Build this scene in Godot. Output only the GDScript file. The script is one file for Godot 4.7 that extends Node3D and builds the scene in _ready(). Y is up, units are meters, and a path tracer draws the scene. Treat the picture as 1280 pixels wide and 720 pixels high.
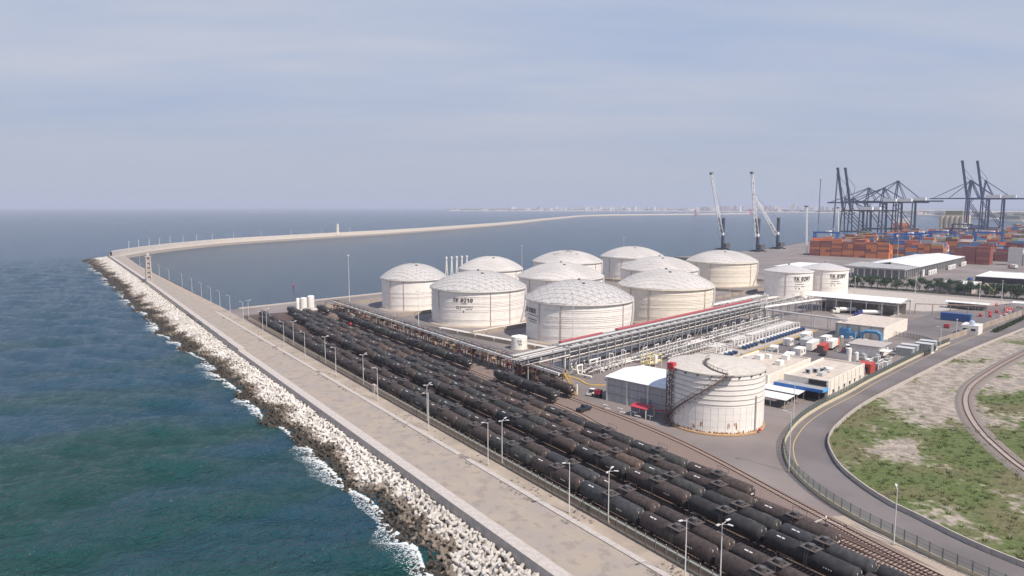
extends Node3D
# A tank terminal behind a tetrapod breakwater. World axes: the rail yard runs along -Z, x is measured across it.
# The tank farm has its own grid, turned 12 degrees: P(a, b) gives a point a metres along it and b metres away from it.

const TURN := 0.20943951
const ORIGIN := Vector3(206.1, 0, -248.1)
const SEA := -4.0

var mats := {}
var taken := {}
var rng := RandomNumberGenerator.new()
var tex := {}

class Shape:
	var v := PackedVector3Array()
	var n := PackedVector3Array()
	var c := PackedColorArray()
	var uv := PackedVector2Array()
	func tri(a: Vector3, b: Vector3, d: Vector3) -> void:
		var nn := (b - a).cross(d - a).normalized()
		v.append(a); v.append(d); v.append(b)
		n.append(nn); n.append(nn); n.append(nn)
	func quad(a: Vector3, b: Vector3, d: Vector3, e: Vector3) -> void:
		tri(a, b, d); tri(a, d, e)
	func trin(a: Vector3, b: Vector3, d: Vector3, na: Vector3, nb: Vector3, nd: Vector3) -> void:
		v.append(a); v.append(d); v.append(b)
		n.append(na); n.append(nd); n.append(nb)
	func quadn(a: Vector3, b: Vector3, d: Vector3, e: Vector3, na: Vector3, nb: Vector3, nd: Vector3, ne: Vector3) -> void:
		trin(a, b, d, na, nb, nd); trin(a, d, e, na, nd, ne)
	func box(at: Vector3, s: Vector3, t := Transform3D.IDENTITY) -> Shape:
		var h := s * 0.5
		var p: Array[Vector3] = []
		for i in 8:
			p.append(t * (at + Vector3(h.x * (1 if i & 1 else -1), h.y * (1 if i & 2 else -1), h.z * (1 if i & 4 else -1))))
		quad(p[4], p[5], p[7], p[6]); quad(p[1], p[0], p[2], p[3])
		quad(p[5], p[1], p[3], p[7]); quad(p[0], p[4], p[6], p[2])
		quad(p[6], p[7], p[3], p[2]); quad(p[0], p[1], p[5], p[4])
		return self
	# a bar of rectangular section between two points
	func bar(a: Vector3, b: Vector3, w: float, h: float) -> Shape:
		var d := b - a
		var l := d.length()
		if l < 0.0001: return self
		d /= l
		var up := Vector3.UP if absf(d.y) < 0.98 else Vector3.RIGHT
		var sx := up.cross(d).normalized()
		var sy := d.cross(sx)
		return box(Vector3(0, 0, l * 0.5), Vector3(w, h, l), Transform3D(Basis(sx, sy, d), a))
	func cyl(a: Vector3, b: Vector3, r0: float, r1: float, k: int, caps := true) -> Shape:
		var d := (b - a).normalized()
		var up := Vector3.UP if absf(d.y) < 0.9 else Vector3.RIGHT
		var sx := up.cross(d).normalized()
		var sy := d.cross(sx)
		for i in k:
			var t0 := TAU * i / k
			var t1 := TAU * (i + 1) / k
			var u0 := sx * cos(t0) + sy * sin(t0)
			var u1 := sx * cos(t1) + sy * sin(t1)
			quadn(a + u0 * r0, a + u1 * r0, b + u1 * r1, b + u0 * r1, u0, u1, u1, u0)
			if caps:
				if r1 > 0.001: tri(b + u0 * r1, b + u1 * r1, b)
				if r0 > 0.001: tri(a + u1 * r0, a + u0 * r0, a)
		return self
	# profile of (radius, height) turned round the y axis; smooth where the slope changes little
	func lathe(prof: Array, k: int, at := Vector3.ZERO) -> Shape:
		for j in prof.size() - 1:
			var p: Vector2 = prof[j]
			var q: Vector2 = prof[j + 1]
			var s := q - p
			if s.length() < 0.0001: continue
			var nf := Vector2(s.y, -s.x).normalized()
			var na := nf
			var nb := nf
			if j > 0:
				var s0: Vector2 = p - prof[j - 1]
				var n0 := Vector2(s0.y, -s0.x).normalized()
				if n0.dot(nf) > 0.8: na = (n0 + nf).normalized()
			if j < prof.size() - 2:
				var s1: Vector2 = prof[j + 2] - q
				var n1 := Vector2(s1.y, -s1.x).normalized()
				if n1.dot(nf) > 0.8: nb = (n1 + nf).normalized()
			for i in k:
				var t0 := TAU * i / k
				var t1 := TAU * (i + 1) / k
				var u0 := Vector3(cos(t0), 0, -sin(t0))
				var u1 := Vector3(cos(t1), 0, -sin(t1))
				var y := Vector3.UP
				if p.x < 0.001:
					trin(at + y * p.y, at + u1 * q.x + y * q.y, at + u0 * q.x + y * q.y, y * signf(na.y), u1 * nb.x + y * nb.y, u0 * nb.x + y * nb.y)
				elif q.x < 0.001:
					trin(at + u0 * p.x + y * p.y, at + u1 * p.x + y * p.y, at + y * q.y, u0 * na.x + y * na.y, u1 * na.x + y * na.y, y * signf(nb.y))
				else:
					quadn(at + u0 * p.x + y * p.y, at + u1 * p.x + y * p.y, at + u1 * q.x + y * q.y, at + u0 * q.x + y * q.y, u0 * na.x + y * na.y, u1 * na.x + y * na.y, u1 * nb.x + y * nb.y, u0 * nb.x + y * nb.y)
		return self
	# ring tube round the y axis
	func ring(rad: float, y: float, w: float, h: float, k: int, from := 0.0, to := TAU) -> Shape:
		for i in k:
			var t0 := from + (to - from) * i / k
			var t1 := from + (to - from) * (i + 1) / k
			var u0 := Vector3(cos(t0), 0, -sin(t0))
			var u1 := Vector3(cos(t1), 0, -sin(t1))
			var a := Vector3.UP * (y - h * 0.5)
			var b := Vector3.UP * (y + h * 0.5)
			quadn(u0 * (rad + w) + a, u1 * (rad + w) + a, u1 * (rad + w) + b, u0 * (rad + w) + b, u0, u1, u1, u0)
			quad(u0 * (rad + w) + b, u1 * (rad + w) + b, u1 * rad + b, u0 * rad + b)
			quad(u0 * rad + a, u1 * rad + a, u1 * (rad + w) + a, u0 * (rad + w) + a)
			quadn(u1 * rad + a, u0 * rad + a, u0 * rad + b, u1 * rad + b, -u1, -u0, -u0, -u1)
		return self
	# pipe along a path
	func pipe(path: Array, r: float, k := 6) -> Shape:
		for i in path.size() - 1:
			var a: Vector3 = path[i]
			var b: Vector3 = path[i + 1]
			var e := (b - a).normalized() * r * 0.6
			cyl(a - (e if i > 0 else Vector3.ZERO), b + (e if i < path.size() - 2 else Vector3.ZERO), r, r, k, true)
		return self
	func slab(poly: Array, y0: float, y1: float) -> Shape:
		var pts := PackedVector2Array()
		for p in poly: pts.append(p)
		var ids := Geometry2D.triangulate_polygon(pts)
		for i in range(0, ids.size(), 3):
			var a := pts[ids[i]]
			var b := pts[ids[i + 1]]
			var d := pts[ids[i + 2]]
			if (b - a).cross(d - a) > 0:
				var sw := b; b = d; d = sw
			tri(Vector3(a.x, y1, a.y), Vector3(b.x, y1, b.y), Vector3(d.x, y1, d.y))
		if y0 < y1:
			var area := 0.0
			for i in pts.size():
				area += pts[i].cross(pts[(i + 1) % pts.size()])
			for i in pts.size():
				var a := pts[i]
				var b := pts[(i + 1) % pts.size()]
				if area > 0:
					var sw := a; a = b; b = sw
				quad(Vector3(a.x, y0, a.y), Vector3(b.x, y0, b.y), Vector3(b.x, y1, b.y), Vector3(a.x, y1, a.y))
		return self
	func done() -> ArrayMesh:
		var arr := []
		arr.resize(Mesh.ARRAY_MAX)
		arr[Mesh.ARRAY_VERTEX] = v
		arr[Mesh.ARRAY_NORMAL] = n
		if c.size() == v.size() and c.size() > 0: arr[Mesh.ARRAY_COLOR] = c
		if uv.size() == v.size() and uv.size() > 0: arr[Mesh.ARRAY_TEX_UV] = uv
		var m := ArrayMesh.new()
		m.add_surface_from_arrays(Mesh.PRIMITIVE_TRIANGLES, arr)
		return m

func S() -> Shape: return Shape.new()
func bx(at: Vector3, s: Vector3) -> Shape: return Shape.new().box(at, s)
func P(a: float, b: float, y := 0.0) -> Vector3:
	return ORIGIN + Vector3(cos(TURN), 0, -sin(TURN)) * a + Vector3(-sin(TURN), 0, -cos(TURN)) * b + Vector3(0, y, 0)
func P2(a: float, b: float) -> Vector2:
	var p := P(a, b)
	return Vector2(p.x, p.z)
func drift(x: float, z: float) -> float: return x + 0.0123 * (-z - 80.0)

func numbered(called: String) -> String:
	if not taken.has(called):
		taken[called] = 0
		return called
	taken[called] += 1
	return "%s_%03d" % [called, taken[called]]
func tag(o: Node, label: String, category: String, group := "") -> Node:
	o.set_meta("label", label); o.set_meta("category", category)
	if group != "": o.set_meta("group", group)
	return o
func thing(called: String, label: String, category: String, at := Vector3.ZERO, turn := 0.0, group := "") -> Node3D:
	var o := Node3D.new()
	o.name = numbered(called); add_child(o)
	o.position = at; o.rotation.y = turn
	tag(o, label, category, group)
	return o
func part(called: String, shape, m: Material, parent: Node, at := Vector3.ZERO, turn := Vector3.ZERO) -> MeshInstance3D:
	var o := MeshInstance3D.new()
	o.name = called
	o.mesh = shape.done() if shape is Shape else shape
	o.material_override = m
	parent.add_child(o, true)
	o.position = at; o.rotation = turn
	return o
func solo(called: String, shape, m: Material, label: String, category: String, at := Vector3.ZERO, turn := 0.0, group := "") -> MeshInstance3D:
	var o := part(numbered(called), shape, m, self, at, Vector3(0, turn, 0))
	tag(o, label, category, group)
	return o
func setting(called: String, shape, m: Material, parent: Node = self) -> MeshInstance3D:
	var o := part(numbered(called) if parent == self else called, shape, m, parent)
	o.set_meta("kind", "structure")
	return o
func stuff(o: Node) -> Node:
	o.set_meta("kind", "stuff"); return o
func copy(src: Node3D, at: Vector3, turn: float, label := "", group := "") -> Node3D:
	var o: Node3D = src.duplicate()
	var called := String(src.name)
	var re := called.substr(called.length() - 4)
	if re.begins_with("_") and re.substr(1).is_valid_int(): called = called.substr(0, called.length() - 4)
	o.name = numbered(called); add_child(o)
	o.position = at; o.rotation.y = turn
	if label != "": o.set_meta("label", label)
	if group != "": o.set_meta("group", group)
	return o
func swarm(called: String, mesh: Mesh, m: Material, places: Array, label := "", category := "", colors := []) -> MultiMeshInstance3D:
	var mm := MultiMesh.new()
	mm.transform_format = MultiMesh.TRANSFORM_3D
	mm.use_colors = colors.size() > 0
	mm.mesh = mesh
	mm.instance_count = places.size()
	for i in places.size():
		mm.set_instance_transform(i, places[i])
		if colors.size() > 0: mm.set_instance_color(i, colors[i])
	var o := MultiMeshInstance3D.new()
	o.name = numbered(called); o.multimesh = mm; o.material_override = m
	add_child(o)
	if label != "": tag(o, label, category)
	return stuff(o)

# ---- materials -------------------------------------------------------------
func noise_tex(key: String, seed_: int, freq: float, lo: float, hi: float, size := 256, stretch := 1, as_normal := false) -> Texture2D:
	if tex.has(key): return tex[key]
	var f := FastNoiseLite.new()
	f.seed = seed_; f.frequency = freq; f.noise_type = FastNoiseLite.TYPE_SIMPLEX_SMOOTH
	f.fractal_octaves = 5; f.fractal_gain = 0.55
	var im := f.get_seamless_image(size, size)
	im.convert(Image.FORMAT_RGBA8)
	if stretch > 1:
		im.resize(size, size * stretch, Image.INTERPOLATE_CUBIC)
		im.resize(size, size, Image.INTERPOLATE_CUBIC)
	if as_normal:
		im.bump_map_to_normal_map(hi)
	else:
		var d := im.get_data()
		for i in range(0, d.size(), 4):
			var g := d[i] / 255.0
			g = clampf((g - 0.5) * 1.6 + 0.5, 0, 1)
			var x := int((lo + (hi - lo) * g) * 255.0)
			d[i] = x; d[i + 1] = x; d[i + 2] = x; d[i + 3] = 255
		im = Image.create_from_data(im.get_width(), im.get_height(), false, Image.FORMAT_RGBA8, d)
	tex[key] = ImageTexture.create_from_image(im)
	return tex[key]
func mat(key: String, col := Color.WHITE, rough := 0.7, metal := 0.0, grain := "", scale := 0.05) -> StandardMaterial3D:
	if mats.has(key): return mats[key]
	var m := StandardMaterial3D.new()
	m.albedo_color = col; m.roughness = rough; m.metallic = metal
	if grain != "":
		m.albedo_texture = tex[grain]
		m.uv1_triplanar = true; m.uv1_world_triplanar = true
		m.uv1_scale = Vector3.ONE * scale
	mats[key] = m
	return m
func hexc(r: int, g: int, b: int) -> Color: return Color8(r, g, b)
func make_sky() -> ImageTexture:
	var w := 2048
	var h := 1024
	var d := PackedByteArray()
	d.resize(w * h * 3)
	var n1 := FastNoiseLite.new(); n1.seed = 5; n1.frequency = 1.0; n1.fractal_octaves = 5; n1.noise_type = FastNoiseLite.TYPE_SIMPLEX_SMOOTH
	var n2 := FastNoiseLite.new(); n2.seed = 11; n2.frequency = 1.0; n2.fractal_octaves = 3
	var clear_ := Color(0.575, 0.65, 0.78)
	var veil := Color(0.71, 0.73, 0.785)
	var low := Color(0.655, 0.685, 0.745)
	for y in h:
		var el := (0.5 - (y + 0.5) / h) * PI
		for x in w:
			var i := (y * w + x) * 3
			var col := low
			if el > 0.0:
				var az := (x + 0.5) / w * TAU + 0.96
				var dist := 1.0 / (sin(el) + 0.09)
				var px := cos(az) * cos(el) * dist
				var pz := sin(az) * cos(el) * dist
				# thin streaked high cloud over a pale blue
				var k := n1.get_noise_3d(px * 0.28 + 3.0, pz * 0.75, 0.0) * 0.9 + n2.get_noise_2d(px * 0.10 + 40.0, pz * 0.12) * 1.3
				k += n1.get_noise_3d(px * 0.9 + 9.0, pz * 3.2, 4.0) * 0.35
				k = clampf(0.84 + k * 0.62, 0.0, 1.0)
				col = clear_.lerp(Color(0.36, 0.50, 0.74), smoothstep(0.25, 1.2, el)).lerp(veil, k * (1.0 - 0.55 * smoothstep(0.3, 1.1, el)))
				col = low.lerp(col, smoothstep(0.0, 0.20, el))
			d[i] = int(col.r * 255); d[i + 1] = int(col.g * 255); d[i + 2] = int(col.b * 255)
	return ImageTexture.create_from_image(Image.create_from_data(w, h, false, Image.FORMAT_RGB8, d))

func setup_view() -> void:
	var cam := Camera3D.new()
	cam.name = "camera"
	cam.fov = 44.95
	cam.near = 0.5; cam.far = 120000.0
	cam.position = Vector3(0, 60, 0)
	cam.rotation = Vector3(-atan(102.0 / 870.0), -deg_to_rad(34.187), 0)
	add_child(cam)
	cam.current = true
	var e := Environment.new()
	e.background_mode = Environment.BG_SKY
	var sky := Sky.new()
	var sm := PanoramaSkyMaterial.new()
	sm.panorama = make_sky()
	sky.sky_material = sm
	e.sky = sky
	e.background_energy_multiplier = 1.0
	e.tonemap_mode = Environment.TONE_MAPPER_LINEAR
	e.tonemap_exposure = 1.19
	e.sdfgi_enabled = true; e.ssao_enabled = true; e.ssil_enabled = true
	e.fog_enabled = true
	e.fog_density = 0.000115
	e.fog_light_color = Color(0.82, 0.85, 0.93)
	var we := WorldEnvironment.new()
	we.name = "environment"; we.environment = e
	add_child(we)
	var sun := DirectionalLight3D.new()
	sun.name = "sun"
	sun.light_energy = 1.55
	sun.light_color = Color(1.0, 0.955, 0.90)
	sun.light_angular_distance = 0.6
	sun.shadow_enabled = true
	add_child(sun)
	var el := deg_to_rad(52.0)
	var hd := deg_to_rad(172.0)
	var to_sun := Vector3(sin(hd) * cos(el), sin(el), -cos(hd) * cos(el))
	sun.look_at_from_position(Vector3.ZERO, -to_sun, Vector3.UP)

func setup_mats() -> void:
	noise_tex("grain", 1, 0.03, 0.90, 1.0)
	noise_tex("fine", 2, 0.09, 0.78, 1.0)
	noise_tex("blotch", 3, 0.012, 0.86, 1.0)
	noise_tex("streak", 4, 0.02, 0.94, 1.0)
	noise_tex("rust", 7, 0.02, 0.6, 1.0)
	mat("asphalt", hexc(112, 106, 106), 0.95, 0, "blotch", 0.01)
	mat("yard", hexc(131, 122, 119), 0.95, 0, "blotch", 0.006)
	mat("concrete", hexc(176, 167, 158), 0.9, 0, "grain", 0.05)
	mat("pale_concrete", hexc(184, 176, 170), 0.9, 0, "grain", 0.08)
	mat("dark_concrete", hexc(128, 118, 110), 0.95, 0, "grain", 0.1)
	mat("bund", hexc(168, 155, 141), 0.95, 0, "blotch", 0.03)
	mat("white_paint", hexc(236, 232, 226), 0.55, 0, "grain", 0.06)
	mat("tank_white", hexc(236, 231, 225), 0.6, 0, "streak", 0.05)
	mat("tank_cream", hexc(235, 226, 210), 0.6, 0, "streak", 0.05)
	mat("dome", hexc(190, 187, 185), 0.6, 0.0, "grain", 0.04)
	mat("dome_plain", hexc(198, 193, 189), 0.65, 0.0, "blotch", 0.012)
	mat("lattice", hexc(156, 153, 153), 0.7, 0.0)
	mat("steel", hexc(176, 175, 175), 0.6, 0.1, "fine", 0.2)
	mat("dark_steel", hexc(98, 95, 96), 0.7, 0.05, "fine", 0.2)
	mat("rust_brown", hexc(120, 82, 66), 0.9, 0, "rust", 0.1)
	mat("red_paint", hexc(190, 60, 72), 0.6, 0, "grain", 0.1)
	mat("rail", hexc(104, 76, 64), 0.7, 0.1)
	mat("sleeper", hexc(165, 150, 140), 0.95, 0, "fine", 0.3)
	mat("ballast", hexc(92, 74, 68), 1.0, 0, "fine", 0.15)
	mat("galvanised", hexc(206, 205, 204), 0.55, 0.1)
	mat("black", hexc(38, 37, 40), 0.6)
	mat("glass", hexc(50, 58, 66), 0.15, 0.0)
	mat("blue_paint", hexc(38, 110, 190), 0.5, 0, "grain", 0.1)
	mat("motor_blue", hexc(60, 82, 120), 0.5, 0, "grain", 0.2)
	mat("yellow", hexc(214, 174, 84), 0.8, 0, "fine", 0.2)
	mat("rock_light", hexc(150, 140, 130), 1.0, 0, "fine", 0.1)
	mat("tyre", hexc(34, 33, 33), 0.9)
func xz(p: Vector2, y := 0.0) -> Vector3: return Vector3(p.x, y, p.y)
# a pixel-free test of what the photograph's lens takes in, used only to rank repeats by how large they show
func seen(p: Vector3) -> bool:
	var q := Basis.from_euler(Vector3(-atan(102.0 / 870.0), -deg_to_rad(34.187), 0)).inverse() * (p - Vector3(0, 60, 0))
	return q.z < 0 and absf(q.x / -q.z) < 0.745 and absf(q.y / -q.z) < 0.42

func wave_height(x: float, z: float, ws: Array) -> Vector3:
	# height and its two slopes
	var r := Vector3.ZERO
	for w in ws:
		var ph: float = w[0] * x + w[1] * z + w[3]
		var s := sin(ph)
		# sharpened crests
		r.x += w[2] * (s + 0.25 * cos(2.0 * ph))
		var dd: float = w[2] * (cos(ph) - 0.5 * sin(2.0 * ph))
		r.y += dd * w[0]
		r.z += dd * w[1]
	return r

func shore_x(z: float) -> float:
	var t := -z
	var base := 54.0
	if t > 250: base = lerpf(54.0, 48.4, clampf((t - 250) / 140.0, 0, 1))
	if t > 390: base = lerpf(48.4, 44.0, clampf((t - 390) / 500.0, 0, 1))
	return base + sin(t * 0.11) * 0.7 + sin(t * 0.043 + 1.0) * 1.1 + sin(t * 0.29) * 0.4
func wall_x(z: float) -> float:
	var t := -z
	if t < 300: return 65.7
	return lerpf(65.7, 68.5, clampf((t - 300) / 300.0, 0, 1))

func make_sea() -> void:
	var m := StandardMaterial3D.new()
	m.albedo_color = Color.WHITE
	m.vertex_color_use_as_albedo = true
	m.roughness = 0.12
	m.metallic_specular = 0.30
	m.normal_enabled = true
	noise_tex("ripple", 21, 0.02, 0, 14.0, 1024, 1, true)
	m.normal_texture = tex["ripple"]
	m.normal_scale = 2.2
	m.uv1_triplanar = true; m.uv1_world_triplanar = true
	m.uv1_scale = Vector3.ONE / 46.0
	mats["water"] = m
	var r := RandomNumberGenerator.new(); r.seed = 77
	var ws := []
	for i in 26:
		var len_ := 34.0 * pow(0.885, i)
		var hd := deg_to_rad(205.0 + r.randf_range(-38, 38))
		var k := TAU / len_
		ws.append([sin(hd) * k, -cos(hd) * k, len_ * (0.0095 if i < 12 else 0.007) * r.randf_range(0.6, 1.2), r.randf() * TAU])
	var xs := PackedFloat32Array()
	var zs := PackedFloat32Array()
	var x := -170.0
	while x < 66.0:
		xs.append(x)
		x += 4.0 if x < -70 else 1.1
	xs.append(66.0)
	var z := -40.0
	while z > -1100.0:
		zs.append(z)
		z -= clampf(-z * 0.0085, 0.9, 8.0)
	zs.append(-1100.0)
	var verts := PackedVector3Array()
	var tint := PackedColorArray()
	# green streaks near, blue beyond and in harbour: sky reflection painted into the tint
	var tint_noise := FastNoiseLite.new(); tint_noise.seed = 6; tint_noise.frequency = 0.012; tint_noise.fractal_octaves = 4
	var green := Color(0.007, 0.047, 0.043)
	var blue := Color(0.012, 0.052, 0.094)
	var nor := PackedVector3Array()
	var idx := PackedInt32Array()
	var nx := xs.size()
	for j in zs.size():
		for i in nx:
			var fade := smoothstep(-170, -120, xs[i]) * smoothstep(-1100, -800, zs[j]) * (1.0 - smoothstep(-48, -40, zs[j])) * (1.0 - smoothstep(58.0, 64.0, xs[i]))
			var h := wave_height(xs[i], zs[j], ws) * fade
			verts.append(Vector3(xs[i], SEA + h.x, zs[j]))
			nor.append(Vector3(-h.y, 1, -h.z).normalized())
			var mixed := clampf((235.0 + zs[j]) / 300.0 + 0.5 + tint_noise.get_noise_2d(xs[i] * 0.5, zs[j] * 1.6) * 1.3, 0.0, 1.0) * smoothstep(-1050, -600, zs[j]) * smoothstep(-165, -90, xs[i])
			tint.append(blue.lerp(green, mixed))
	for j in zs.size() - 1:
		for i in nx - 1:
			var a := j * nx + i
			idx.append_array([a, a + 1, a + nx + 1, a, a + nx + 1, a + nx])
	# the open sea and the harbour round that patch
	var far := 60000.0
	for q in [[-far, -170, -1100, -40], [66, far, -1100, -40], [-far, far, -far, -1100], [-far, far, -40, 3000]]:
		var steps := 24
		var st := verts.size()
		for j in steps + 1:
			for i in steps + 1:
				verts.append(Vector3(lerpf(q[0], q[1], float(i) / steps), SEA, lerpf(q[3], q[2], float(j) / steps)))
				nor.append(Vector3.UP)
				tint.append(blue)
		for j in steps:
			for i in steps:
				var a := st + j * (steps + 1) + i
				var b := a + steps + 1
				idx.append_array([a, a + 1, b + 1, a, b + 1, b])
	var fixed := PackedInt32Array()
	for k in range(0, idx.size(), 3):
		fixed.append(idx[k]); fixed.append(idx[k + 2]); fixed.append(idx[k + 1])
	var arr := []
	arr.resize(Mesh.ARRAY_MAX)
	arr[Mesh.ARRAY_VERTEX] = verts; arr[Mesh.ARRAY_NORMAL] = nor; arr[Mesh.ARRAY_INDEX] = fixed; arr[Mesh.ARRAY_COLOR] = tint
	var me := ArrayMesh.new()
	me.add_surface_from_arrays(Mesh.PRIMITIVE_TRIANGLES, arr)
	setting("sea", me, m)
	# foam where the swell breaks on the blocks: flakes of froth lying on the water
	var fm := mat("foam", Color(0.92, 0.94, 0.94, 0.5), 0.95)
	fm.transparency = BaseMaterial3D.TRANSPARENCY_ALPHA
	var flake := S()
	var ring_ := []
	for i in 7: ring_.append(Vector3(cos(TAU * i / 7), 0, -sin(TAU * i / 7)) * r.randf_range(0.55, 1.1))
	for i in 7:
		flake.tri(ring_[i], ring_[(i + 1) % 7], Vector3(0, 0.22, 0))
	var places := []
	var zz := -60.0
	while zz > -930.0:
		var step := clampf(-zz * 0.004, 0.30, 2.2)
		var surge := clampf(0.45 + 0.55 * sin(zz * 0.105 + 0.6) + 0.45 * sin(zz * 0.047 + 2.0) + 0.3 * sin(zz * 0.31), 0.06, 1.4)
		for k in int(8 + 62 * surge):
			var off := pow(r.randf(), 2.4) * (0.5 + 4.6 * surge) - 0.8
			var sz := r.randf_range(0.03, 0.15) * (1.35 - 0.2 * off) * clampf(-zz * 0.004 + 0.5, 0.8, 2.0)
			var wx := shore_x(zz) - off
			var wz := zz + r.randf_range(-0.6, 0.6) - off * 0.4 * sin(zz * 0.2)
			var wh := wave_height(wx, wz, ws).x * (1.0 - smoothstep(58.0, 64.0, wx))
			places.append(Transform3D(Basis(Vector3.UP, r.randf() * TAU).scaled(Vector3(sz * r.randf_range(1, 2.6), sz * 0.8, sz)), Vector3(wx, SEA + wh + 0.03, wz)))
		zz -= step
	swarm("sea_foam", flake.done(), fm, places, "white foam where the swell breaks along the tetrapods", "foam")
	# a few whitecaps farther out
	var caps := []
	for k in 6:
		var c := Vector3(r.randf_range(-70, 40), 0, r.randf_range(-900, -200))
		for q in r.randi_range(4, 10):
			var px := c.x + r.randfn() * 1.6
			var pz := c.z + r.randfn() * 0.5
			caps.append(Transform3D(Basis.IDENTITY.scaled(Vector3(r.randf_range(0.2, 0.6), 0.3, r.randf_range(0.1, 0.3))), Vector3(px, SEA + wave_height(px, pz, ws).x + 0.03, pz)))
	swarm("whitecaps", flake.done(), fm, caps, "small scattered whitecaps on the open sea", "whitecaps")

func tetrapod_shape() -> Shape:
	var s := S()
	var dirs := [Vector3(0, 1, 0), Vector3(0.943, -0.333, 0), Vector3(-0.471, -0.333, 0.816), Vector3(-0.471, -0.333, -0.816)]
	for d in dirs:
		s.cyl(d * 0.05, d * 0.95, 0.46, 0.33, 7, false)
		s.cyl(d * 0.95, d * 1.04, 0.33, 0.22, 7, true)
	return s

func make_breakwater() -> void:
	# the rock core the blocks lie on
	var core := S()
	var prev := []
	var z := -20.0
	while z >= -1000.0:
		var w := wall_x(z)
		var s := shore_x(z)
		var row := [Vector3(w + 1.5, -1.9, z), Vector3(w - 1.5, -2.3, z), Vector3(lerpf(s, w, 0.45), -3.6, z), Vector3(s + 1.0, -4.7, z), Vector3(s - 5.0, -7.0, z)]
		if prev.size() > 0:
			for i in 4: core.quad(prev[i + 1], prev[i], row[i], row[i + 1])
		prev = row
		z -= 7.0
	setting("rock_slope", core, mat("rock", hexc(112, 102, 92), 1.0, 0, "fine", 0.2))
	# tetrapods
	var r := RandomNumberGenerator.new(); r.seed = 9
	var mesh := tetrapod_shape().done()
	var nz := FastNoiseLite.new(); nz.seed = 3; nz.frequency = 0.05; nz.fractal_octaves = 3
	var all := []
	z = -40.0
	while z > -985.0:
		var w := wall_x(z)
		var s := shore_x(z)
		var x := w - 0.95
		while x > s - 1.2:
			var t := (x - s) / (w - s)
			var p := Vector3(x + r.randf_range(-0.35, 0.35), lerpf(-4.75, -1.75, clampf(t, -0.1, 1.0)) + r.randf_range(-0.2, 0.45), z + r.randf_range(-0.45, 0.45))
			if x > w - 1.2: p.x = minf(p.x, w - 0.85)
			var wet := t + nz.get_noise_2d(p.x * 1.6, p.z) * 0.34 + r.randf_range(-0.05, 0.05)
			var b := Basis.from_euler(Vector3(r.randf() * TAU, r.randf() * TAU, r.randf() * TAU)).scaled(Vector3.ONE * r.randf_range(0.92, 1.08))
			all.append([p.distance_to(Vector3(0, 60, 0)), Transform3D(b, p), wet])
			x -= 1.3
		z -= 1.3
	var near := []
	for i in all.size():
		if seen(all[i][1].origin): near.append(all[i])
	near.sort_custom(func(a, b): return a[0] < b[0])
	var chosen := {}
	var tm := {}
	tm[0] = mat("tetrapod_dark", hexc(64, 58, 51), 0.75, 0, "fine", 0.3)
	tm[1] = mat("tetrapod_brown", hexc(132, 120, 108), 0.9, 0, "fine", 0.3)
	tm[2] = mat("tetrapod_pale", hexc(206, 200, 193), 0.95, 0, "fine", 0.3)
	var says := ["dark algae-covered concrete tetrapod low on the slope at the waterline", "brown stained concrete tetrapod halfway down the sea slope", "pale dry concrete tetrapod on the upper slope below the parapet"]
	for i in 300:
		var it = near[i]
		chosen[it[1]] = true
		var k := 0 if it[2] < 0.32 else (1 if it[2] < 0.50 else 2)
		var o := solo("tetrapod", mesh, tm[k], says[k], "tetrapod", Vector3.ZERO, 0.0, "concrete tetrapods on the breakwater slope")
		o.transform = it[1]
	var places := []
	var cols := []
	for it in all:
		if chosen.has(it[1]): continue
		places.append(it[1])
		var wet: float = it[2]
		var c := Color(0.052, 0.042, 0.031)
		if wet > 0.27: c = Color(0.052, 0.042, 0.031).lerp(Color(0.225, 0.187, 0.152), smoothstep(0.27, 0.42, wet))
		if wet > 0.42: c = Color(0.225, 0.187, 0.152).lerp(Color(0.61, 0.575, 0.535), smoothstep(0.42, 0.60, wet))
		var j := r.randf_range(0.82, 1.08)
		cols.append(Color(c.r * j, c.g * j, c.b * j))
	var mm := StandardMaterial3D.new()
	mm.vertex_color_use_as_albedo = true
	mm.roughness = 0.95
	swarm("tetrapod_bank", mesh, mm, places, "long bank of tetrapods running away along the breakwater", "tetrapods", cols)
	# crown wall in cast lengths
	var wl := thing("parapet_wall", "low pale concrete crown wall between the tetrapods and the promenade", "wall", Vector3(65.7, 0, -300))
	var near_seg := bx(Vector3(1.3, -1.05, 0), Vector3(2.6, 2.9, 9.94)).done()
	for k in 28:
		part("wall_segment", near_seg, mats["pale_concrete"], wl, Vector3(0, 0, 5 + k * 10.0))
	var wl2 := thing("parapet_wall", "taller far length of the crown wall leading to the breakwater bend", "wall", Vector3(65.7, 0, -300))
	var far_seg := bx(Vector3(1.3, -0.65, 0), Vector3(2.6, 3.7, 19.9)).done()
	for k in 33:
		var zz := -310.0 - k * 20.0
		part("wall_segment", far_seg, mats["pale_concrete"], wl2, Vector3(wall_x(zz) - 65.7, 0, zz + 300), Vector3(0, 0.0093 if zz > -600 else 0.0, 0))

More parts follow.
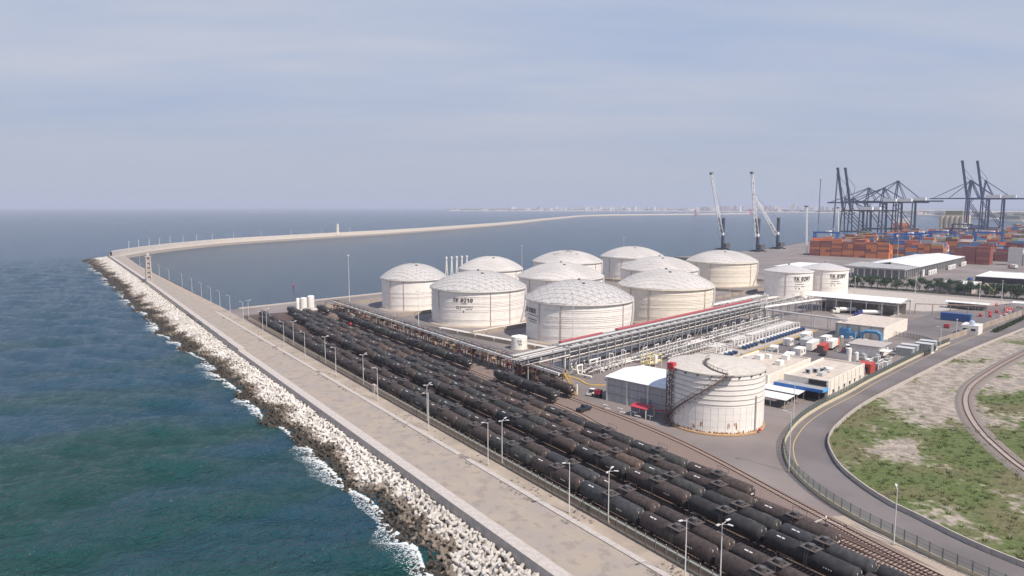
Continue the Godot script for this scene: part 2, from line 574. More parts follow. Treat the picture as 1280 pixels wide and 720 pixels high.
func make_arm() -> void:
	# the outer arm: swept section of rock, tall wave wall, service road and inner slope
	var line := [Vector2(82, -955), Vector2(97, -995), Vector2(138, -1073), Vector2(192, -1148), Vector2(285, -1245), Vector2(482, -1372), Vector2(763, -1545), Vector2(1375, -2030), Vector2(2178, -2776), Vector2(3050, -3470), Vector2(3945, -3560), Vector2(4850, -3640)]
	var rock := S()
	var wall := S()
	var road := S()
	var fine := []
	for i in line.size() - 1:
		var a: Vector2 = line[maxi(i - 1, 0)]
		var b: Vector2 = line[i]
		var c: Vector2 = line[i + 1]
		var d: Vector2 = line[mini(i + 2, line.size() - 1)]
		for k in 6: fine.append(b.cubic_interpolate(c, a, d, k / 6.0))
	fine.append(line[line.size() - 1])
	var rows := []
	for i in fine.size():
		var dir: Vector2 = (fine[mini(i + 1, fine.size() - 1)] - fine[maxi(i - 1, 0)]).normalized()
		var side := Vector2(dir.y, -dir.x)
		var f: Vector2 = fine[i]
		var h := 6.2
		rows.append([xz(f - side * 1.5, -5.5), xz(f + side * 3.0, -0.6), xz(f + side * 11.0, -0.6), xz(f + side * 11.0, h), xz(f + side * 13.5, h), xz(f + side * 13.5, 0.0), xz(f + side * 30.0, -6.0)])
	for i in rows.size() - 1:
		var p: Array = rows[i]
		var q: Array = rows[i + 1]
		rock.quad(p[0], q[0], q[1], p[1]); rock.quad(p[5], q[5], q[6], p[6])
		road.quad(p[1], q[1], q[2], p[2])
		wall.quad(p[2], q[2], q[3], p[3]); wall.quad(p[3], q[3], q[4], p[4]); wall.quad(p[4], q[4], q[5], p[5])
	var t := thing("wave_wall", "tall pale concrete wave wall curving out along the breakwater arm", "wall")
	part("wall_face", wall, mat("arm_pale", hexc(208, 200, 191), 0.9, 0, "grain", 0.02), t)
	setting("rock_bank", rock, mat("rock_light", hexc(150, 140, 130), 1.0, 0, "fine", 0.1))
	setting("service_road", road, mats["concrete"])
	# small lamp posts on top of the wall
	var post := S().cyl(Vector3.ZERO, Vector3(0, 9, 0), 0.35, 0.25, 5).done()
	var n := 0
	for i in range(8, 34, 2):
		var p: Vector3 = rows[i][4]
		var o := thing("wall_lamp", "thin lamp post on top of the wave wall", "lamp post", p - Vector3(0, 0.05, 0), 0, "lamp posts along the wave wall")
		part("pole", post, mats["galvanised"], o)
		part("lamp_head", bx(Vector3(0.8, 9.0, 0), Vector3(2.0, 0.4, 0.5)), mats["galvanised"], o)
		n += 1
	# pale marker column on the arm
	var ob := thing("marker_column", "pale slender marker column standing on the breakwater arm", "marker", rows[31][2] + Vector3(1, 0, 0))
	part("shaft", S().lathe([Vector2(4.2, 0), Vector2(3.4, 1.5), Vector2(2.6, 24), Vector2(0, 25)], 8), mats["arm_pale"], ob)
	part("plinth", bx(Vector3(0, 0.7, 0), Vector3(11, 1.4, 11)), mats["concrete"], ob)
	# red entrance beacons at the head of the arm
	for k in 2:
		var at: Vector3 = rows[rows.size() - 1 - 5 * (1 - k)][2]
		var be := thing("entrance_beacon", ["red light beacon part way along the harbour mole", "red light beacon at the very tip of the harbour mole"][k], "beacon", at, 0, "harbour entrance beacons")
		part("base", S().lathe([Vector2(20, 0), Vector2(20, 4), Vector2(7, 7)], 10), mats["red_paint"], be)
		part("tower", S().lathe([Vector2(7, 6), Vector2(5, 28), Vector2(0, 28.2)], 10), mats["red_paint"], be)
		part("lantern", S().lathe([Vector2(8, 28), Vector2(8, 33), Vector2(0, 38)], 10), mats["red_paint"], be)

func make_ground() -> void:
	var g := S()
	var poly := [Vector2(66.5, 40), Vector2(66.5, -425), P2(-75, 198), P2(480, 198), P2(480, 235), P2(690, 218), P2(930, 256), P2(1150, 290), P2(1600, 190), P2(2600, 60), P2(2600, -1100), Vector2(600, 40)]
	g.slab(poly, -7.0, -0.03)
	setting("ground", g, mats["yard"])
	var b := S()
	b.slab([Vector2(66.5, -425.01), Vector2(71, -960), Vector2(86, -960), Vector2(83, -800), Vector2(88.5, -425.01)], -7.0, -0.03)
	setting("breakwater_top", b, mats["bund"])
	# inner slope of the breakwater above the harbour
	var inner := S()
	var q := [Vector2(88.5, -425), Vector2(87, -600), Vector2(83, -800), Vector2(86, -960)]
	for i in 3:
		inner.quad(xz(q[i], -0.1), xz(q[i] + Vector2(4, 0), -4.6), xz(q[i + 1] + Vector2(4, 0), -4.6), xz(q[i + 1], -0.1))
	setting("inner_slope", inner, mats["rock_light"])
	# promenade road: sun-bleached paving with long dusty wheel tracks
	var im := FastNoiseLite.new(); im.seed = 12; im.frequency = 0.02; im.fractal_octaves = 5
	var w := 256
	var h := 2048
	var d := PackedByteArray(); d.resize(w * h * 3)
	var c0 := Color8(154, 142, 129); var c1 := Color8(146, 137, 130); var c2 := Color8(128, 119, 112)
	for y in h:
		for x in w:
			var k := im.get_noise_2d(x * 0.55, y * 0.42 + 900)
			var dirt := im.get_noise_2d(x * 1.1 + 500, y * 0.9)
			var spot := im.get_noise_2d(x * 4.0 + 50, y * 6.0)
			var col := c0.lerp(c1, clampf(0.5 + k * 1.4, 0, 1))
			col = col.lerp(c2, clampf((dirt - 0.12) * 2.0, 0, 0.55))
			col = col.lerp(Color8(166, 156, 146), clampf(spot * 0.5, 0, 0.18))
			var i := (y * w + x) * 3
			d[i] = int(col.r * 255); d[i + 1] = int(col.g * 255); d[i + 2] = int(col.b * 255)
	var rm := StandardMaterial3D.new()
	rm.albedo_texture = ImageTexture.create_from_image(Image.create_from_data(w, h, false, Image.FORMAT_RGB8, d))
	rm.roughness = 0.95
	mats["promenade"] = rm
	var rd := S()
	var z0 := 10.0
	while z0 > -960.0:
		var z1 := z0 - 10.0
		var xa := wall_x(z0) + 2.55
		var xb := wall_x(z1) + 2.55
		var ra := 80.6 + (2.0 if z0 < -300 else 0.0) * smoothstep(300, 420, -z0)
		var rb := 80.6 + (2.0 if z1 < -300 else 0.0) * smoothstep(300, 420, -z1)
		rd.quad(Vector3(xa, 0, z0), Vector3(ra, 0, z0), Vector3(rb, 0, z1), Vector3(xb, 0, z1))
		for v2 in [[xa, z0], [rb, z1], [ra, z0], [xa, z0], [xb, z1], [rb, z1]]:
			rd.uv.append(Vector2((v2[0] - 66.0) / 20.0, -v2[1] / 160.0))
		z0 = z1
	setting("promenade_road", rd, rm)
	var kerb := S()
	for k in 100:
		if k in [33, 58, 71]: continue
		kerb.box(Vector3(81.3, 0.05, -2.0 - k * 4.2), Vector3(1.3, 0.22, 4.17))
	setting("kerb", kerb, mats["pale_concrete"])
	var verge := S()
	verge.slab([Vector2(81.96, 10), Vector2(81.96, -424), Vector2(88.0, -424), Vector2(85.6, -80), Vector2(85.6, 10)], 0, 0.01)
	setting("verge", verge, mats["bund"])
	var peb := RandomNumberGenerator.new(); peb.seed = 44
	var chip := S()
	chip.lathe([Vector2(0.16, 0), Vector2(0.2, 0.06), Vector2(0.1, 0.14), Vector2(0, 0.15)], 5)
	var chips := []
	for k in 900:
		var z := -60.0 - pow(peb.randf(), 1.5) * 340.0
		var cl := sin(z * 0.31) + sin(z * 0.113 + 2.0)
		if cl < 0.2: continue
		var x := 80.4 - absf(peb.randfn()) * 0.6 if peb.randf() < 0.6 else 82.2 + peb.randf() * 2.6
		chips.append(Transform3D(Basis(Vector3.UP, peb.randf() * TAU).scaled(Vector3.ONE * peb.randf_range(0.4, 1.8)), Vector3(x, 0.01, z)))
	swarm("rubble", chip.done(), mats["dark_concrete"], chips, "loose rubble and dirt gathered along the promenade kerb", "rubble")
	# rail yard bed
	var bed := S()
	bed.slab([Vector2(86.4, 10), Vector2(86.4, -80), Vector2(90.0, -398), Vector2(126, -398), Vector2(122, -200), Vector2(120, -60), Vector2(112, 10)], 0, 0.012)
	setting("ballast_bed", bed, mats["ballast"])
	var bed2 := S()
	bed2.slab([Vector2(127.5, -395), Vector2(136.5, -395), Vector2(138.5, -168), Vector2(136.5, -130), Vector2(125, -76), Vector2(120, -50), Vector2(120.05, -60), Vector2(122.05, -130), Vector2(124, -168)], 0, 0.012)
	setting("ballast_bed", bed2, mat("ballast_light", hexc(136, 118, 110), 1.0, 0, "fine", 0.1))
	# drain strip with sparse weeds between fence and first track
	var weed := S()
	weed.slab([Vector2(85.65, 10), Vector2(85.65, -80), Vector2(89.2, -390), Vector2(89.95, -390), Vector2(86.35, -80), Vector2(86.35, 10)], 0, 0.016)
	setting("drain_strip", weed, mat("weed", hexc(78, 84, 74), 1.0, 0, "fine", 0.2))
	# the curving access road with its kerbs
	var left := [Vector2(600, -172), Vector2(446, -155), Vector2(322, -140.4), Vector2(244.7, -127), Vector2(212.8, -120.3), Vector2(190.4, -116), Vector2(173.5, -111.5), Vector2(159.7, -105.9), Vector2(150.8, -100.9), Vector2(141.9, -93.8), Vector2(135.6, -86.4), Vector2(130.2, -77.4), Vector2(126.3, -66.8), Vector2(123.9, -55.4), Vector2(122.6, -47.3), Vector2(121, -20), Vector2(120, 10)]
	var right := [Vector2(600, -160), Vector2(396.8, -137.4), Vector2(304.7, -126.6), Vector2(232.7, -115.2), Vector2(200.3, -109.3), Vector2(176.5, -102.6), Vector2(165.6, -98.1), Vector2(157.7, -92.8), Vector2(149.6, -85.5), Vector2(143.5, -77.3), Vector2(139.1, -69), Vector2(136.9, -61.7), Vector2(134, -52.1), Vector2(132.8, -43.2), Vector2(131, -20), Vector2(130, 10)]
	left = smooth_line(left); right = smooth_line(right)
	road_left = left; road_right = right
	var ring_ := left.duplicate()
	var rr := right.duplicate(); rr.reverse()
	ring_.append_array(rr)
	var ar := S()
	ar.slab(ring_, 0, 0.02)
	setting("access_road", ar, mats["asphalt"])
	# a paler concrete length of the road past the office
	var yl := S()
	for i in range(2, left.size() - 1):
		var d0: Vector2 = (left[i] - left[i - 1]).normalized()
		var d1: Vector2 = (left[i + 1] - left[i]).normalized()
		var s0 := Vector2(-d0.y, d0.x); var s1 := Vector2(-d1.y, d1.x)
		if left[i].y > -88: break
		var a: Vector2 = left[i] - s0 * -2.1; var b2: Vector2 = left[i + 1] - s1 * -2.1
		if (left[i] + s0).distance_to(right[right.size() / 2]) > (left[i] - s0).distance_to(right[right.size() / 2]):
			a = left[i] - s0 * 2.1; b2 = left[i + 1] - s1 * 2.1
		yl.bar(xz(a, 0.03), xz(b2, 0.03), 0.24, 0.02)
	setting("yellow_line", yl, mat("worn_yellow", hexc(196, 172, 120), 0.9, 0, "fine", 0.2))
	# waste ground: sand with patches of grass
	var wx := 120.0; var wz := -170.0; var ww := 360.0; var wh := 190.0
	var iw := 1440; var ih := 760
	var n1 := FastNoiseLite.new(); n1.seed = 31; n1.frequency = 0.028; n1.fractal_octaves = 5
	var n2 := FastNoiseLite.new(); n2.seed = 33; n2.frequency = 0.35; n2.fractal_octaves = 3
	var dd := PackedByteArray(); dd.resize(iw * ih * 3)
	grass_spots = []
	var gr := RandomNumberGenerator.new(); gr.seed = 4
	for y in ih:
		for x in iw:
			var px := wx + ww * x / iw
			var pz := wz + wh * y / ih
			var a := n1.get_noise_2d(px, pz) * 1.25 + n2.get_noise_2d(px, pz) * 0.5
			var bias := 0.23
			# greener towards the bend of the road, sandier up the slope and beside the lower wall
			bias += 0.34 * smoothstep(62, 10, Vector2(px - 166, pz + 76).length())
			bias -= 0.55 * smoothstep(195, 235, px) * smoothstep(-86, -96, pz)
			bias -= 0.40 * smoothstep(-54, -46, pz) * smoothstep(150, 140, px)
			bias -= 0.42 * exp(-pow((px - 178.0) / 14.0, 2) - pow((pz + 86.0) / 3.4, 2)) + 0.30 * exp(-pow((px - 150.0) / 9.0, 2) - pow((pz + 66.0) / 2.5, 2))
			var k := clampf((a + bias) * 3.2 + 0.5, 0, 1)
			var dry := clampf(n1.get_noise_2d(px * 1.7 + 300, pz * 1.7) * 2.4 + 0.18, 0, 1)
			var grass := Color8(90, 101, 54).lerp(Color8(110, 103, 76), dry * 0.75)
			var sand := Color8(172, 160, 148).lerp(Color8(140, 130, 121), clampf(0.5 + n2.get_noise_2d(px * 0.6, pz * 0.6 + 70) * 1.6, 0, 1))
			var f := 0.92 + n2.get_noise_2d(px * 3.0, pz * 3.0) * 0.22
			var col := sand.lerp(grass, k) * f
			var i := (y * iw + x) * 3
			dd[i] = int(clampf(col.r, 0, 1) * 255); dd[i + 1] = int(clampf(col.g, 0, 1) * 255); dd[i + 2] = int(clampf(col.b, 0, 1) * 255)
			if k > 0.8 and gr.randf() < 0.03 and px < 320: grass_spots.append([Vector3(px, 0, pz), dry])
	var wm := StandardMaterial3D.new()
	wm.albedo_texture = ImageTexture.create_from_image(Image.create_from_data(iw, ih, false, Image.FORMAT_RGB8, dd))
	wm.roughness = 1.0
	var plot := right.duplicate()
	plot.append_array([Vector2(480, 15), Vector2(480, -145)])
	var cut := []
	for p in right: if p.x < 395: cut.append(p)
	cut.append_array([Vector2(478, 9), Vector2(478, -146)])
	var ws := S()
	ws.slab(cut, 0, 0.0)
	for v3 in ws.v: ws.uv.append(Vector2((v3.x - wx) / ww, (v3.z - wz) / wh))
	setting("waste_ground", ws, wm)
	var pv := PackedVector2Array()
	for p in cut: pv.append(p)
	var blade := S()
	for k in 5:
		var an := TAU * k / 5.0
		var o := Vector3(cos(an), 0, sin(an))
		blade.tri(o * 0.10 + Vector3(-0.05, 0, 0), o * 0.10 + Vector3(0.05, 0, 0.04), o * 0.28 + Vector3(0, 0.36, 0))
	var places := []
	var cols := []
	for s in grass_spots:
		if places.size() > 16000: break
		if not Geometry2D.is_point_in_polygon(Vector2(s[0].x, s[0].z), pv): continue
		places.append(Transform3D(Basis(Vector3.UP, gr.randf() * TAU).scaled(Vector3(1.0, gr.randf_range(0.35, 0.9), 1.0) * gr.randf_range(1.2, 2.8)), s[0] + Vector3(gr.randf_range(-0.1, 0.1), 0, gr.randf_range(-0.1, 0.1))))
		var c := Color(0.098, 0.13, 0.043).lerp(Color(0.18, 0.15, 0.08), s[1] * 0.8) * gr.randf_range(0.8, 1.25)
		cols.append(c)
	var bm := StandardMaterial3D.new()
	bm.vertex_color_use_as_albedo = true; bm.roughness = 1.0
	swarm("grass", blade.done(), bm, places, "rough grass growing in patches over the waste ground", "grass", cols)
	var sand := S()
	sand.slab([Vector2(118.3, -50), Vector2(120.2, -66), Vector2(122.6, -73), Vector2(126.6, -71), Vector2(124.4, -62), Vector2(122.2, -50), Vector2(120.6, -20), Vector2(116.6, -20)], 0, 0.008)
	setting("sand_strip", sand, mat("sand", hexc(176, 162, 148), 1.0, 0, "fine", 0.15))
	for off in [0.0, 0.9]:
		var dc := S()
		for i in 8:
			var p0 := Vector2(124.9 - off, -68).lerp(Vector2(121.0 - off, -24), i / 8.0)
			var p1 := Vector2(124.9 - off, -68).lerp(Vector2(121.0 - off, -24), (i + 1) / 8.0)
			dc.bar(xz(p0, 0.06), xz(p1, 0.06), 0.2, 0.12)
		setting("drain_kerb", dc, mats["pale_concrete"])
	# paved lots inside the terminal
	var lots := [
		["lot", [[-2, -76], [95, -76], [95, -92], [60, -112], [8, -112], [8, -90], [-2, -90]], "asphalt"],
		["lot", [[92, -108], [150, -99], [205, -104], [300, -136], [300, -150], [150, -148], [98, -132]], "asphalt"],
		["concrete_apron", [[130, -76], [152, -60], [152, -98], [112, -102], [108, -80]], "concrete"],
		["concrete_apron", [[196, -40], [290, -26], [280, -132], [206, -103], [196, -96]], "concrete"],
	]
	for l in lots:
		var pp := []
		for a in l[1]: pp.append(P2(a[0], a[1]))
		var s := S()
		s.slab(pp, 0, 0.004)
		setting(l[0], s, mats[l[2]])
	var yk := S()
	yk.bar(P(5, -75.4, 0.1), P(92, -75.4, 0.1), 0.7, 0.22)
	setting("yellow_kerb", yk, mats["yellow"])
	var yk2 := S()
	var pts := [Vector2(146, -206), Vector2(151.5, -193), Vector2(152.5, -183), Vector2(151, -176), Vector2(156.5, -171), Vector2(163, -168)]
	var sp := smooth_line(pts)
	for i in sp.size() - 1: yk2.bar(xz(sp[i], 0.1), xz(sp[i + 1], 0.1), 0.7, 0.22)
	setting("yellow_kerb", yk2, mats["yellow"])
	# pale pump slab
	var slab_ := S()
	slab_.box(Vector3(45, 0.1, 67), Vector3(92, 0.26, 14.5), Transform3D(Basis(Vector3.UP, TURN), ORIGIN))
	setting("pump_slab", slab_, mats["concrete"])

var road_left := []
var road_right := []
var grass_spots := []
func smooth_line(line: Array, k := 5) -> Array:
	var out := []
	for i in line.size() - 1:
		var a: Vector2 = line[maxi(i - 1, 0)]
		var b: Vector2 = line[i]
		var c: Vector2 = line[i + 1]
		var d: Vector2 = line[mini(i + 2, line.size() - 1)]
		for j in k: out.append(b.cubic_interpolate(c, a, d, float(j) / k))
	out.append(line[line.size() - 1])
	return out
const CAR_PITCH := 17.3
var car_colors := {}

func make_tank_car(kind: int) -> Node3D:
	var t := thing("tank_car", "railway tank car", "tank car")
	var lie := Transform3D(Basis(Vector3.RIGHT, PI / 2), Vector3(0, 2.85, 0))
	var s := S()
	var prof := []
	var L := 7.72
	for i in 6:
		var a := PI / 2 * i / 5.0
		prof.append(Vector2(1.5 * sin(a), -L - 0.62 * cos(a)))
	if kind == 1:
		for i in 7:
			var y := -L + 0.8 + i * (2 * L - 1.6) / 6.0
			prof.append_array([Vector2(1.5, y - 0.09), Vector2(1.555, y - 0.07), Vector2(1.555, y + 0.07), Vector2(1.5, y + 0.09)])
	for i in 6:
		var a := PI / 2 * (1.0 - i / 5.0)
		prof.append(Vector2(1.5 * sin(a), L + 0.62 * cos(a)))
	s.lathe(prof, 26)
	for i in s.v.size():
		s.v[i] = lie * s.v[i]; s.n[i] = lie.basis * s.n[i]
	part("tank_shell", s, car_colors["charcoal"], t)
	var mw := S()
	mw.cyl(Vector3(0, 4.28, 0), Vector3(0, 4.85, 0), 0.62, 0.62, 12)
	mw.cyl(Vector3(0, 4.85, 0), Vector3(0, 4.95, 0), 0.70, 0.5, 12)
	part("valve_housing", mw, mats["dark_steel"], t)
	var pf := S()
	for sx in [-1, 1]:
		pf.box(Vector3(sx * 0.98, 4.36, 0), Vector3(0.5, 0.06, 2.9))
		pf.bar(Vector3(sx * 1.2, 4.39, -1.4), Vector3(sx * 1.2, 5.25, -1.4), 0.06, 0.06)
		pf.bar(Vector3(sx * 1.2, 4.39, 1.4), Vector3(sx * 1.2, 5.25, 1.4), 0.06, 0.06)
		pf.bar(Vector3(sx * 1.2, 5.25, -1.4), Vector3(sx * 1.2, 5.25, 1.4), 0.06, 0.06)
	pf.box(Vector3(0, 4.41, 1.2), Vector3(1.46, 0.06, 0.5)); pf.box(Vector3(0, 4.41, -1.2), Vector3(1.46, 0.06, 0.5))
	part("platform", pf, mats["car_platform"], t)
	for sx in [-1, 1]:
		var ld := S()
		for dz in [-0.22, 0.22]:
			ld.bar(Vector3(sx * 1.62, 0.9, dz), Vector3(sx * 1.62, 2.9, dz), 0.05, 0.05)
			ld.bar(Vector3(sx * 1.62, 2.9, dz), Vector3(sx * 1.2, 4.4, dz), 0.05, 0.05)
		for k in 7: ld.bar(Vector3(sx * 1.62, 1.0 + k * 0.3, -0.22), Vector3(sx * 1.62, 1.0 + k * 0.3, 0.22), 0.04, 0.04)
		part("ladder", ld, mats["dark_steel"], t)
	var sill := S()
	sill.box(Vector3(0, 1.12, 0), Vector3(0.7, 0.36, 16.2))
	for e in [-1, 1]:
		sill.box(Vector3(0, 1.12, e * 7.9), Vector3(2.7, 0.22, 0.3))
		sill.box(Vector3(0, 1.5, e * 5.9), Vector3(1.9, 0.7, 0.5))
		sill.bar(Vector3(1.3, 1.2, e * 7.9), Vector3(1.3, 2.2, e * 7.9), 0.05, 0.05)
		sill.bar(Vector3(-1.3, 1.2, e * 7.9), Vector3(-1.3, 2.2, e * 7.9), 0.05, 0.05)
		sill.bar(Vector3(-1.3, 2.2, e * 7.95), Vector3(1.3, 2.2, e * 7.95), 0.05, 0.05)
	part("underframe", sill, mats["car_under"], t)
	var bg := S()
	for sx in [-1, 1]:
		bg.box(Vector3(sx * 1.0, 0.72, 0), Vector3(0.18, 0.34, 2.3))
		bg.box(Vector3(sx * 1.0, 0.55, 0), Vector3(0.22, 0.3, 0.8))
	bg.box(Vector3(0, 0.75, 0), Vector3(2.0, 0.24, 0.4))
	var wh := S()
	for z in [-0.88, 0.88]:
		for sx in [-1, 1]: wh.cyl(Vector3(sx * 0.66, 0.62, z), Vector3(sx * 0.80, 0.62, z), 0.45, 0.45, 12)
		wh.cyl(Vector3(-0.66, 0.62, z), Vector3(0.66, 0.62, z), 0.09, 0.09, 6, false)
	var bgm := bg.done(); var whm := wh.done()
	for e in [-1, 1]:
		var b := part("bogie", bgm, mats["car_under"], t, Vector3(0, 0, e * 5.9))
		part("wheels", whm, mats["dark_steel"], b)
		var cp := S()
		cp.box(Vector3(0, 1.0, e * 8.36), Vector3(0.22, 0.28, 0.56))
		part("coupler", cp, mats["car_under"], t)
		var pl := S()
		var cz: float = e * (L + 0.62)
		pl.box(Vector3(0, 2.72, e * (L + 0.575)), Vector3(0.85, 0.30, 0.10))
		part("end_marking", pl, mats["stencil"], t)
		var lug := S()
		lug.box(Vector3(0.55, 3.55, e * (L + 0.45)), Vector3(0.12, 0.6, 0.12)); lug.box(Vector3(-0.55, 3.55, e * (L + 0.45)), Vector3(0.12, 0.6, 0.12))
		part("grab_iron", lug, mats["galvanised"], t)
	# stencilled marks on the barrel
	var st := S()
	for k in [[-5.6, 0.75], [-4.75, 0.55]]:
		var a := deg_to_rad(118)
		var tr := Transform3D(Basis(Vector3.BACK, a - PI / 2), Vector3(cos(a) * 1.5, 2.85 + sin(a) * 1.5, k[0]))
		st.box(Vector3.ZERO, Vector3(0.22, 0.03, k[1]), tr)
	for k in 4:
		var a := deg_to_rad(182)
		var tr := Transform3D(Basis(Vector3.BACK, a - PI / 2), Vector3(cos(a) * 1.5, 2.85 + sin(a) * 1.5, 3.2 + k * 0.42))
		st.box(Vector3.ZERO, Vector3(0.2, 0.03, 0.24), tr)
	part("stencil", st, mats["stencil"], t)
	return t

func make_rail_yard() -> void:
	var names := {"charcoal": hexc(62, 60, 60), "brown": hexc(80, 68, 64), "maroon": hexc(72, 60, 58), "slate": hexc(68, 68, 71), "green_grey": hexc(72, 72, 70), "tan": hexc(106, 88, 79), "black_car": hexc(54, 53, 54)}
	for k in names: car_colors[k] = mat("car_" + k, names[k], 0.8, 0.0, "rust", 0.16 if k in ["brown", "maroon", "tan"] else 0.11)
	mat("car_under", hexc(64, 52, 48), 0.95)
	mat("car_platform", hexc(88, 80, 78), 0.8, 0.1)
	mat("stencil", hexc(205, 203, 200), 0.8)
	var proto := [make_tank_car(0), make_tank_car(1)]
	var used := [false, false]
	var r := RandomNumberGenerator.new(); r.seed = 15
	var say := {"charcoal": "charcoal grey", "brown": "rusty brown", "maroon": "dark maroon", "slate": "slate blue-grey", "green_grey": "dull green-grey", "tan": "faded tan", "black_car": "black"}
	# x of the track, far end, near end, gaps to skip, palette, what the row stands beside
	var rows := [
		[88.7, -372.0, -36.0, [], ["charcoal", "slate", "maroon", "maroon", "black_car", "brown", "green_grey", "brown"], "in the row beside the perimeter fence"],
		[92.9, -376.0, -36.0, [], ["brown", "maroon", "brown", "charcoal", "brown", "slate"], "in the second row from the perimeter fence"],
		[101.5, -336.5, -36.0, [], ["charcoal", "brown", "black_car", "slate", "maroon", "brown"], "in the row just across the dark gap between tracks"],
		[105.7, -369.0, -36.0, [], ["slate", "brown", "charcoal", "green_grey", "charcoal", "tan"], "in the middle row of the crowded yard"],
		[110.1, -385.0, -62.0, [], ["brown", "charcoal", "brown", "slate", "maroon", "tan"], "in the row next to the innermost full track"],
		[114.6, -382.0, -83.0, [], ["brown", "green_grey", "tan", "charcoal", "brown"], "in the innermost full row facing the loading rack"],
		[126.0, -386.0, -163.0, [1, 10], ["charcoal", "black_car", "green_grey", "charcoal"], "standing under the loading arms of the rail rack"],
		[134.0, -199.6, -165.0, [0], ["maroon", "black_car", "maroon"], "behind the posts on the far side of the rail rack"],
	]
	var gi := 0
	for row in rows:
		gi += 1
		var z: float = row[1] + CAR_PITCH * 0.5
		var k := 0
		var zn: float = row[2]
		# count back from the near end so that the last car stops where the photo shows it
		var n := int(round((zn - row[1]) / CAR_PITCH))
		for i in n:
			if i in row[3]: continue
			z = zn - CAR_PITCH * (n - 1 - i) - CAR_PITCH * 0.5
			var pal: Array = row[4]
			var key: String = pal[r.randi() % pal.size()]
			var kind := 1 if r.randf() < 0.22 else 0
			var at := Vector3(drift(row[0], z), 0.24, z)
			var label := "%s %stank car %s" % [say[key], "ribbed " if kind == 1 else "", row[5]]
			var o: Node3D
			if not used[kind]:
				used[kind] = true
				o = proto[kind]; o.position = at; o.rotation.y = -0.0123 + (PI if false else 0.0)
				tag(o, label, "tank car", "tank cars standing in the rail yard")
			else:
				o = copy(proto[kind], at, -0.0123, label, "tank cars standing in the rail yard")
			if r.randf() < 0.35: o.rotation.y += PI
			o.get_node("tank_shell").material_override = car_colors[key]
			k += 1
	# straight tracks
	var ti := 0
	for row in rows:
		var far: float = row[1] - 8.0
		var near := 5.0
		if ti == 4: near = -45.0
		if ti == 5: near = -72.0
		if ti == 6: near = -158.0
		if ti == 7: near = -158.0
		var pts := []
		for i in 5: 
			var z := lerpf(far, near, i / 4.0)
			pts.append(Vector2(drift(row[0], z), z))
		if ti == 4: pts.append_array([Vector2(109.6, -20), Vector2(108.5, 5)])
		if ti == 5: pts.append_array([Vector2(114.2, -50), Vector2(112.5, -20), Vector2(110.9, 5)])
		if ti == 6: pts.append_array([Vector2(124.4, -140), Vector2(122.2, -118), Vector2(118.6, -86), Vector2(115.8, -55), Vector2(113.3, -20), Vector2(112.6, 5)])
		if ti == 7: pts.append_array([Vector2(134.6, -140), Vector2(131.6, -112.5), Vector2(124.0, -80), Vector2(118.6, -55), Vector2(115.5, -30), Vector2(114.4, 5)])
		track(pts, ["rusty track beside the perimeter fence", "rusty second track from the perimeter fence", "rusty track across the dark gap in the yard", "rusty track under the middle row of cars", "rusty track next to the innermost full row", "rusty innermost track of the crowded rows", "rusty track curving in from the loading rack past the bare strip", "rusty outer track sweeping round from behind the loading rack"][ti], ti >= 4)
		ti += 1
	# the single curved track on the waste ground, set in a pale strip
	var curve := smooth_line([Vector2(460, -129), Vector2(380, -120), Vector2(331.5, -114), Vector2(297, -109.5), Vector2(263, -103.7), Vector2(247, -99.5), Vector2(233, -94.3), Vector2(218.6, -87.2), Vector2(205.2, -79), Vector2(194.6, -71.1), Vector2(183, -61), Vector2(170, -46), Vector2(160, -28), Vector2(155, -5)])
	var bank := S()
	var mid := S()
	for i in curve.size() - 1:
		var d: Vector2 = (curve[i + 1] - curve[i]).normalized()
		var d0: Vector2 = (curve[i] - curve[maxi(i - 1, 0)]).normalized() if i > 0 else d
		var e: Vector2 = (curve[mini(i + 2, curve.size() - 1)] - curve[i + 1]).normalized() if i < curve.size() - 2 else d
		var s0 := Vector2(-(d0 + d).y, (d0 + d).x).normalized()
		var s1 := Vector2(-(d + e).y, (d + e).x).normalized()
		var a: Vector2 = curve[i]; var b: Vector2 = curve[i + 1]
		bank.quad(xz(a + s0 * 2.9, 0.0), xz(b + s1 * 2.9, 0.0), xz(b + s1 * 1.9, 0.28), xz(a + s0 * 1.9, 0.28))
		bank.quad(xz(a + s0 * 1.9, 0.28), xz(b + s1 * 1.9, 0.28), xz(b - s1 * 1.9, 0.28), xz(a - s0 * 1.9, 0.28))
		bank.quad(xz(a - s0 * 1.9, 0.28), xz(b - s1 * 1.9, 0.28), xz(b - s1 * 2.9, 0.0), xz(a - s0 * 2.9, 0.0))
		mid.quad(xz(a + s0 * 0.6, 0.30), xz(b + s1 * 0.6, 0.30), xz(b - s1 * 0.6, 0.30), xz(a - s0 * 0.6, 0.30))
	for sh in [bank, mid]:
		for i in sh.n.size(): 
			if sh.n[i].y < 0: sh.n[i] = -sh.n[i]
	setting("track_bed", bank, mat("track_bed", hexc(138, 128, 122), 1.0, 0, "fine", 0.1))
	var tr := track(curve, "single curved track crossing the grassy waste ground", false, 0.30)
	part("infill", mid, mats["pale_concrete"], tr)

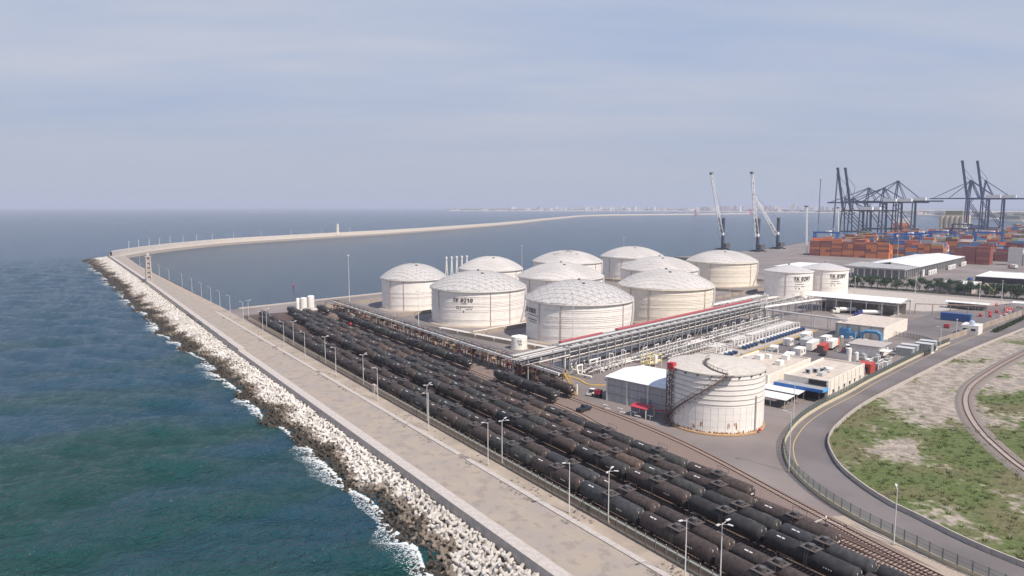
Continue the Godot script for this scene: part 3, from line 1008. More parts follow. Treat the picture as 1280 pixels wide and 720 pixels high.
func track(pts: Array, label: String, ties: bool, y := 0.02) -> Node3D:
	var t := thing("rail_track", label, "railway track", Vector3.ZERO, 0.0, "railway tracks of the terminal")
	var line := smooth_line(pts, 6)
	for sd: float in [-0.74, 0.74]:
		var s := S()
		for i in line.size() - 1:
			var d: Vector2 = (line[i + 1] - line[i]).normalized()
			var d0: Vector2 = (line[i] - line[maxi(0, i - 1)]).normalized() if i > 0 else d
			var d1: Vector2 = (line[mini(i + 2, line.size() - 1)] - line[i + 1]).normalized() if i < line.size() - 2 else d
			var n0 := Vector2(-(d0 + d).y, (d0 + d).x).normalized() * sd
			var n1 := Vector2(-(d + d1).y, (d + d1).x).normalized() * sd
			s.bar(xz(line[i] + n0, y + 0.12), xz(line[i + 1] + n1, y + 0.12), 0.15, 0.2)
		part("rail", s, mats["rail"], t)
	var sl := S()
	var left := 0.0
	for i in line.size() - 1:
		var seg: Vector2 = line[i + 1] - line[i]
		var l := seg.length()
		var d := seg / l
		while left < l:
			var c: Vector2 = line[i] + d * left
			var nn := Vector2(-d.y, d.x)
			var far_ := c.y < -200
			if ties or not far_:
				sl.bar(xz(c - nn * 1.25, y + 0.0), xz(c + nn * 1.25, y + 0.0), 0.26, 0.10)
			left += 0.75 if not far_ else 1.5
		left -= l
	stuff(part("sleepers", sl, mats["sleeper"], t))
	return t

func make_fences_and_lamps() -> void:
	# perimeter fence of upright bars
	var bars := S()
	for k in 12: bars.box(Vector3(0, 1.3, -1.15 + k * 0.21), Vector3(0.025, 2.1, 0.04))
	bars.box(Vector3(0, 2.3, 0), Vector3(0.05, 0.06, 2.44)); bars.box(Vector3(0, 0.4, 0), Vector3(0.05, 0.06, 2.44))
	var panel := bars.done()
	var post := bx(Vector3(0, 1.3, 0), Vector3(0.12, 2.6, 0.12)).done()
	var plinth := bx(Vector3(0, 0.13, 0), Vector3(0.24, 0.3, 2.5)).done()
	var f := thing("perimeter_fence", "long grey-brown bar fence between the promenade and the tank cars", "fence", Vector3(85.4, 0, -80))
	var fm := mat("fence_bar", hexc(150, 138, 128), 0.8, 0.0)
	for k in 140:
		var z := -30.0 - k * 2.5
		var at := Vector3(drift(85.4, z) - 85.4, 0, z + 80)
		if k == 71: continue
		part("fence_panel", panel, fm, f, at, Vector3(0, -0.0123, 0))
		part("post", post, fm, f, at + Vector3(0, 0, -1.25))
		part("plinth", plinth, mats["dark_concrete"], f, at, Vector3(0, -0.0123, 0))
	part("gate_pier", bx(Vector3(0, 1.3, 0), Vector3(0.9, 2.6, 2.3)), mats["pale_concrete"], f, Vector3(drift(85.4, -207.5) - 85.4, 0, -127.5))
	# pale pipe on low stools behind the fence
	var pl := thing("ground_pipe", "pale green pipe on low stools running along the outermost track", "pipe")
	part("pipe_run", S().pipe([Vector3(drift(86.75, 0), 1.0, 0), Vector3(drift(86.75, -384), 1.0, -384)], 0.17, 8), mat("pipe_green", hexc(176, 188, 180), 0.6), pl)
	part("pipe_run", S().pipe([Vector3(drift(87.15, 0), 0.85, 0), Vector3(drift(87.15, -384), 0.85, -384)], 0.09, 6), mats["pipe_green"], pl)
	var stool := bx(Vector3(0, 0.36, 0), Vector3(0.55, 0.85, 0.22)).done()
	for k in 48: part("stool", stool, mats["dark_concrete"], pl, Vector3(drift(86.85, -k * 8.0), 0, -k * 8.0))
	# lamp posts
	var lamp := make_lamp("street_lamp", 10.4, 1)
	tag(lamp, "grey lamp post on the verge outside the perimeter fence", "lamp post", "lamp posts along the perimeter fence")
	lamp.position = Vector3(82.6, 0, -72); lamp.rotation.y = PI
	for z in [-102.0, -132.5, -163.0, -198.0, -236.0, -272.0, -302.0, -338.0, -378.0, -410.0]:
		copy(lamp, Vector3(drift(82.6, z), 0, z), PI)
	var lamp2 := make_lamp("street_lamp", 10.4, 3)
	tag(lamp2, "grey lamp post with several heads standing inside the perimeter fence", "lamp post", "lamp posts inside the perimeter fence")
	lamp2.position = Vector3(86.3, 0, -68)
	for z in [-94.5, -132.0, -171.0, -219.0, -258.0, -300.0, -345.0, -382.0]:
		copy(lamp2, Vector3(drift(86.2, z), 0, z), 0.4)
	for z in [-436.0, -462.0, -492.0, -526.0, -566.0, -610.0, -664.0, -730.0, -800.0]:
		copy(lamp, Vector3(86.6 - (2.5 if z < -600 else 0.0), -0.03, z), PI, "lamp post on the harbour edge of the breakwater road", "lamp posts along the breakwater road")
	for a in [[122.7, -59.4, 0.6, "tall white lamp post on the strip between the tracks and the fenced road"], [137.7, -90.7, 2.2, "tall white lamp post outside the bend of the fenced road"], [173.2, -113.4, 2.4, "white lamp post by the car shelter and office"], [307.1, -135.4, 2.4, "white lamp post near the round fence of the substation"]]:
		var o := copy(lamp, Vector3(a[0], 0, a[1]), a[2], a[3], "lamp posts along the access road")
		if a[0] < 140 and a[0] > 130: o.scale = Vector3(1, 1.35, 1)
	# plain light masts of the plant
	var mast := thing("light_mast", "slim white light mast among the pumps and containers", "mast", P(20, -81))
	part("pole", S().cyl(Vector3.ZERO, Vector3(0, 24, 0), 0.2, 0.1, 8), mats["galvanised"], mast)
	part("lamp_head", bx(Vector3(0, 24, 0), Vector3(1.6, 0.3, 0.5)), mats["galvanised"], mast)
	part("foot", bx(Vector3(0, 0.2, 0), Vector3(0.8, 0.4, 0.8)), mats["concrete"], mast)
	for a in [[-13, 171, "slim light mast on the quay behind the rail yard", 30], [181, 205, "slim light mast on the quay between the domed tanks", 27], [313, 192, "slim light mast behind the farthest domed tank", 30], [-39, -28, "slim light mast in front of the tank lettered 0303", 26], [-58, 46, "slim light mast before the tank lettered TK 0210", 22], [192, -60, "slim light mast beside the loading canopy", 18], [120, -128, "short white mast by the gatehouse", 8], [270, -122, "light mast in front of the hedge trees", 14], [286, -70, "light mast at the tree row before the small office", 14], [560, 15, "tall light mast beyond the warehouse", 34], [225, -118, "light mast among the red fire monitors", 15]]:
		var o := copy(mast, P(a[0], a[1]), TURN, a[2], "slim light masts")
		o.scale = Vector3(1, a[3] / 24.0, 1)

func make_lamp(called: String, h: float, heads: int) -> Node3D:
	var t := thing(called, "lamp post", "lamp post")
	part("pole", S().cyl(Vector3(0, -0.1, 0), Vector3(0, h, 0), 0.12, 0.07, 8), mats["galvanised"], t)
	part("foot", bx(Vector3(0, 0.1, 0), Vector3(0.5, 0.5, 0.5)), mats["concrete"], t)
	for k in heads:
		var a := TAU * k / heads * 0.7
		var d := Vector3(cos(a), 0, sin(a))
		var s := S()
		s.bar(Vector3(0, h - 0.25, 0), d * 1.1 + Vector3(0, h + 0.15, 0), 0.07, 0.07)
		part("arm", s, mats["galvanised"], t)
		part("lamp_head", S().bar(d * 1.0 + Vector3(0, h + 0.15, 0), d * 1.85 + Vector3(0, h + 0.2, 0), 0.36, 0.12), mats["galvanised"], t)
	return t

func make_rail_rack() -> void:
	var t := thing("loading_rack", "long elevated rail loading rack with white edge beam and brown pipework", "loading rack", Vector3(136.6, 0, -280))
	var z0 := -104.0
	var z1 := 106.0
	var L := z1 - z0
	part("edge_beam", S().box(Vector3(0, 6.0, (z0 + z1) / 2), Vector3(0.45, 0.85, L)), mats["white_paint"], t)
	part("edge_beam", S().box(Vector3(5.8, 6.0, (z0 + z1) / 2), Vector3(0.25, 0.5, L)), mats["steel"], t)
	part("deck", S().box(Vector3(2.9, 6.05, (z0 + z1) / 2), Vector3(5.5, 0.14, L)), mats["steel"], t)
	var pc := ["dark_steel", "steel", "rust_brown", "steel", "dark_steel"]
	for k in 5:
		part("header_pipe", S().pipe([Vector3(1.2 + k * 0.85, 6.5 + (k % 2) * 0.1, z0), Vector3(1.2 + k * 0.85, 6.5 + (k % 2) * 0.1, z1)], 0.2 + 0.05 * (k % 3), 8), mats[pc[k]], t)
	var col := bx(Vector3(0, 2.9, 0), Vector3(0.34, 5.8, 0.34)).done()
	var cross := bx(Vector3(2.9, 5.6, 0), Vector3(6.0, 0.35, 0.3)).done()
	var rail := S()
	for k in 12: rail.bar(Vector3(0, 6.2, -4.2 + k * 0.8), Vector3(0, 7.2, -4.2 + k * 0.8), 0.04, 0.04)
	rail.bar(Vector3(0, 7.2, -5), Vector3(0, 7.2, 5), 0.06, 0.06); rail.bar(Vector3(0, 6.7, -5), Vector3(0, 6.7, 5), 0.05, 0.05)
	var railm := rail.done()
	var tan_ := mat("rack_tan", hexc(198, 168, 138), 0.85, 0, "rust", 0.1)
	for k in 21:
		var z := z0 + 5.0 + k * 10.0
		part("column", col, tan_, t, Vector3(0.2, 0, z)); part("column", col, tan_, t, Vector3(5.6, 0, z))
		part("cross_beam", cross, tan_, t, Vector3(0, 0, z))
		part("handrail", railm, mats["steel"], t, Vector3(5.8, 0, z))
	# loading arms, drop pipes and hoses hanging over the cars
	var r := RandomNumberGenerator.new(); r.seed = 61
	for k in 34:
		var z := z0 + 3.0 + k * 6.1 + r.randf_range(-1, 1)
		var s := S()
		var reach := r.randf_range(3.0, 6.5)
		s.pipe([Vector3(0.6, 6.4, z), Vector3(0.6, 7.6, z), Vector3(-reach, 7.2, z + 0.4), Vector3(-reach - 0.4, 4.7, z + 0.4)], 0.11, 6)
		s.pipe([Vector3(-0.1, 6.0, z + 0.9), Vector3(-0.5, 3.0, z + 1.2), Vector3(-1.0, 1.0, z + 1.3)], 0.13, 6)
		s.box(Vector3(-0.9, 4.5, z - 1.4), Vector3(1.5, 0.12, 2.2))
		s.bar(Vector3(-0.2, 5.6, z - 1.2), Vector3(-1.5, 4.5, z - 1.2), 0.1, 0.1)
		part("loading_arm", s, [mats["rust_brown"], tan_, mats["dark_steel"]][r.randi() % 3], t)
	for k in 104:
		var z := z0 + 2.0 + k * 1.98
		var s := S()
		s.box(Vector3(r.randf_range(-2.6, 4.0), r.randf_range(2.2, 4.8), z), Vector3(r.randf_range(0.5, 1.6), r.randf_range(0.6, 1.8), r.randf_range(0.6, 2.4)))
		s.pipe([Vector3(1.5, 0.0, z + 1), Vector3(1.5, 3.4, z + 1), Vector3(4.6, 3.4, z + 1), Vector3(4.6, 5.6, z + 1)], 0.16, 6)
		part("valve_set", s, [mats["rust_brown"], tan_, mats["steel"], mats["rust_brown"], tan_][r.randi() % 5], t)
	# access stair in yellow at the near end
	var st := S()
	for sd in [0.0, 1.1]:
		st.bar(Vector3(1.6 + sd, 6.1, z1 + 0.2), Vector3(1.6 + sd, 0.1, z1 + 6.6), 0.12, 0.3)
		st.bar(Vector3(1.6 + sd, 7.1, z1 + 0.2), Vector3(1.6 + sd, 1.1, z1 + 6.6), 0.08, 0.08)
	var part_stair := part("stair", st, mats["yellow"], t)
	var tr := S()
	for k in 18: tr.box(Vector3(2.15, 5.9 - k * 0.33, z1 + 0.5 + k * 0.35), Vector3(1.0, 0.06, 0.28))
	part("treads", tr, mats["yellow"], part_stair)
	for k in 3:
		part("bollard", S().cyl(Vector3(-2.2 + k * 2.4, -0.02, z1 + 3.0 + k * 1.5), Vector3(-2.2 + k * 2.4, 3.4, z1 + 3.0 + k * 1.5), 0.3, 0.3, 10), mats["white_paint"], t)
	# three small white vertical tanks at the far end of the yard
	var ws := [[123.4, -405.0, 1.0, 6.6, "slim"], [126.0, -402.5, 1.9, 7.0, "nearer stout"], [130.9, -404.5, 2.0, 7.6, "farther stout"]]
	for w in ws:
		var o := thing("white_tank", "%s white upright tank at the far end of the rail yard" % w[4], "tank", Vector3(w[0], 0, w[1]), 0, "small white tanks behind the rail cars")
		part("shell", S().lathe([Vector2(w[2], 0.3), Vector2(w[2], w[3] - 0.4), Vector2(w[2] * 0.8, w[3]), Vector2(0, w[3] + 0.15)], 18), mats["white_paint"], o)
		part("plinth", S().cyl(Vector3(0, -0.03, 0), Vector3(0, 0.35, 0), w[2] + 0.4, w[2] + 0.4, 16), mats["concrete"], o)
		part("ladder", S().bar(Vector3(w[2] + 0.1, 0.3, 0), Vector3(w[2] + 0.1, w[3], 0), 0.4, 0.1), mats["steel"], o)
	var hr := thing("low_white_wall", "low white wall beside the small white tanks", "wall", Vector3(127, 0, -397.5))
	part("wall_panel", bx(Vector3(0, 0.6, 0), Vector3(15, 1.2, 0.4)), mats["white_paint"], hr)
	part("coping", bx(Vector3(0, 1.25, 0), Vector3(15.2, 0.12, 0.6)), mats["pale_concrete"], hr)
	# quay parapet along the back of the yard
	var q := thing("quay_parapet", "pale low parapet along the quay behind the rail yard", "wall", P(-72, 197))
	for k in 12:
		part("parapet_segment", bx(Vector3(k * 10.0 + 5, 0.35, 0), Vector3(9.92, 0.8, 0.9)), mats["pale_concrete"], q, Vector3.ZERO, Vector3(0, TURN, 0))
	# lighthouse
	var lh := thing("light_tower", "pale square lighthouse tower with open slits on the breakwater", "lighthouse", Vector3(70.9, 0, -620))
	for sx in [-1, 1]:
		for sz in [-1, 1]:
			part("corner_pier", S().bar(Vector3(sx * 1.7, 0, sz * 1.7), Vector3(sx * 1.35, 20, sz * 1.35), 0.9, 0.9), mats["pale_concrete"], lh)
	for k in 6:
		part("floor_band", bx(Vector3(0, 1.6 + k * 3.6, 0), Vector3(3.7 - k * 0.1, 0.7, 3.7 - k * 0.1)), mats["pale_concrete"], lh)
	part("core", bx(Vector3(0, 10, 0), Vector3(1.5, 20, 1.5)), mats["concrete"], lh)
	part("gallery", bx(Vector3(0, 20.2, 0), Vector3(4.2, 0.5, 4.2)), mats["pale_concrete"], lh)
	part("lantern_room", S().lathe([Vector2(1.3, 20.4), Vector2(1.3, 22.2), Vector2(0, 23.4)], 10), mats["pale_concrete"], lh)
	part("plinth", bx(Vector3(0, 0.3, 0), Vector3(5.2, 0.8, 5.2)), mats["concrete"], lh)
func pthing(called: String, label: String, category: String, a: float, b: float, group := "", y := 0.0) -> Node3D:
	return thing(called, label, category, P(a, b, y), TURN, group)

var dome_mesh: ArrayMesh
var dome_lattice: ArrayMesh
func dome_y(r: float, R: float, rise: float) -> float:
	var rad := (R * R + rise * rise) / (2.0 * rise)
	return sqrt(maxf(rad * rad - r * r, 0)) - (rad - rise)
func build_dome() -> void:
	var R := 25.0
	var rise := 8.0
	var prof := []
	for i in 11:
		var r := R * (1.0 - i / 10.0)
		prof.append(Vector2(r, dome_y(r, R, rise)))
	dome_mesh = S().lathe(prof, 48).done()
	var s := S()
	var step := 3.1
	for d in 3:
		var th := PI / 3.0 * d
		var u := Vector2(cos(th), sin(th))
		var w := Vector2(-u.y, u.x)
		for k in range(-8, 9):
			var off := k * step
			var half := sqrt(maxf(R * R - off * off, 0))
			if half < 2.0: continue
			var n := int(ceil(half * 2.0 / 4.0))
			for i in n:
				var a := w * off + u * lerpf(-half, half, float(i) / n)
				var b := w * off + u * lerpf(-half, half, float(i + 1) / n)
				s.bar(Vector3(a.x, dome_y(a.length(), R, rise) + 0.03, a.y), Vector3(b.x, dome_y(b.length(), R, rise) + 0.03, b.y), 0.24, 0.14)
	dome_lattice = s.done()

# a point on a shell: angle phi from the side that faces the road end of the terminal, positive to the right of someone looking at it from there
func shell_frame(at: Vector3, R: float, phi: float, y: float) -> Transform3D:
	var d := Vector3(0, 0, 0) - at
	d.y = 0
	d = d.normalized()
	var right := (-d).cross(Vector3.UP).normalized()
	var nrm := d * cos(phi) + right * sin(phi)
	var tang := Vector3.UP.cross(nrm).normalized()
	return Transform3D(Basis(tang, Vector3.UP, nrm), nrm * R + Vector3(0, y, 0))

func letter_on(t: Node3D, R: float, text: String, phi0: float, y: float, size: float, m: Material) -> void:
	var phi := phi0
	for ch in text:
		if ch == " ":
			phi += size * 0.45 / R; continue
		var tm := TextMesh.new()
		tm.text = ch
		var f := SystemFont.new(); f.font_names = PackedStringArray(["Droid Sans"]); f.font_weight = 700
		tm.font = f
		tm.font_size = 64
		tm.pixel_size = size / 46.0
		tm.depth = 0.06
		var o := part("letter", tm, m, t)
		o.transform = shell_frame(t.position, R + 0.28, phi + size * 0.36 / R, y)
		phi += size * (0.80 if ch != "K" else 0.86) / R

func text_lines(t: Node3D, R: float, phi0: float, width: float, rows: Array, m: Material, seed_: int) -> void:
	# small unreadable lines of print under the number
	var r := RandomNumberGenerator.new(); r.seed = seed_
	var s := S()
	for row in rows:
		var x: float = row[1]
		while x < row[2]:
			var w := r.randf_range(0.35, 0.9)
			s.box(Vector3.ZERO, Vector3(w, row[3], 0.05), shell_frame(t.position, R + 0.03, phi0 + (x + w / 2) / R, row[0]))
			x += w + r.randf_range(0.15, 0.4)
	stuff(part("small_print", s, m, t))

func big_tank(a: float, b: float, R: float, H: float, label: String, cream := false, lattice_dark := false, rings := 5, risers := [-0.79, -0.315, 0.92]) -> Node3D:
	var t := thing("storage_tank", label, "storage tank", P(a, b), 0.0, "large domed storage tanks")
	var wm: Material = mats["tank_cream"] if cream else mats["tank_white"]
	part("shell", S().lathe([Vector2(R, 0.3), Vector2(R, H * 0.2), Vector2(R, H * 0.4), Vector2(R, H * 0.6), Vector2(R, H * 0.8), Vector2(R, H - 0.2)], 72), wm, t)
	part("foundation", S().lathe([Vector2(R + 2.2, -0.1), Vector2(R + 1.2, 0.45), Vector2(R - 0.2, 0.45)], 48), mats["bund"], t)
	var e := R + 0.95
	part("eave", S().lathe([Vector2(R, H - 0.9), Vector2(e - 0.15, H - 0.55), Vector2(e, H - 0.4), Vector2(e, H + 0.25), Vector2(e - 0.4, H + 0.4), Vector2(R - 0.4, H + 0.45)], 72), mats["white_paint"] if not cream else wm, t)
	var d := part("dome_roof", dome_mesh, mats["dome"] if lattice_dark else mats["dome_plain"], t, Vector3(0, H + 0.3, 0))
	d.scale = Vector3(e / 25.0, 1.0, e / 25.0)
	var l := part("lattice", dome_lattice, mats["lattice"] if lattice_dark else mats["lattice_faint"], d)
	stuff(l)
	part("vent", S().lathe([Vector2(0.6, 8.1 + H), Vector2(0.6, 8.7 + H), Vector2(0.8, 8.8 + H), Vector2(0, 9.1 + H)], 10), mats["dark_steel"], t)
	part("hatch", S().box(Vector3.ZERO, Vector3(1.1, 0.7, 1.1), Transform3D(Basis.IDENTITY, shell_frame(t.position, R * 0.35, 0.25, H + 0.5 + dome_y(R * 0.35, R, 8.0)).origin)), mats["dark_steel"], t)
	var ys := [0.20, 0.47, 0.60, 0.69, 0.85]
	for k in rings:
		part("spray_ring", S().ring(R + 0.08, H * ys[k], 0.08, 0.10, 72), mats["ring_pipe"], t)
		part("spray_ring", S().ring(R + 0.08, H * ys[k] - 0.75, 0.07, 0.08, 72), mats["ring_pipe"], t)
	for ph in risers:
		var f := shell_frame(t.position, R + 0.25, ph, 0)
		part("riser_pipe", S().cyl(f.origin + Vector3(0, 0.2, 0), f.origin + Vector3(0, H - 0.5, 0), 0.14, 0.14, 6), mats["riser"], t)
	# gauge stair winding up the shell
	var st := S()
	for k in 26:
		var p0 := shell_frame(t.position, R + 0.7, 1.05 + k * 0.024, 0.6 + k * H / 26.0).origin
		var p1 := shell_frame(t.position, R + 0.7, 1.05 + (k + 1) * 0.024, 0.6 + (k + 1) * H / 26.0).origin
		if k < 25: st.bar(p0, p1, 0.9, 0.16)
		if k < 25: st.bar(p0 + Vector3(0, 1.0, 0), p1 + Vector3(0, 1.0, 0), 0.08, 0.08)
	part("stair", st, mats["steel"], t)
	return t

func make_tanks() -> void:
	mat("lattice_faint", hexc(188, 185, 182), 0.6, 0.1)
	mat("ring_pipe", hexc(222, 213, 209), 0.7)
	mat("riser", hexc(168, 140, 134), 0.8)
	mat("print", hexc(66, 64, 68), 0.8)
	build_dome()
	var tA := big_tank(0, 68, 24.7, 17.9, "white domed storage tank lettered TK 0210 with latticed roof", false, true, 5, [-0.94, 0.25, 0.70])
	letter_on(tA, 24.7, "TK 0210", -0.53, 13.5, 2.0, mats["print"])
	text_lines(tA, 24.7, 0, 10, [[11.6, -8.6, -6.4, 0.4], [10.0, -11.6, -2.8, 0.5], [9.1, -11.4, -9.0, 0.4], [9.0, -6.4, -3.4, 0.4], [7.7, -7.8, -7.0, 0.9]], mats["print"], 3)
	var tB := big_tank(0, 0, 24.4, 17.9, "white domed storage tank numbered 0303 nearest the pipe rack corner", false, true)
	letter_on(tB, 24.4, "TK 0303", -1.34, 13.4, 2.1, mats["print"])
	text_lines(tB, 24.4, 0, 10, [[11.4, -30, -21, 0.4], [9.4, -30, -21, 0.5], [8.4, -28, -21, 0.45]], mats["print"], 5)
	big_tank(75.7, 0, 24.9, 17.9, "cream domed storage tank behind the red-edged pipe rack", true)
	big_tank(72.5, 71.5, 25.5, 17.9, "white domed storage tank squeezed between the lettered front tanks")
	big_tank(80, 140, 21.0, 17.9, "white domed storage tank half hidden behind the one lettered TK 0210")
	big_tank(5.6, 130, 19.0, 17.9, "smaller white domed storage tank standing on a raised earth pad", false, true, 3)
	big_tank(159, 56, 25.5, 17.9, "white domed storage tank between the cream tank and the quay")
	big_tank(251, 57, 26, 17.9, "cream-white domed storage tank nearest the mobile harbour cranes", true)
	big_tank(246, 137, 26, 17.9, "white domed storage tank farthest out beside the harbour water")
	var tI := big_tank(166, 142.6, 26.3, 17.9, "white domed storage tank with dark patches on its roof")
	var r := RandomNumberGenerator.new(); r.seed = 8
	for k in 11:
		var ph := r.randf_range(-0.9, 0.9)
		var rr := r.randf_range(0.15, 0.6) * 26.0
		var f := shell_frame(tI.position, rr, ph, 18.2 + dome_y(rr, 27.2, 8.0))
		part("roof_patch", S().box(Vector3.ZERO, Vector3(r.randf_range(1.0, 2.6), 0.25, r.randf_range(1.0, 2.0)), Transform3D(Basis(Vector3.UP, r.randf() * 3), f.origin)), mats["dark_steel"], tI)
	# pad under the smaller tank
	# two lettered tanks with shallow cone roofs
	var k := 0
	for d in [[213.0, -11.0, "TK 0207", "white cone-roofed tank lettered TK 0207 beside the loading canopy", 0.20], [248.0, -22.0, "TK 0207", "white cone-roofed tank partly hidden behind its lettered twin", 0.20]]:
		var R := 15.2
		var H := 17.2
		var t := thing("storage_tank", d[3], "storage tank", P(d[0], d[1]), 0.0, "pair of lettered cone-roofed tanks")
		part("shell", S().lathe([Vector2(R, 0.2), Vector2(R, H * 0.5), Vector2(R, H)], 56), mats["tank_white"], t)
		part("foundation", S().lathe([Vector2(R + 1.5, -0.1), Vector2(R + 1.0, 0.35), Vector2(R - 0.2, 0.35)], 40), mats["concrete"], t)
		part("eave", S().lathe([Vector2(R, H - 0.6), Vector2(R + 0.6, H - 0.4), Vector2(R + 0.6, H + 0.1), Vector2(R - 0.2, H + 0.25)], 56), mats["white_paint"], t)
		part("cone_roof", S().lathe([Vector2(R + 0.4, H + 0.15), Vector2(R * 0.5, H + 2.3), Vector2(0, H + 3.9)], 40), mats["dome"], t)
		part("vent", S().cyl(Vector3(0, H + 3.6, 0), Vector3(0, H + 4.6, 0), 0.5, 0.6, 8), mats["dark_steel"], t)
		for j in 4: part("spray_ring", S().ring(R + 0.1, H * (0.3 + 0.18 * j), 0.08, 0.1, 56), mats["ring_pipe"], t)
		var f := shell_frame(t.position, R + 0.2, -0.1, 0)
		part("riser_pipe", S().cyl(f.origin, f.origin + Vector3(0, H - 0.4, 0), 0.14, 0.14, 6), mats["riser"], t)
		letter_on(t, R, d[2], d[4] + 0.02, 13.0, 2.3, mats["print"])
		text_lines(t, R, 0, 8, [[11.4, 4.2, 10.5, 0.4], [10.6, 4.6, 9.0, 0.3], [9.3, 4.2, 10.2, 0.45], [7.8, 3.8, 6.4, 0.4], [7.8, 8.4, 10.8, 0.4], [6.6, 4.6, 5.2, 0.8], [6.6, 6.6, 7.4, 0.9]], mats["print"], 20 + k)
		k += 1
	# small white tank beside 0303 and low bund walls
	var s := pthing("white_tank", "small white upright tank between the rail rack and the lettered tanks", "tank", -41.5, -1)
	part("shell", S().lathe([Vector2(3.4, 0.2), Vector2(3.4, 5.4), Vector2(0, 6.2)], 28), mats["white_paint"], s)
	part("plinth", S().cyl(Vector3(0, -0.1, 0), Vector3(0, 0.3, 0), 3.9, 3.9, 24), mats["concrete"], s)
	text_lines(s, 3.4, -0.2, 2, [[4.0, -0.8, 1.0, 0.4], [3.2, -0.6, 0.8, 0.3], [2.4, -0.3, 0.5, 0.5]], mats["print"], 9)
	var runs := [[-38, -31, 121, -31, "along the pipe rack side of the tank farm"], [-38, 35, 121, 35, "between the tanks lettered 0303 and TK 0210"], [-38, 105, 121, 105, "behind the tank lettered TK 0210"], [-38, -31, -38, 165, "facing the rail loading rack"], [38, -31, 38, 165, "between the lettered tanks and the cream tank"], [121, -31, 121, 178, "beside the cream tank on its harbour side"], [121, 15, 288, 15, "in front of the two tanks nearest the cone-roofed pair"], [206, 15, 206, 178, "between the patched tank and the far tanks"], [121, 98, 288, 98, "behind the tank between cream tank and quay"], [288, 15, 288, 178, "on the crane side of the cream-white tank"], [121, 178, 288, 178, "along the quay behind the far tanks"], [-38, 165, 121, 165, "along the quay behind the smaller tank"]]
	for q in runs:
		var o := pthing("bund_wall", "low beige bund wall " + q[4], "wall", q[0], q[1], "bund walls between the storage tanks")
		var v := Vector3(q[2] - q[0], 0, -(q[3] - q[1]))
		var n := int(v.length() / 12.0)
		for i in n:
			part("wall_panel", S().bar(v * (float(i) / n) + Vector3(0, 0.85, 0), v * (float(i + 1) / n - 0.004) + Vector3(0, 0.85, 0), 0.35, 1.8), mats["bund"], o)
	# rusty white tank with the diagonal stair
	var R := 13.0
	var H := 16.2
	var t := thing("storage_tank", "rust-footed white tank with a diagonal outside stair near the tracks", "storage tank", P(-76.3, -109.1), 0.0)
	part("shell", S().lathe([Vector2(R, 0.5), Vector2(R, 4), Vector2(R, 8), Vector2(R, 12), Vector2(R, H)], 72), mats["tank_white"], t)
	# rust creeping up from the foot: separate flakes of corrosion on the lowest plates
	var rs := S()
	for i in 170:
		var ph := r.randf_range(-1.7, 1.7)
		var hh := r.randf_range(0.15, 0.6) * (2.0 if r.randf() < 0.12 else 1.0)
		rs.box(Vector3.ZERO, Vector3(r.randf_range(0.05, 0.5), hh, 0.02), shell_frame(t.position, R + 0.012, ph, 0.45 + hh * 0.5))
	for q in [[0.42, 3.0], [0.28, 2.6], [-0.25, 2.8], [0.46, 2.3], [-0.42, 1.9]]:
		for w in 5: rs.box(Vector3.ZERO, Vector3(r.randf_range(0.06, 0.16), r.randf_range(0.4, 1.3), 0.03), shell_frame(t.position, R + 0.02, q[0] + r.randf_range(-0.03, 0.03), q[1] + r.randf_range(-0.3, 0.3)))
	stuff(part("rust_patches", rs, mat("rust_patch", hexc(190, 138, 92), 0.95, 0, "rust", 0.6), t))
	part("foot_ring", S().lathe([Vector2(R + 0.5, 0.0), Vector2(R + 0.5, 0.25), Vector2(R + 0.15, 0.5), Vector2(R - 0.1, 0.5)], 72), mat("rust_ring", hexc(196, 160, 122), 0.95, 0, "rust", 0.4), t)
	part("cone_roof", S().lathe([Vector2(R + 0.25, H - 0.25), Vector2(R + 0.25, H + 0.1), Vector2(R * 0.66, H + 0.9), Vector2(R * 0.33, H + 1.5), Vector2(0, H + 1.9)], 64), mat("cone_grey", hexc(196, 189, 180), 0.85, 0, "grain", 0.06), t)
	for j in 6: part("wind_girder", S().ring(R, H - 1.3 - 1.35 * j, 0.13, 0.13, 72), mats["girder"] if mats.has("girder") else mat("girder", hexc(168, 162, 162), 0.8), t)
	for j in 22:
		var f := shell_frame(t.position, R + 0.01, -1.55 + j * 0.148, 4.1)
		part("plate_seam", S().box(Vector3.ZERO, Vector3(0.07, 7.0, 0.06), f), mat("seam", hexc(208, 202, 198), 0.8), t)
	for j in 4: part("plate_seam", S().ring(R, 2.2 + 1.75 * j, 0.03, 0.05, 72), mats["seam"], t)
	var stair := S()
	var hand := S()
	var n := 46
	var pa := Vector3.ZERO
	for i in n + 1:
		var ph := lerpf(-1.30, 0.20, float(i) / n)
		var y := lerpf(0.5, H + 0.1, float(i) / n)
		var f := shell_frame(t.position, R + 0.75, ph, y)
		stair.box(Vector3.ZERO, Vector3(0.36, 0.08, 1.0), f)
		var p := shell_frame(t.position, R + 1.25, ph, y).origin
		if i > 0:
			hand.bar(pa, p, 0.10, 0.38)
			hand.bar(pa + Vector3(0, 1.1, 0), p + Vector3(0, 1.1, 0), 0.09, 0.09)
			hand.bar(pa + Vector3(0, 0.6, 0), p + Vector3(0, 0.6, 0), 0.06, 0.06)
			if i % 2 == 0: hand.bar(p, p + Vector3(0, 1.1, 0), 0.07, 0.07)
			if i % 4 == 0: stair.bar(p - Vector3(0, 0.1, 0), shell_frame(t.position, R, ph, y - 1.3).origin, 0.09, 0.09)
		pa = p
	var sm := mat("stair_brown", hexc(104, 88, 84), 0.85)
	var sp := part("stair", stair, sm, t)
	part("handrail", hand, sm, sp)
	var walk := S()
	var rail := S()
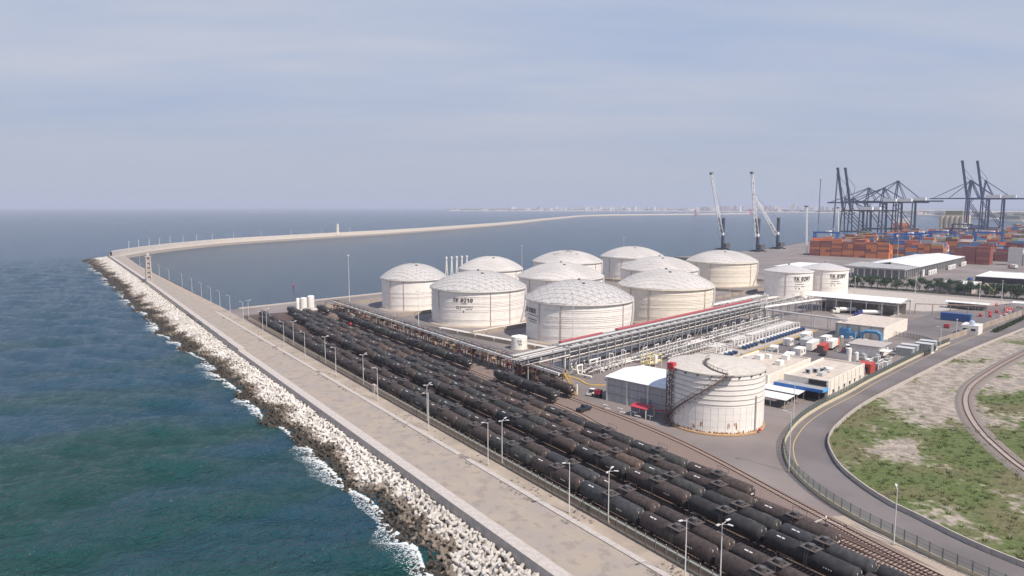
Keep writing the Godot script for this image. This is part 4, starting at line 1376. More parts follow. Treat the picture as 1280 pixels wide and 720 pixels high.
	for i in 12:
		var p := shell_frame(t.position, lerpf(R - 0.2, 2.5, i / 11.0), lerpf(0.24, -0.9, i / 11.0), lerpf(H + 0.3, H + 1.95, i / 11.0)).origin
		if i > 0:
			walk.bar(pa, p, 0.75, 0.12)
			rail.bar(pa + Vector3(0, 0.9, 0), p + Vector3(0, 0.9, 0), 0.1, 0.1); rail.bar(p, p + Vector3(0, 0.9, 0), 0.08, 0.08)
		pa = p
	var wk := part("roof_walkway", walk, mats["dark_steel"], t)
	part("handrail", rail, sm, wk)
	for j in 10:
		var f := shell_frame(t.position, R + 0.2, -1.2 + j * 0.28, H - 0.45)
		part("roof_vent", S().box(Vector3.ZERO, Vector3(0.4, 0.5, 0.3), f), mats["dark_steel"], t)
	var lf := shell_frame(t.position, R + 0.2, 0.92, 0)
	part("ladder", S().box(Vector3(0, 5.4, 0), Vector3(0.45, 9.5, 0.12), lf), mats["steel"], t)
	var pf := shell_frame(t.position, R + 0.9, 0.26, H - 2.0)
	part("platform", S().box(Vector3(0, 2.0, 0), Vector3(2.2, 0.12, 1.6), pf), sm, t)
	part("hydrant", S().box(Vector3(0, 0.9, 0.6), Vector3(0.8, 0.5, 0.5), shell_frame(t.position, R + 0.3, 1.0, 0)), mats["red_paint"], t)

func lattice_column(s: Shape, base: Vector3, w: float, h: float, n: int, th: float) -> void:
	for sx in [-1, 1]:
		for sz in [-1, 1]: s.bar(base + Vector3(sx * w, 0, sz * w), base + Vector3(sx * w, h, sz * w), th, th)
	for k in n:
		var y0 := h * k / n
		var y1 := h * (k + 1) / n
		for sz in [-1, 1]:
			s.bar(base + Vector3(-w, y1, sz * w), base + Vector3(w, y1, sz * w), th * 0.8, th * 0.8)
			s.bar(base + Vector3(sz * w, y1, -w), base + Vector3(sz * w, y1, w), th * 0.8, th * 0.8)
			s.bar(base + Vector3(-w if k % 2 == 0 else w, y0, sz * w), base + Vector3(w if k % 2 == 0 else -w, y1, sz * w), th * 0.7, th * 0.7)

func make_pipework() -> void:
	var r := RandomNumberGenerator.new(); r.seed = 404
	# main pipe rack along the front of the tank farm
	var a0 := -62.0
	var a1 := 100.0
	var L := a1 - a0
	var t := pthing("pipe_rack", "long grey steel pipe rack with a red-edged walkway before the tanks", "pipe rack", a0, -41)
	var col := bx(Vector3(0, 4.9, 0), Vector3(0.38, 9.8, 0.38)).done()
	var beam := bx(Vector3(0, 0, 0), Vector3(0.3, 0.4, 8.2)).done()
	var br := S().bar(Vector3(0, 0.3, 4.0), Vector3(5.4, 5.2, 4.0), 0.16, 0.16).done()
	var n := 30
	for k in n:
		var x := L * k / (n - 1)
		part("column", col, mats["steel"], t, Vector3(x, 0, 4.0)); part("column", col, mats["steel"], t, Vector3(x, 0, -4.0))
		for y in [5.2, 7.4, 9.6]: part("cross_beam", beam, mats["steel"], t, Vector3(x, y, 0))
		if k % 4 == 0 and k < n - 1: part("brace", br, mats["steel"], t, Vector3(x, 0, 0))
	for y in [5.2, 9.7]:
		for z in [-4.15, 4.15]: part("girder", bx(Vector3(L / 2, y, z), Vector3(L, 0.5 if y > 9 else 0.3, 0.2)), mats["steel"], t)
	mat("pipe_white", hexc(216, 211, 206), 0.6, 0, "grain", 0.1)
	var kinds := ["pipe_white", "steel", "galvanised", "steel", "dark_steel", "pipe_white", "dark_steel"]
	for lvl in 2:
		for k in 7:
			var z := -3.3 + k * 1.1
			part("pipe_run", S().pipe([Vector3(0, 5.65 + lvl * 2.2, z), Vector3(L, 5.65 + lvl * 2.2, z)], r.randf_range(0.14, 0.34), 8), mats[kinds[(k + lvl * 3) % 7]], t)
	part("walkway", bx(Vector3(L / 2, 9.98, 2.9), Vector3(L, 0.1, 2.2)), mats["galvanised"], t)
	for k in 4: part("pipe_run", S().pipe([Vector3(0, 10.05, -1.9 + k * 1.0), Vector3(L, 10.05, -1.9 + k * 1.0)], 0.22, 8), mats[kinds[k + 1]], t)
	var tray := bx(Vector3(0, 10.15, 3.1), Vector3(1.9, 0.3, 1.0)).done()
	for k in 52: part("tray_cover", tray, mats["dark_steel"] if k % 2 == 0 else mats["steel"], t, Vector3(1.5 + k * 3.1, 0, 0))
	# red fire main with its shield along the far edge
	part("red_main", bx(Vector3(L * 0.62, 10.55, -3.2), Vector3(L * 0.76, 0.55, 1.7)), mat("red_faded", hexc(178, 92, 98), 0.7, 0, "grain", 0.1), t)
	part("red_main", bx(Vector3(L * 0.10, 10.4, -3.2), Vector3(L * 0.16, 0.45, 1.4)), mats["red_faded"], t)
	# link from the rack towards the rail rack
	var lk := pthing("pipe_bridge", "short pipe bridge joining the rail rack to the main pipe rack", "pipe bridge", -62, -41)
	for k in 4:
		part("column", col, mats["white_paint"] if k % 2 == 0 else mats["steel"], lk, Vector3(-2.0 - k * 6.5, 0, 3.5)); part("column", col, mats["steel"], lk, Vector3(-2.0 - k * 6.5, 0, -3.5))
		part("cross_beam", beam, mats["steel"], lk, Vector3(-2.0 - k * 6.5, 7.6, 0))
	for k in 6: part("pipe_run", S().pipe([Vector3(0, 8.0, -3 + k * 1.2), Vector3(-23, 8.0, -3 + k * 1.2)], 0.2, 8), mats[kinds[k]], lk)
	part("girder", bx(Vector3(-11.5, 9.4, 4.1), Vector3(23, 0.5, 0.25)), mats["steel"], lk)
	part("girder", bx(Vector3(-11.5, 7.2, 4.1), Vector3(23, 0.3, 0.25)), mats["white_paint"], lk)
	part("walkway", bx(Vector3(-11.5, 9.2, 2.6), Vector3(23, 0.12, 1.6)), mats["galvanised"], lk)
	for k in 5: part("pipe_run", S().pipe([Vector3(0, 9.4, -3.2 + k * 1.0), Vector3(-23, 9.4, -3.2 + k * 1.0)], 0.2, 8), mats[kinds[k + 1]], lk)
	# red tarpaulin pump set under the link
	var rp := pthing("fire_pump", "red fire pump set standing under the pipe bridge", "fire pump", -72, -36)
	part("tank_body", S().cyl(Vector3(-4, 2.6, 0), Vector3(-1.5, 2.6, 0), 1.3, 1.3, 14), mats["red_paint"], rp)
	part("enclosure", bx(Vector3(3, 2.9, 0), Vector3(8, 1.6, 3)), mats["red_paint"], rp)
	part("skid", bx(Vector3(1.5, 1.0, 0), Vector3(11, 2.0, 3.4)), mats["black"], rp)
	# second rack running towards the truck loading canopy
	var t2 := pthing("pipe_rack", "slanting elevated pipe rack leading to the truck loading canopy", "pipe rack", 100, -43)
	var v := Vector3(58, 0, 10)
	for k in 9:
		var c := v * (k / 8.0)
		part("column", bx(Vector3(0, 3.2, 0), Vector3(0.35, 6.4, 0.35)), mats["steel"], t2, c + Vector3(0, 0, 2.6)); part("column", bx(Vector3(0, 3.2, 0), Vector3(0.35, 6.4, 0.35)), mats["steel"], t2, c + Vector3(0, 0, -2.6))
		part("cross_beam", bx(Vector3(0, 6.3, 0), Vector3(0.3, 0.3, 5.6)), mats["steel"], t2, c)
	for k in 6: part("pipe_run", S().pipe([Vector3(0, 6.75, -2.3 + k * 0.9), v + Vector3(0, 6.75, -2.3 + k * 0.9)], 0.22 + 0.06 * (k % 2), 8), mats[["white_paint", "galvanised", "white_paint"][k % 3]], t2)
	part("girder", S().bar(Vector3(0, 7.2, 2.8), v + Vector3(0, 7.2, 2.8), 0.2, 0.4), mats["steel"], t2)
	# cross rack above the yard road
	var t3 := pthing("pipe_rack", "pipe rack carried on posts across the yard road", "pipe rack", 100, -46)
	var v3 := Vector3(-6, 0, 42)
	for k in 6:
		var c := v3 * (k / 5.0)
		part("column", bx(Vector3(0, 3.0, 0), Vector3(0.36, 6.0, 0.36)), mats["galvanised"], t3, c + Vector3(-2, 0, 0)); part("column", bx(Vector3(0, 3.0, 0), Vector3(0.36, 6.0, 0.36)), mats["galvanised"], t3, c + Vector3(2, 0, 0))
		part("cross_beam", bx(Vector3(0, 5.8, 0), Vector3(4.4, 0.3, 0.3)), mats["steel"], t3, c)
	for k in 5: part("pipe_run", S().pipe([Vector3(-1.8 + k * 0.9, 6.2, 0), v3 + Vector3(-1.8 + k * 0.9, 6.2, 0)], 0.22, 8), mats[["dark_steel", "steel", "dark_steel", "white_paint", "steel"][k]], t3)
	part("girder", S().bar(Vector3(-2.2, 6.4, 0), v3 + Vector3(-2.2, 6.4, 0), 0.2, 0.5), mats["galvanised"], t3)
	# pump row with blue motors and white risers
	var pump := pthing("pump_set", "white process pump with blue motor in the row on the slab", "pump", 22, -70, "pumps with blue motors along the slab")
	pump.position.y = 0.2
	part("baseplate", bx(Vector3(0, 0.15, 0), Vector3(1.5, 0.3, 4.2)), mats["concrete"], pump)
	var mo := part("motor", S().cyl(Vector3(0, 1.0, 0.3), Vector3(0, 1.0, 2.0), 0.62, 0.62, 12), mats["motor_blue"], pump)
	part("fan_cowl", S().cyl(Vector3(0, 1.0, 2.0), Vector3(0, 1.0, 2.35), 0.66, 0.5, 12), mats["motor_blue"], mo)
	part("casing", S().cyl(Vector3(0, 1.0, -1.3), Vector3(0, 1.0, 0.1), 0.7, 0.55, 12), mats["white_paint"], pump)
	part("suction_pipe", S().pipe([Vector3(0, 1.0, -1.2), Vector3(0, 1.0, -3.4), Vector3(0, 3.2, -3.4), Vector3(0, 3.2, -6.5)], 0.32, 8), mats["white_paint"], pump)
	part("discharge_pipe", S().pipe([Vector3(0.5, 1.4, -0.6), Vector3(0.5, 3.6, -0.6), Vector3(0.5, 3.6, -8.5)], 0.24, 8), mats["white_paint"], pump)
	part("valve", S().cyl(Vector3(0, 1.0, -2.5), Vector3(0, 2.1, -2.5), 0.32, 0.12, 8), mats["motor_blue"], pump)
	for k in range(1, 19):
		if k in [4]: continue
		var o := copy(pump, P(22 + (k - 0.0) * 3.45 - (14 if k > 14 else 0) * 0, -70), TURN)
		o.position.y = 0.2
	for k in 3:
		var o := copy(pump, P(3 + k * 3.6, -71.5), TURN, "white process pump with blue motor in the short row by the rusty tank", "pumps with blue motors along the slab"); o.position.y = 0.2
	# manifolds: header pipes with arches standing over them
	for q in [[22.0, 86.0, -57.5, 8], [-18.0, 18.0, -58.0, 5], [-30.0, 12.0, -51.5, 5], [28.0, 92.0, -50.5, 7], [-58.0, -34.0, -50.0, 3], [122.0, 176.0, -12.0, 5], [130.0, 196.0, -28.0, 5]]:
		var mf := pthing("pipe_manifold", "white pipe manifold with tall square arches behind the pumps" if q[0] == 22.0 else ("white pipe manifold standing between the shed and the rack" if q[0] == -18.0 else ("white valve manifold close under the near end of the rack" if q[0] == -30.0 else ("white valve manifold close under the far end of the rack" if q[0] == 28.0 else ("white valve manifold at the rack corner by the looped pipes" if q[0] == -58.0 else ("white valve manifold between the cream tank and the lettered pair" if q[0] == 122.0 else "white valve manifold in front of the lettered cone-roofed tank"))))), "pipe manifold", q[0], q[2])
		var w: float = q[1] - q[0]
		for j in 4: part("header_pipe", S().pipe([Vector3(0, 1.0 + 0.9 * (j % 2), -2.4 + j * 1.5), Vector3(w, 1.0 + 0.9 * (j % 2), -2.4 + j * 1.5)], 0.22, 8), mats["pipe_white"], mf)
		part("header_pipe", S().pipe([Vector3(0, 4.4, 1.6), Vector3(w, 4.4, 1.6)], 0.18, 8), mats["pipe_white"], mf)
		for j in q[3]:
			var x: float = w * (j + 0.4) / q[3]
			part("arch_pipe", S().pipe([Vector3(x, 0.2, 1.4), Vector3(x, r.randf_range(5.0, 6.6), 1.4), Vector3(x + 2.6, 5.6, 1.4), Vector3(x + 2.6, 0.2, 1.4)], 0.19, 8), mats["pipe_white"], mf)
		for j in int(w / 2.2):
			var x := j * 2.2 + r.randf_range(0, 1.0)
			var s := S()
			s.pipe([Vector3(x, 0.0, -2.2), Vector3(x, 2.8, -2.2), Vector3(x, 2.8, 2.4), Vector3(x, 0.0, 2.4)], 0.16, 6)
			s.cyl(Vector3(x, 2.8, 0.2), Vector3(x, 3.6, 0.2), 0.28, 0.1, 8)
			s.cyl(Vector3(x - 0.35, 3.6, 0.2), Vector3(x + 0.35, 3.6, 0.2), 0.3, 0.3, 8)
			part("valve_branch", s, mats[["pipe_white", "steel", "galvanised", "steel"][r.randi() % 4]], mf)
	# low pipe tracks on sleepers between the tanks and the racks
	for q in [[60, -26, 128, -18], [100, -28, 150, 8], [122, 4, 210, 4], [122, -6, 200, -8], [122, -16, 190, -22], [-36, -14, -36, 60], [40, 30, 116, 30], [-30, 40, 36, 40], [-52, -47, 92, -47], [-60, -34, 60, -33]]:
		var o := pthing("pipe_track", "bundle of low white pipes lying between the tank compounds", "pipes", q[0], q[1], "low pipe bundles among the tanks")
		var vv := Vector3(q[2] - q[0], 0, -(q[3] - q[1]))
		var sd := vv.normalized().cross(Vector3.UP)
		for j in 5: part("pipe_run", S().pipe([sd * j * 0.9 + Vector3(0, 0.7, 0), vv + sd * j * 0.9 + Vector3(0, 0.7, 0)], 0.24, 7), mats[["white_paint", "steel", "white_paint", "galvanised", "white_paint"][j]], o)
		for j in int(vv.length() / 9.0):
			part("sleeper", S().bar(vv.normalized() * (j * 9.0 + 2) + Vector3(0, 0.22, 0) - sd * 0.6, vv.normalized() * (j * 9.0 + 2) + Vector3(0, 0.22, 0) + sd * 4.2, 0.5, 0.5), mats["concrete"], o)
	# yellow-cream skid and white vessel near the shed
	var sk := pthing("metering_skid", "pale yellow metering skid beside the grey shed", "skid", -36, -58)
	var fr := S()
	for x in [0, 4, 8]:
		for z in [0, 4]: fr.bar(Vector3(x, 0, z), Vector3(x, 4.6, z), 0.22, 0.22)
	for y in [2.2, 4.6]:
		for z in [0, 4]: fr.bar(Vector3(0, y, z), Vector3(8, y, z), 0.2, 0.2)
		for x in [0, 4, 8]: fr.bar(Vector3(x, y, 0), Vector3(x, y, 4), 0.2, 0.2)
	part("frame", fr, mat("cream_yellow", hexc(222, 206, 150), 0.7), sk)
	for j in 4: part("meter_run", S().pipe([Vector3(0.4, 1.0 + 0.5 * j, 0.6 + j), Vector3(7.6, 1.0 + 0.5 * j, 0.6 + j)], 0.28, 8), mats["cream_yellow"], sk)
	part("cabinet", bx(Vector3(3.6, 3.4, 4.3), Vector3(1.6, 3.0, 0.6)), mats["white_paint"], sk)
	var dome := pthing("white_vessel", "low white dished vessel in front of the pipework", "vessel", -58, -62)
	part("shell", S().lathe([Vector2(2.6, 0), Vector2(2.6, 1.6), Vector2(1.8, 2.2), Vector2(0, 2.5)], 20), mats["white_paint"], dome)
	part("nozzle", S().cyl(Vector3(0, 2.4, 0), Vector3(0, 3.0, 0), 0.3, 0.3, 8), mats["white_paint"], dome)
	for q in [[-58, -46, 2], [-52, -50, 3], [-62, -52, 2], [-48, -44, 3]]:
		var o := pthing("pipe_loop", "white looped pipe rising beside the rack corner", "pipe", q[0], q[1], "white looped pipes near the rack corner")
		part("loop", S().pipe([Vector3(0, 0.8, 3), Vector3(0, 0.8, -3), Vector3(0, 3.6, -3.6), Vector3(q[2] * 1.5, 3.6, -3.6), Vector3(q[2] * 1.5, 0.4, -3.6)], 0.33, 9), mats["white_paint"], o)
		part("support", bx(Vector3(0, 0.35, 0), Vector3(0.6, 0.75, 0.6)), mats["concrete"], o)
	# jetty loading arms on the quay behind the tanks
	var arm := pthing("marine_arm_crane", "slender white marine loading arm folded upright on the quay", "loading arm", 104, 214, "marine loading arms on the jetty")
	part("riser", S().bar(Vector3(-1.4, 0, 0), Vector3(0, 20, 0), 0.55, 0.55), mats["white_paint"], arm)
	part("outer_arm", S().bar(Vector3(1.4, 2, 0), Vector3(0, 20, 0), 0.5, 0.5), mats["white_paint"], arm)
	part("elbow", S().cyl(Vector3(0, 20, -0.5), Vector3(0, 20, 0.5), 0.8, 0.8, 10), mats["white_paint"], arm)
	part("base", bx(Vector3(-0.8, 0.5, 0), Vector3(2.6, 1.0, 1.8)), mats["steel"], arm)
	for k in range(1, 5): copy(arm, P(104 + k * 5.4, 214), TURN)
	var jt := S()
	jt.box(Vector3(60, -0.5, 0), Vector3(120, 1.0, 18))
	var jetty := pthing("jetty", "low concrete jetty deck carrying the marine loading arms", "jetty", 60, 213)
	part("deck", jt, mats["concrete"], jetty)
	for k in 10: part("pile", S().cyl(Vector3(6 + k * 12, -6, -6), Vector3(6 + k * 12, -1, -6), 0.6, 0.6, 8), mats["concrete"], jetty)

func block(called: String, label: String, a0: float, b0: float, a1: float, b1: float, h: float, wall: String, roof: String, parapet := 0.5, group := "") -> Node3D:
	var t := pthing(called, label, "building", (a0 + a1) / 2, (b0 + b1) / 2, group)
	var w := a1 - a0
	var d := b1 - b0
	for sx in [-1, 1]: part("wall", bx(Vector3(sx * (w / 2 - 0.15), (h + parapet) / 2, 0), Vector3(0.3, h + parapet, d - 0.61)), mats[wall], t)
	for sz in [-1, 1]: part("wall", bx(Vector3(0, (h + parapet) / 2, sz * (d / 2 - 0.15)), Vector3(w, h + parapet, 0.3)), mats[wall], t)
	part("roof", bx(Vector3(0, h - 0.15, 0), Vector3(w - 0.62, 0.3, d - 0.62)), mats[roof], t)
	return t
# an oblong window or door on the face that looks towards -a (side 0) or -b (side 1)
func opening(t: Node3D, called: String, w: float, d: float, side: int, along: float, y: float, ow: float, oh: float, m: String) -> void:
	var at := Vector3(-w / 2 - 0.02, y, along) if side == 0 else Vector3(along, y, d / 2 + 0.02)
	var size := Vector3(0.1, oh, ow) if side == 0 else Vector3(ow, oh, 0.1)
	var o := part(called, bx(at, size), mats[m], t)
	var fr := S()
	if side == 0:
		fr.box(at + Vector3(-0.03, oh / 2 + 0.06, 0), Vector3(0.16, 0.12, ow + 0.24)); fr.box(at + Vector3(-0.05, -oh / 2 - 0.06, 0), Vector3(0.2, 0.12, ow + 0.24))
	else:
		fr.box(at + Vector3(0, oh / 2 + 0.06, 0.03), Vector3(ow + 0.24, 0.12, 0.16)); fr.box(at + Vector3(0, -oh / 2 - 0.06, 0.05), Vector3(ow + 0.24, 0.12, 0.2))
	part("frame", fr, mats["galvanised"], o)

func make_buildings() -> void:
	var r := RandomNumberGenerator.new(); r.seed = 55
	mat("clad_grey", hexc(172, 172, 174), 0.6, 0.1, "streak", 0.1)
	mat("clad_seam", hexc(132, 132, 136), 0.6, 0.2)
	mat("roof_white", hexc(232, 230, 228), 0.5, 0.0, "grain", 0.04)
	mat("roof_beige", hexc(196, 184, 172), 0.9, 0, "grain", 0.04)
	mat("wall_cream", hexc(228, 220, 208), 0.8, 0, "streak", 0.06)
	mat("container_red", hexc(176, 72, 60), 0.6, 0, "streak", 0.1)
	mat("ac_grey", hexc(186, 186, 186), 0.6, 0.1)
	mat("equip_blue", hexc(84, 142, 186), 0.6, 0, "grain", 0.1)
	# grey clad shed with white roof
	var t := pthing("clad_shed", "grey sheet-clad shed with a white sloping roof near the rusty tank", "building", -70, -86)
	for k in 8:
		var z := -11.3 + 1.41 + k * 2.82
		part("wall_panel", bx(Vector3(-10, 3.7, z), Vector3(0.2, 7.4, 2.74)), mats["clad_grey"], t)
		part("wall_panel", bx(Vector3(10, 3.7, z), Vector3(0.2, 7.4, 2.74)), mats["clad_grey"], t)
	for k in 7:
		for z in [-11.4, 11.4]: part("wall_panel", bx(Vector3(-8.57 + k * 2.857, 3.7, z), Vector3(2.78, 7.4, 0.2)), mats["clad_grey"], t)
	for y in [2.4, 5.0]: part("rail_line", bx(Vector3(-10.14, y, 0), Vector3(0.1, 0.16, 22.8)), mats["clad_seam"], t)
	for k in 4: part("pilaster", bx(Vector3(-10.2, 3.7, -11.2 + k * 7.46), Vector3(0.3, 7.4, 0.5)), mats["galvanised"], t)
	var rf := S()
	rf.bar(Vector3(-10.6, 7.5, 0), Vector3(0, 8.5, 0), 23.6, 0.18); rf.bar(Vector3(0, 8.5, 0), Vector3(10.6, 7.5, 0), 23.6, 0.18)
	part("roof", rf, mats["roof_white"], t)
	for z in [-11.4, 11.4]:
		var g := S(); g.tri(Vector3(-10, 7.38, z), Vector3(10, 7.38, z), Vector3(0, 8.4, z))
		part("gable", g, mats["clad_grey"], t)
	part("door", bx(Vector3(-10.16, 1.6, 3.0), Vector3(0.1, 3.2, 4.0)), mats["clad_seam"], t)
	var yd := pthing("clad_shed", "small grey lean-to beside the sheet-clad shed", "building", -66, -101)
	part("wall", bx(Vector3(0, 2.6, 0), Vector3(9, 5.2, 6)), mats["clad_grey"], yd)
	part("roof", bx(Vector3(0, 5.3, 0), Vector3(9.6, 0.2, 6.6)), mats["dark_steel"], yd)
	# red canopy on legs and small red equipment
	var rc := pthing("red_canopy", "red canopy on white legs in front of the grey shed", "canopy", -86.5, -92)
	part("top", S().bar(Vector3(-2.4, 2.9, 0), Vector3(0, 3.4, 0), 5.6, 0.15).bar(Vector3(0, 3.4, 0), Vector3(2.4, 2.9, 0), 5.6, 0.15), mats["red_paint"], rc)
	for q in [[-2.2, -2.5], [2.2, -2.5], [-2.2, 2.5], [2.2, 2.5]]: part("leg", bx(Vector3(q[0], 1.45, q[1]), Vector3(0.18, 2.9, 0.18)), mats["white_paint"], rc)
	part("pipe_run", S().pipe([Vector3(1, 2.2, 3), Vector3(4, 2.2, 9), Vector3(5, 2.2, 11)], 0.22, 8), mats["red_paint"], rc)
	var rb := pthing("hose_box", "red hose box with black skirt at the corner of the grey shed", "hose box", -79.5, -71)
	part("cabinet", bx(Vector3(0, 1.9, 0), Vector3(1.9, 1.2, 2.0)), mats["red_paint"], rb)
	part("skirt", bx(Vector3(0, 0.65, 0), Vector3(1.7, 1.3, 1.8)), mats["black"], rb)
	for k in 7:
		var o := pthing("pipe_support", "short white pipe support standing on the paving by the grey shed", "support", -88.0 - (k % 2) * 2.5, -80 - k * 2.6, "white pipe supports by the shed")
		part("post", bx(Vector3(0, 0.6, 0), Vector3(0.22, 1.2, 0.22)), mats["white_paint"], o)
		part("head", bx(Vector3(0, 1.15, 0), Vector3(0.3, 0.2, 1.7)), mats["white_paint"], o)
	# ladder tower by the tank
	var tw := pthing("ladder_tower", "brown lattice stair tower with a red top beside the rusty tank", "tower", -87.6, -101.6)
	var ls := S()
	lattice_column(ls, Vector3.ZERO, 0.8, 15.6, 9, 0.22)
	part("frame", ls, mats["stair_brown"], tw)
	part("ladder", bx(Vector3(1.6, 7.8, 0.6), Vector3(0.9, 15.6, 0.3)), mat("deep_red", hexc(110, 56, 54), 0.8), tw)
	part("red_head", bx(Vector3(0.3, 16.4, 0), Vector3(1.8, 2.0, 1.8)), mats["red_paint"], tw)
	# office with the blue fascia
	var of := block("office_building", "long white flat-roofed office with a bright blue fascia", -33, -124.6, 1, -110.6, 5.5, "wall_cream", "roof_beige", 0.7)
	for k in 9: part("pilaster", bx(Vector3(-15.6 + k * 3.9, 3.1, 7.06), Vector3(0.3, 6.2, 0.2)), mats["wall_cream"], of)
	var cn := part("canopy", bx(Vector3(-19.2, 3.6, -0.8), Vector3(4.4, 0.9, 15.2)), mats["blue_paint"], of)
	part("canopy_deck", bx(Vector3(-19.2, 4.11, -0.8), Vector3(4.0, 0.12, 14.8)), mat("deck_grey", hexc(150, 150, 152), 0.8), cn)
	part("fascia", bx(Vector3(-19.2, 3.7, 7.0), Vector3(4.4, 0.8, 0.3)), mat("blue_light", hexc(88, 168, 224), 0.5), cn)
	part("porch_wall", bx(Vector3(-17.3, 1.6, -0.5), Vector3(0.5, 3.2, 13.2)), mats["black"], of)
	part("sign_board", bx(Vector3(-17.25, 5.2, 3.8), Vector3(0.5, 1.5, 5.4)), mats["black"], of)
	part("sign_mark", bx(Vector3(-17.0, 5.25, 6.56), Vector3(0.5, 0.5, 0.1)), mats["white_paint"], of)
	for k in 4: part("canopy_post", bx(Vector3(-21.0, 1.55, -7.4 + k * 4.4), Vector3(0.3, 3.1, 0.3)), mats["dark_steel"], of)
	for q in [[-8, -2.5], [-5.6, -1.0], [-3.4, 0.6]]:
		var ac := part("cooling_unit", bx(Vector3(q[0], 6.3, q[1]), Vector3(1.9, 1.5, 1.7)), mats["ac_grey"], of)
		part("fan_grille", S().cyl(Vector3(q[0] - 0.98, 6.35, q[1]), Vector3(q[0] - 0.94, 6.35, q[1]), 0.55, 0.55, 10), mats["black"], ac)
	part("duct", bx(Vector3(-7.5, 6.1, 1.8), Vector3(4.4, 1.0, 1.3)), mats["ac_grey"], of)
	part("skylight_hood", bx(Vector3(-2.4, 6.9, 1.6), Vector3(3.4, 0.3, 2.4)), mats["white_paint"], of)
	for k in 6: opening(of, "window", 34, 14, 1, -12.5 + k * 5.0, 2.2, 1.3, 1.2, "glass")
	# the neighbouring long flat building
	var b2 := block("flat_building", "broad flat-roofed building with beige roof behind the office", -38, -107.5, -2, -88, 5.4, "wall_cream", "roof_beige", 0.6)
	for k in 3: opening(b2, "door", 36, 19.5, 0, -6 + k * 5.5, 1.3, 2.0, 2.6, "clad_seam")
	for q in [[6, -4], [9, -2], [12, 3], [2, 5]]:
		part("roof_box", bx(Vector3(q[0], 6.2, q[1]), Vector3(r.randf_range(1.6, 3.4), 1.6, r.randf_range(1.4, 2.6))), mats["white_paint"], b2)
	part("ventilator", S().cyl(Vector3(0, 5.4, -6), Vector3(0, 6.9, -6), 1.2, 1.2, 12), mats["ac_grey"], b2)
	# curved grey hoses or ducts heaped at its edge
	var hs := pthing("duct_heap", "grey flexible ducts lying in loops beside the flat building", "ducts", -4, -92)
	for k in 4: part("duct_loop", S().pipe([Vector3(k, 0.4, -5 + k), Vector3(3 + k, 0.4, -2), Vector3(4, 0.5 + 0.2 * k, 2 + k), Vector3(8, 0.4, 5)], 0.42, 8), mats["dark_steel"] if k % 2 else mats["steel"], hs)
	for k in 2:
		var o := pthing("cable_drum", "blue-grey cable drum lying near the flat building", "cable drum", 14 + k * 5, -82 - k * 3, "cable drums in the yard")
		part("flange", S().cyl(Vector3(0, 1.5, -0.9), Vector3(0, 1.5, -0.7), 1.5, 1.5, 16), mats["dark_steel"], o)
		part("flange", S().cyl(Vector3(0, 1.5, 0.7), Vector3(0, 1.5, 0.9), 1.5, 1.5, 16), mats["dark_steel"], o)
		part("barrel", S().cyl(Vector3(0, 1.5, -0.7), Vector3(0, 1.5, 0.7), 0.9, 0.9, 14), mats["motor_blue"], o)
	# car shelters
	for k in 2:
		var a := -48.5 + k * 9.0
		var o := pthing("car_shelter", ["white-roofed car shelter standing at the kerb beside the office", "white-roofed car shelter nearer the office porch"][k], "shelter", a, -112 + k * 0.0, "white car shelters by the office")
		part("roof", S().bar(Vector3(-3.2, 2.75, 0), Vector3(3.2, 3.0, 0), 14.4, 0.14), mats["roof_white"], o)
		for z in [-6.6, -2.2, 2.2, 6.6]:
			part("post", bx(Vector3(2.6, 1.45, z), Vector3(0.16, 2.9, 0.16)), mats["galvanised"], o); part("post", bx(Vector3(-2.6, 1.35, z), Vector3(0.16, 2.7, 0.16)), mats["galvanised"], o)
		part("floor_slab", bx(Vector3(0, 0.06, 0), Vector3(6.2, 0.16, 14.6)), mats["dark_concrete"], o)
	# truck loading canopy
	var cp := pthing("truck_canopy", "white-roofed open truck loading canopy on trussed posts", "canopy", 170, -69)
	var rs := S()
	rs.bar(Vector3(-12.5, 8.2, 0), Vector3(0, 9.6, 0), 51, 0.2); rs.bar(Vector3(0, 9.6, 0), Vector3(12.5, 8.2, 0), 51, 0.2)
	part("roof", rs, mats["roof_white"], cp)
	for k in 7:
		var z := -24.0 + k * 8.0
		for sx in [-11.5, 11.5]:
			part("post", bx(Vector3(sx, 3.8, z), Vector3(0.45, 7.6, 0.45)), mats["galvanised"], cp)
		var tr := S()
		tr.bar(Vector3(-11.5, 7.2, z), Vector3(11.5, 7.2, z), 0.2, 0.2)
		for j in 8: tr.bar(Vector3(-11.5 + j * 2.9, 7.2, z), Vector3(-10.0 + j * 2.9, 8.4, z), 0.14, 0.14)
		part("truss", tr, mats["galvanised"], cp)
		if k < 6:
			var side := S()
			side.bar(Vector3(-11.5, 6.8, z), Vector3(-11.5, 6.8, z + 8), 0.2, 0.2)
			for j in 5: side.bar(Vector3(-11.5, 6.8 if j % 2 == 0 else 8.0, z + j * 1.6), Vector3(-11.5, 8.0 if j % 2 == 0 else 6.8, z + (j + 1) * 1.6), 0.14, 0.14)
			part("side_truss", side, mats["galvanised"], cp)
			part("island", bx(Vector3(0, 0.12, z + 4.0), Vector3(16, 0.25, 1.8)), mats["concrete"], cp)
			var arms := S()
			arms.pipe([Vector3(-3, 0.2, z + 4), Vector3(-3, 5.2, z + 4), Vector3(-6, 5.2, z + 5), Vector3(-6, 3.6, z + 5)], 0.22, 7)
			arms.box(Vector3(-1, 3.6, z + 4), Vector3(5, 0.2, 1.6)); arms.box(Vector3(2, 1.8, z + 4), Vector3(2.2, 3.4, 1.4))
			part("loading_arm", arms, mats[["dark_steel", "white_paint", "steel"][k % 3]], cp)
	part("back_wall", bx(Vector3(8.0, 3.0, 0), Vector3(0.4, 6.0, 46)), mats["concrete"], cp)
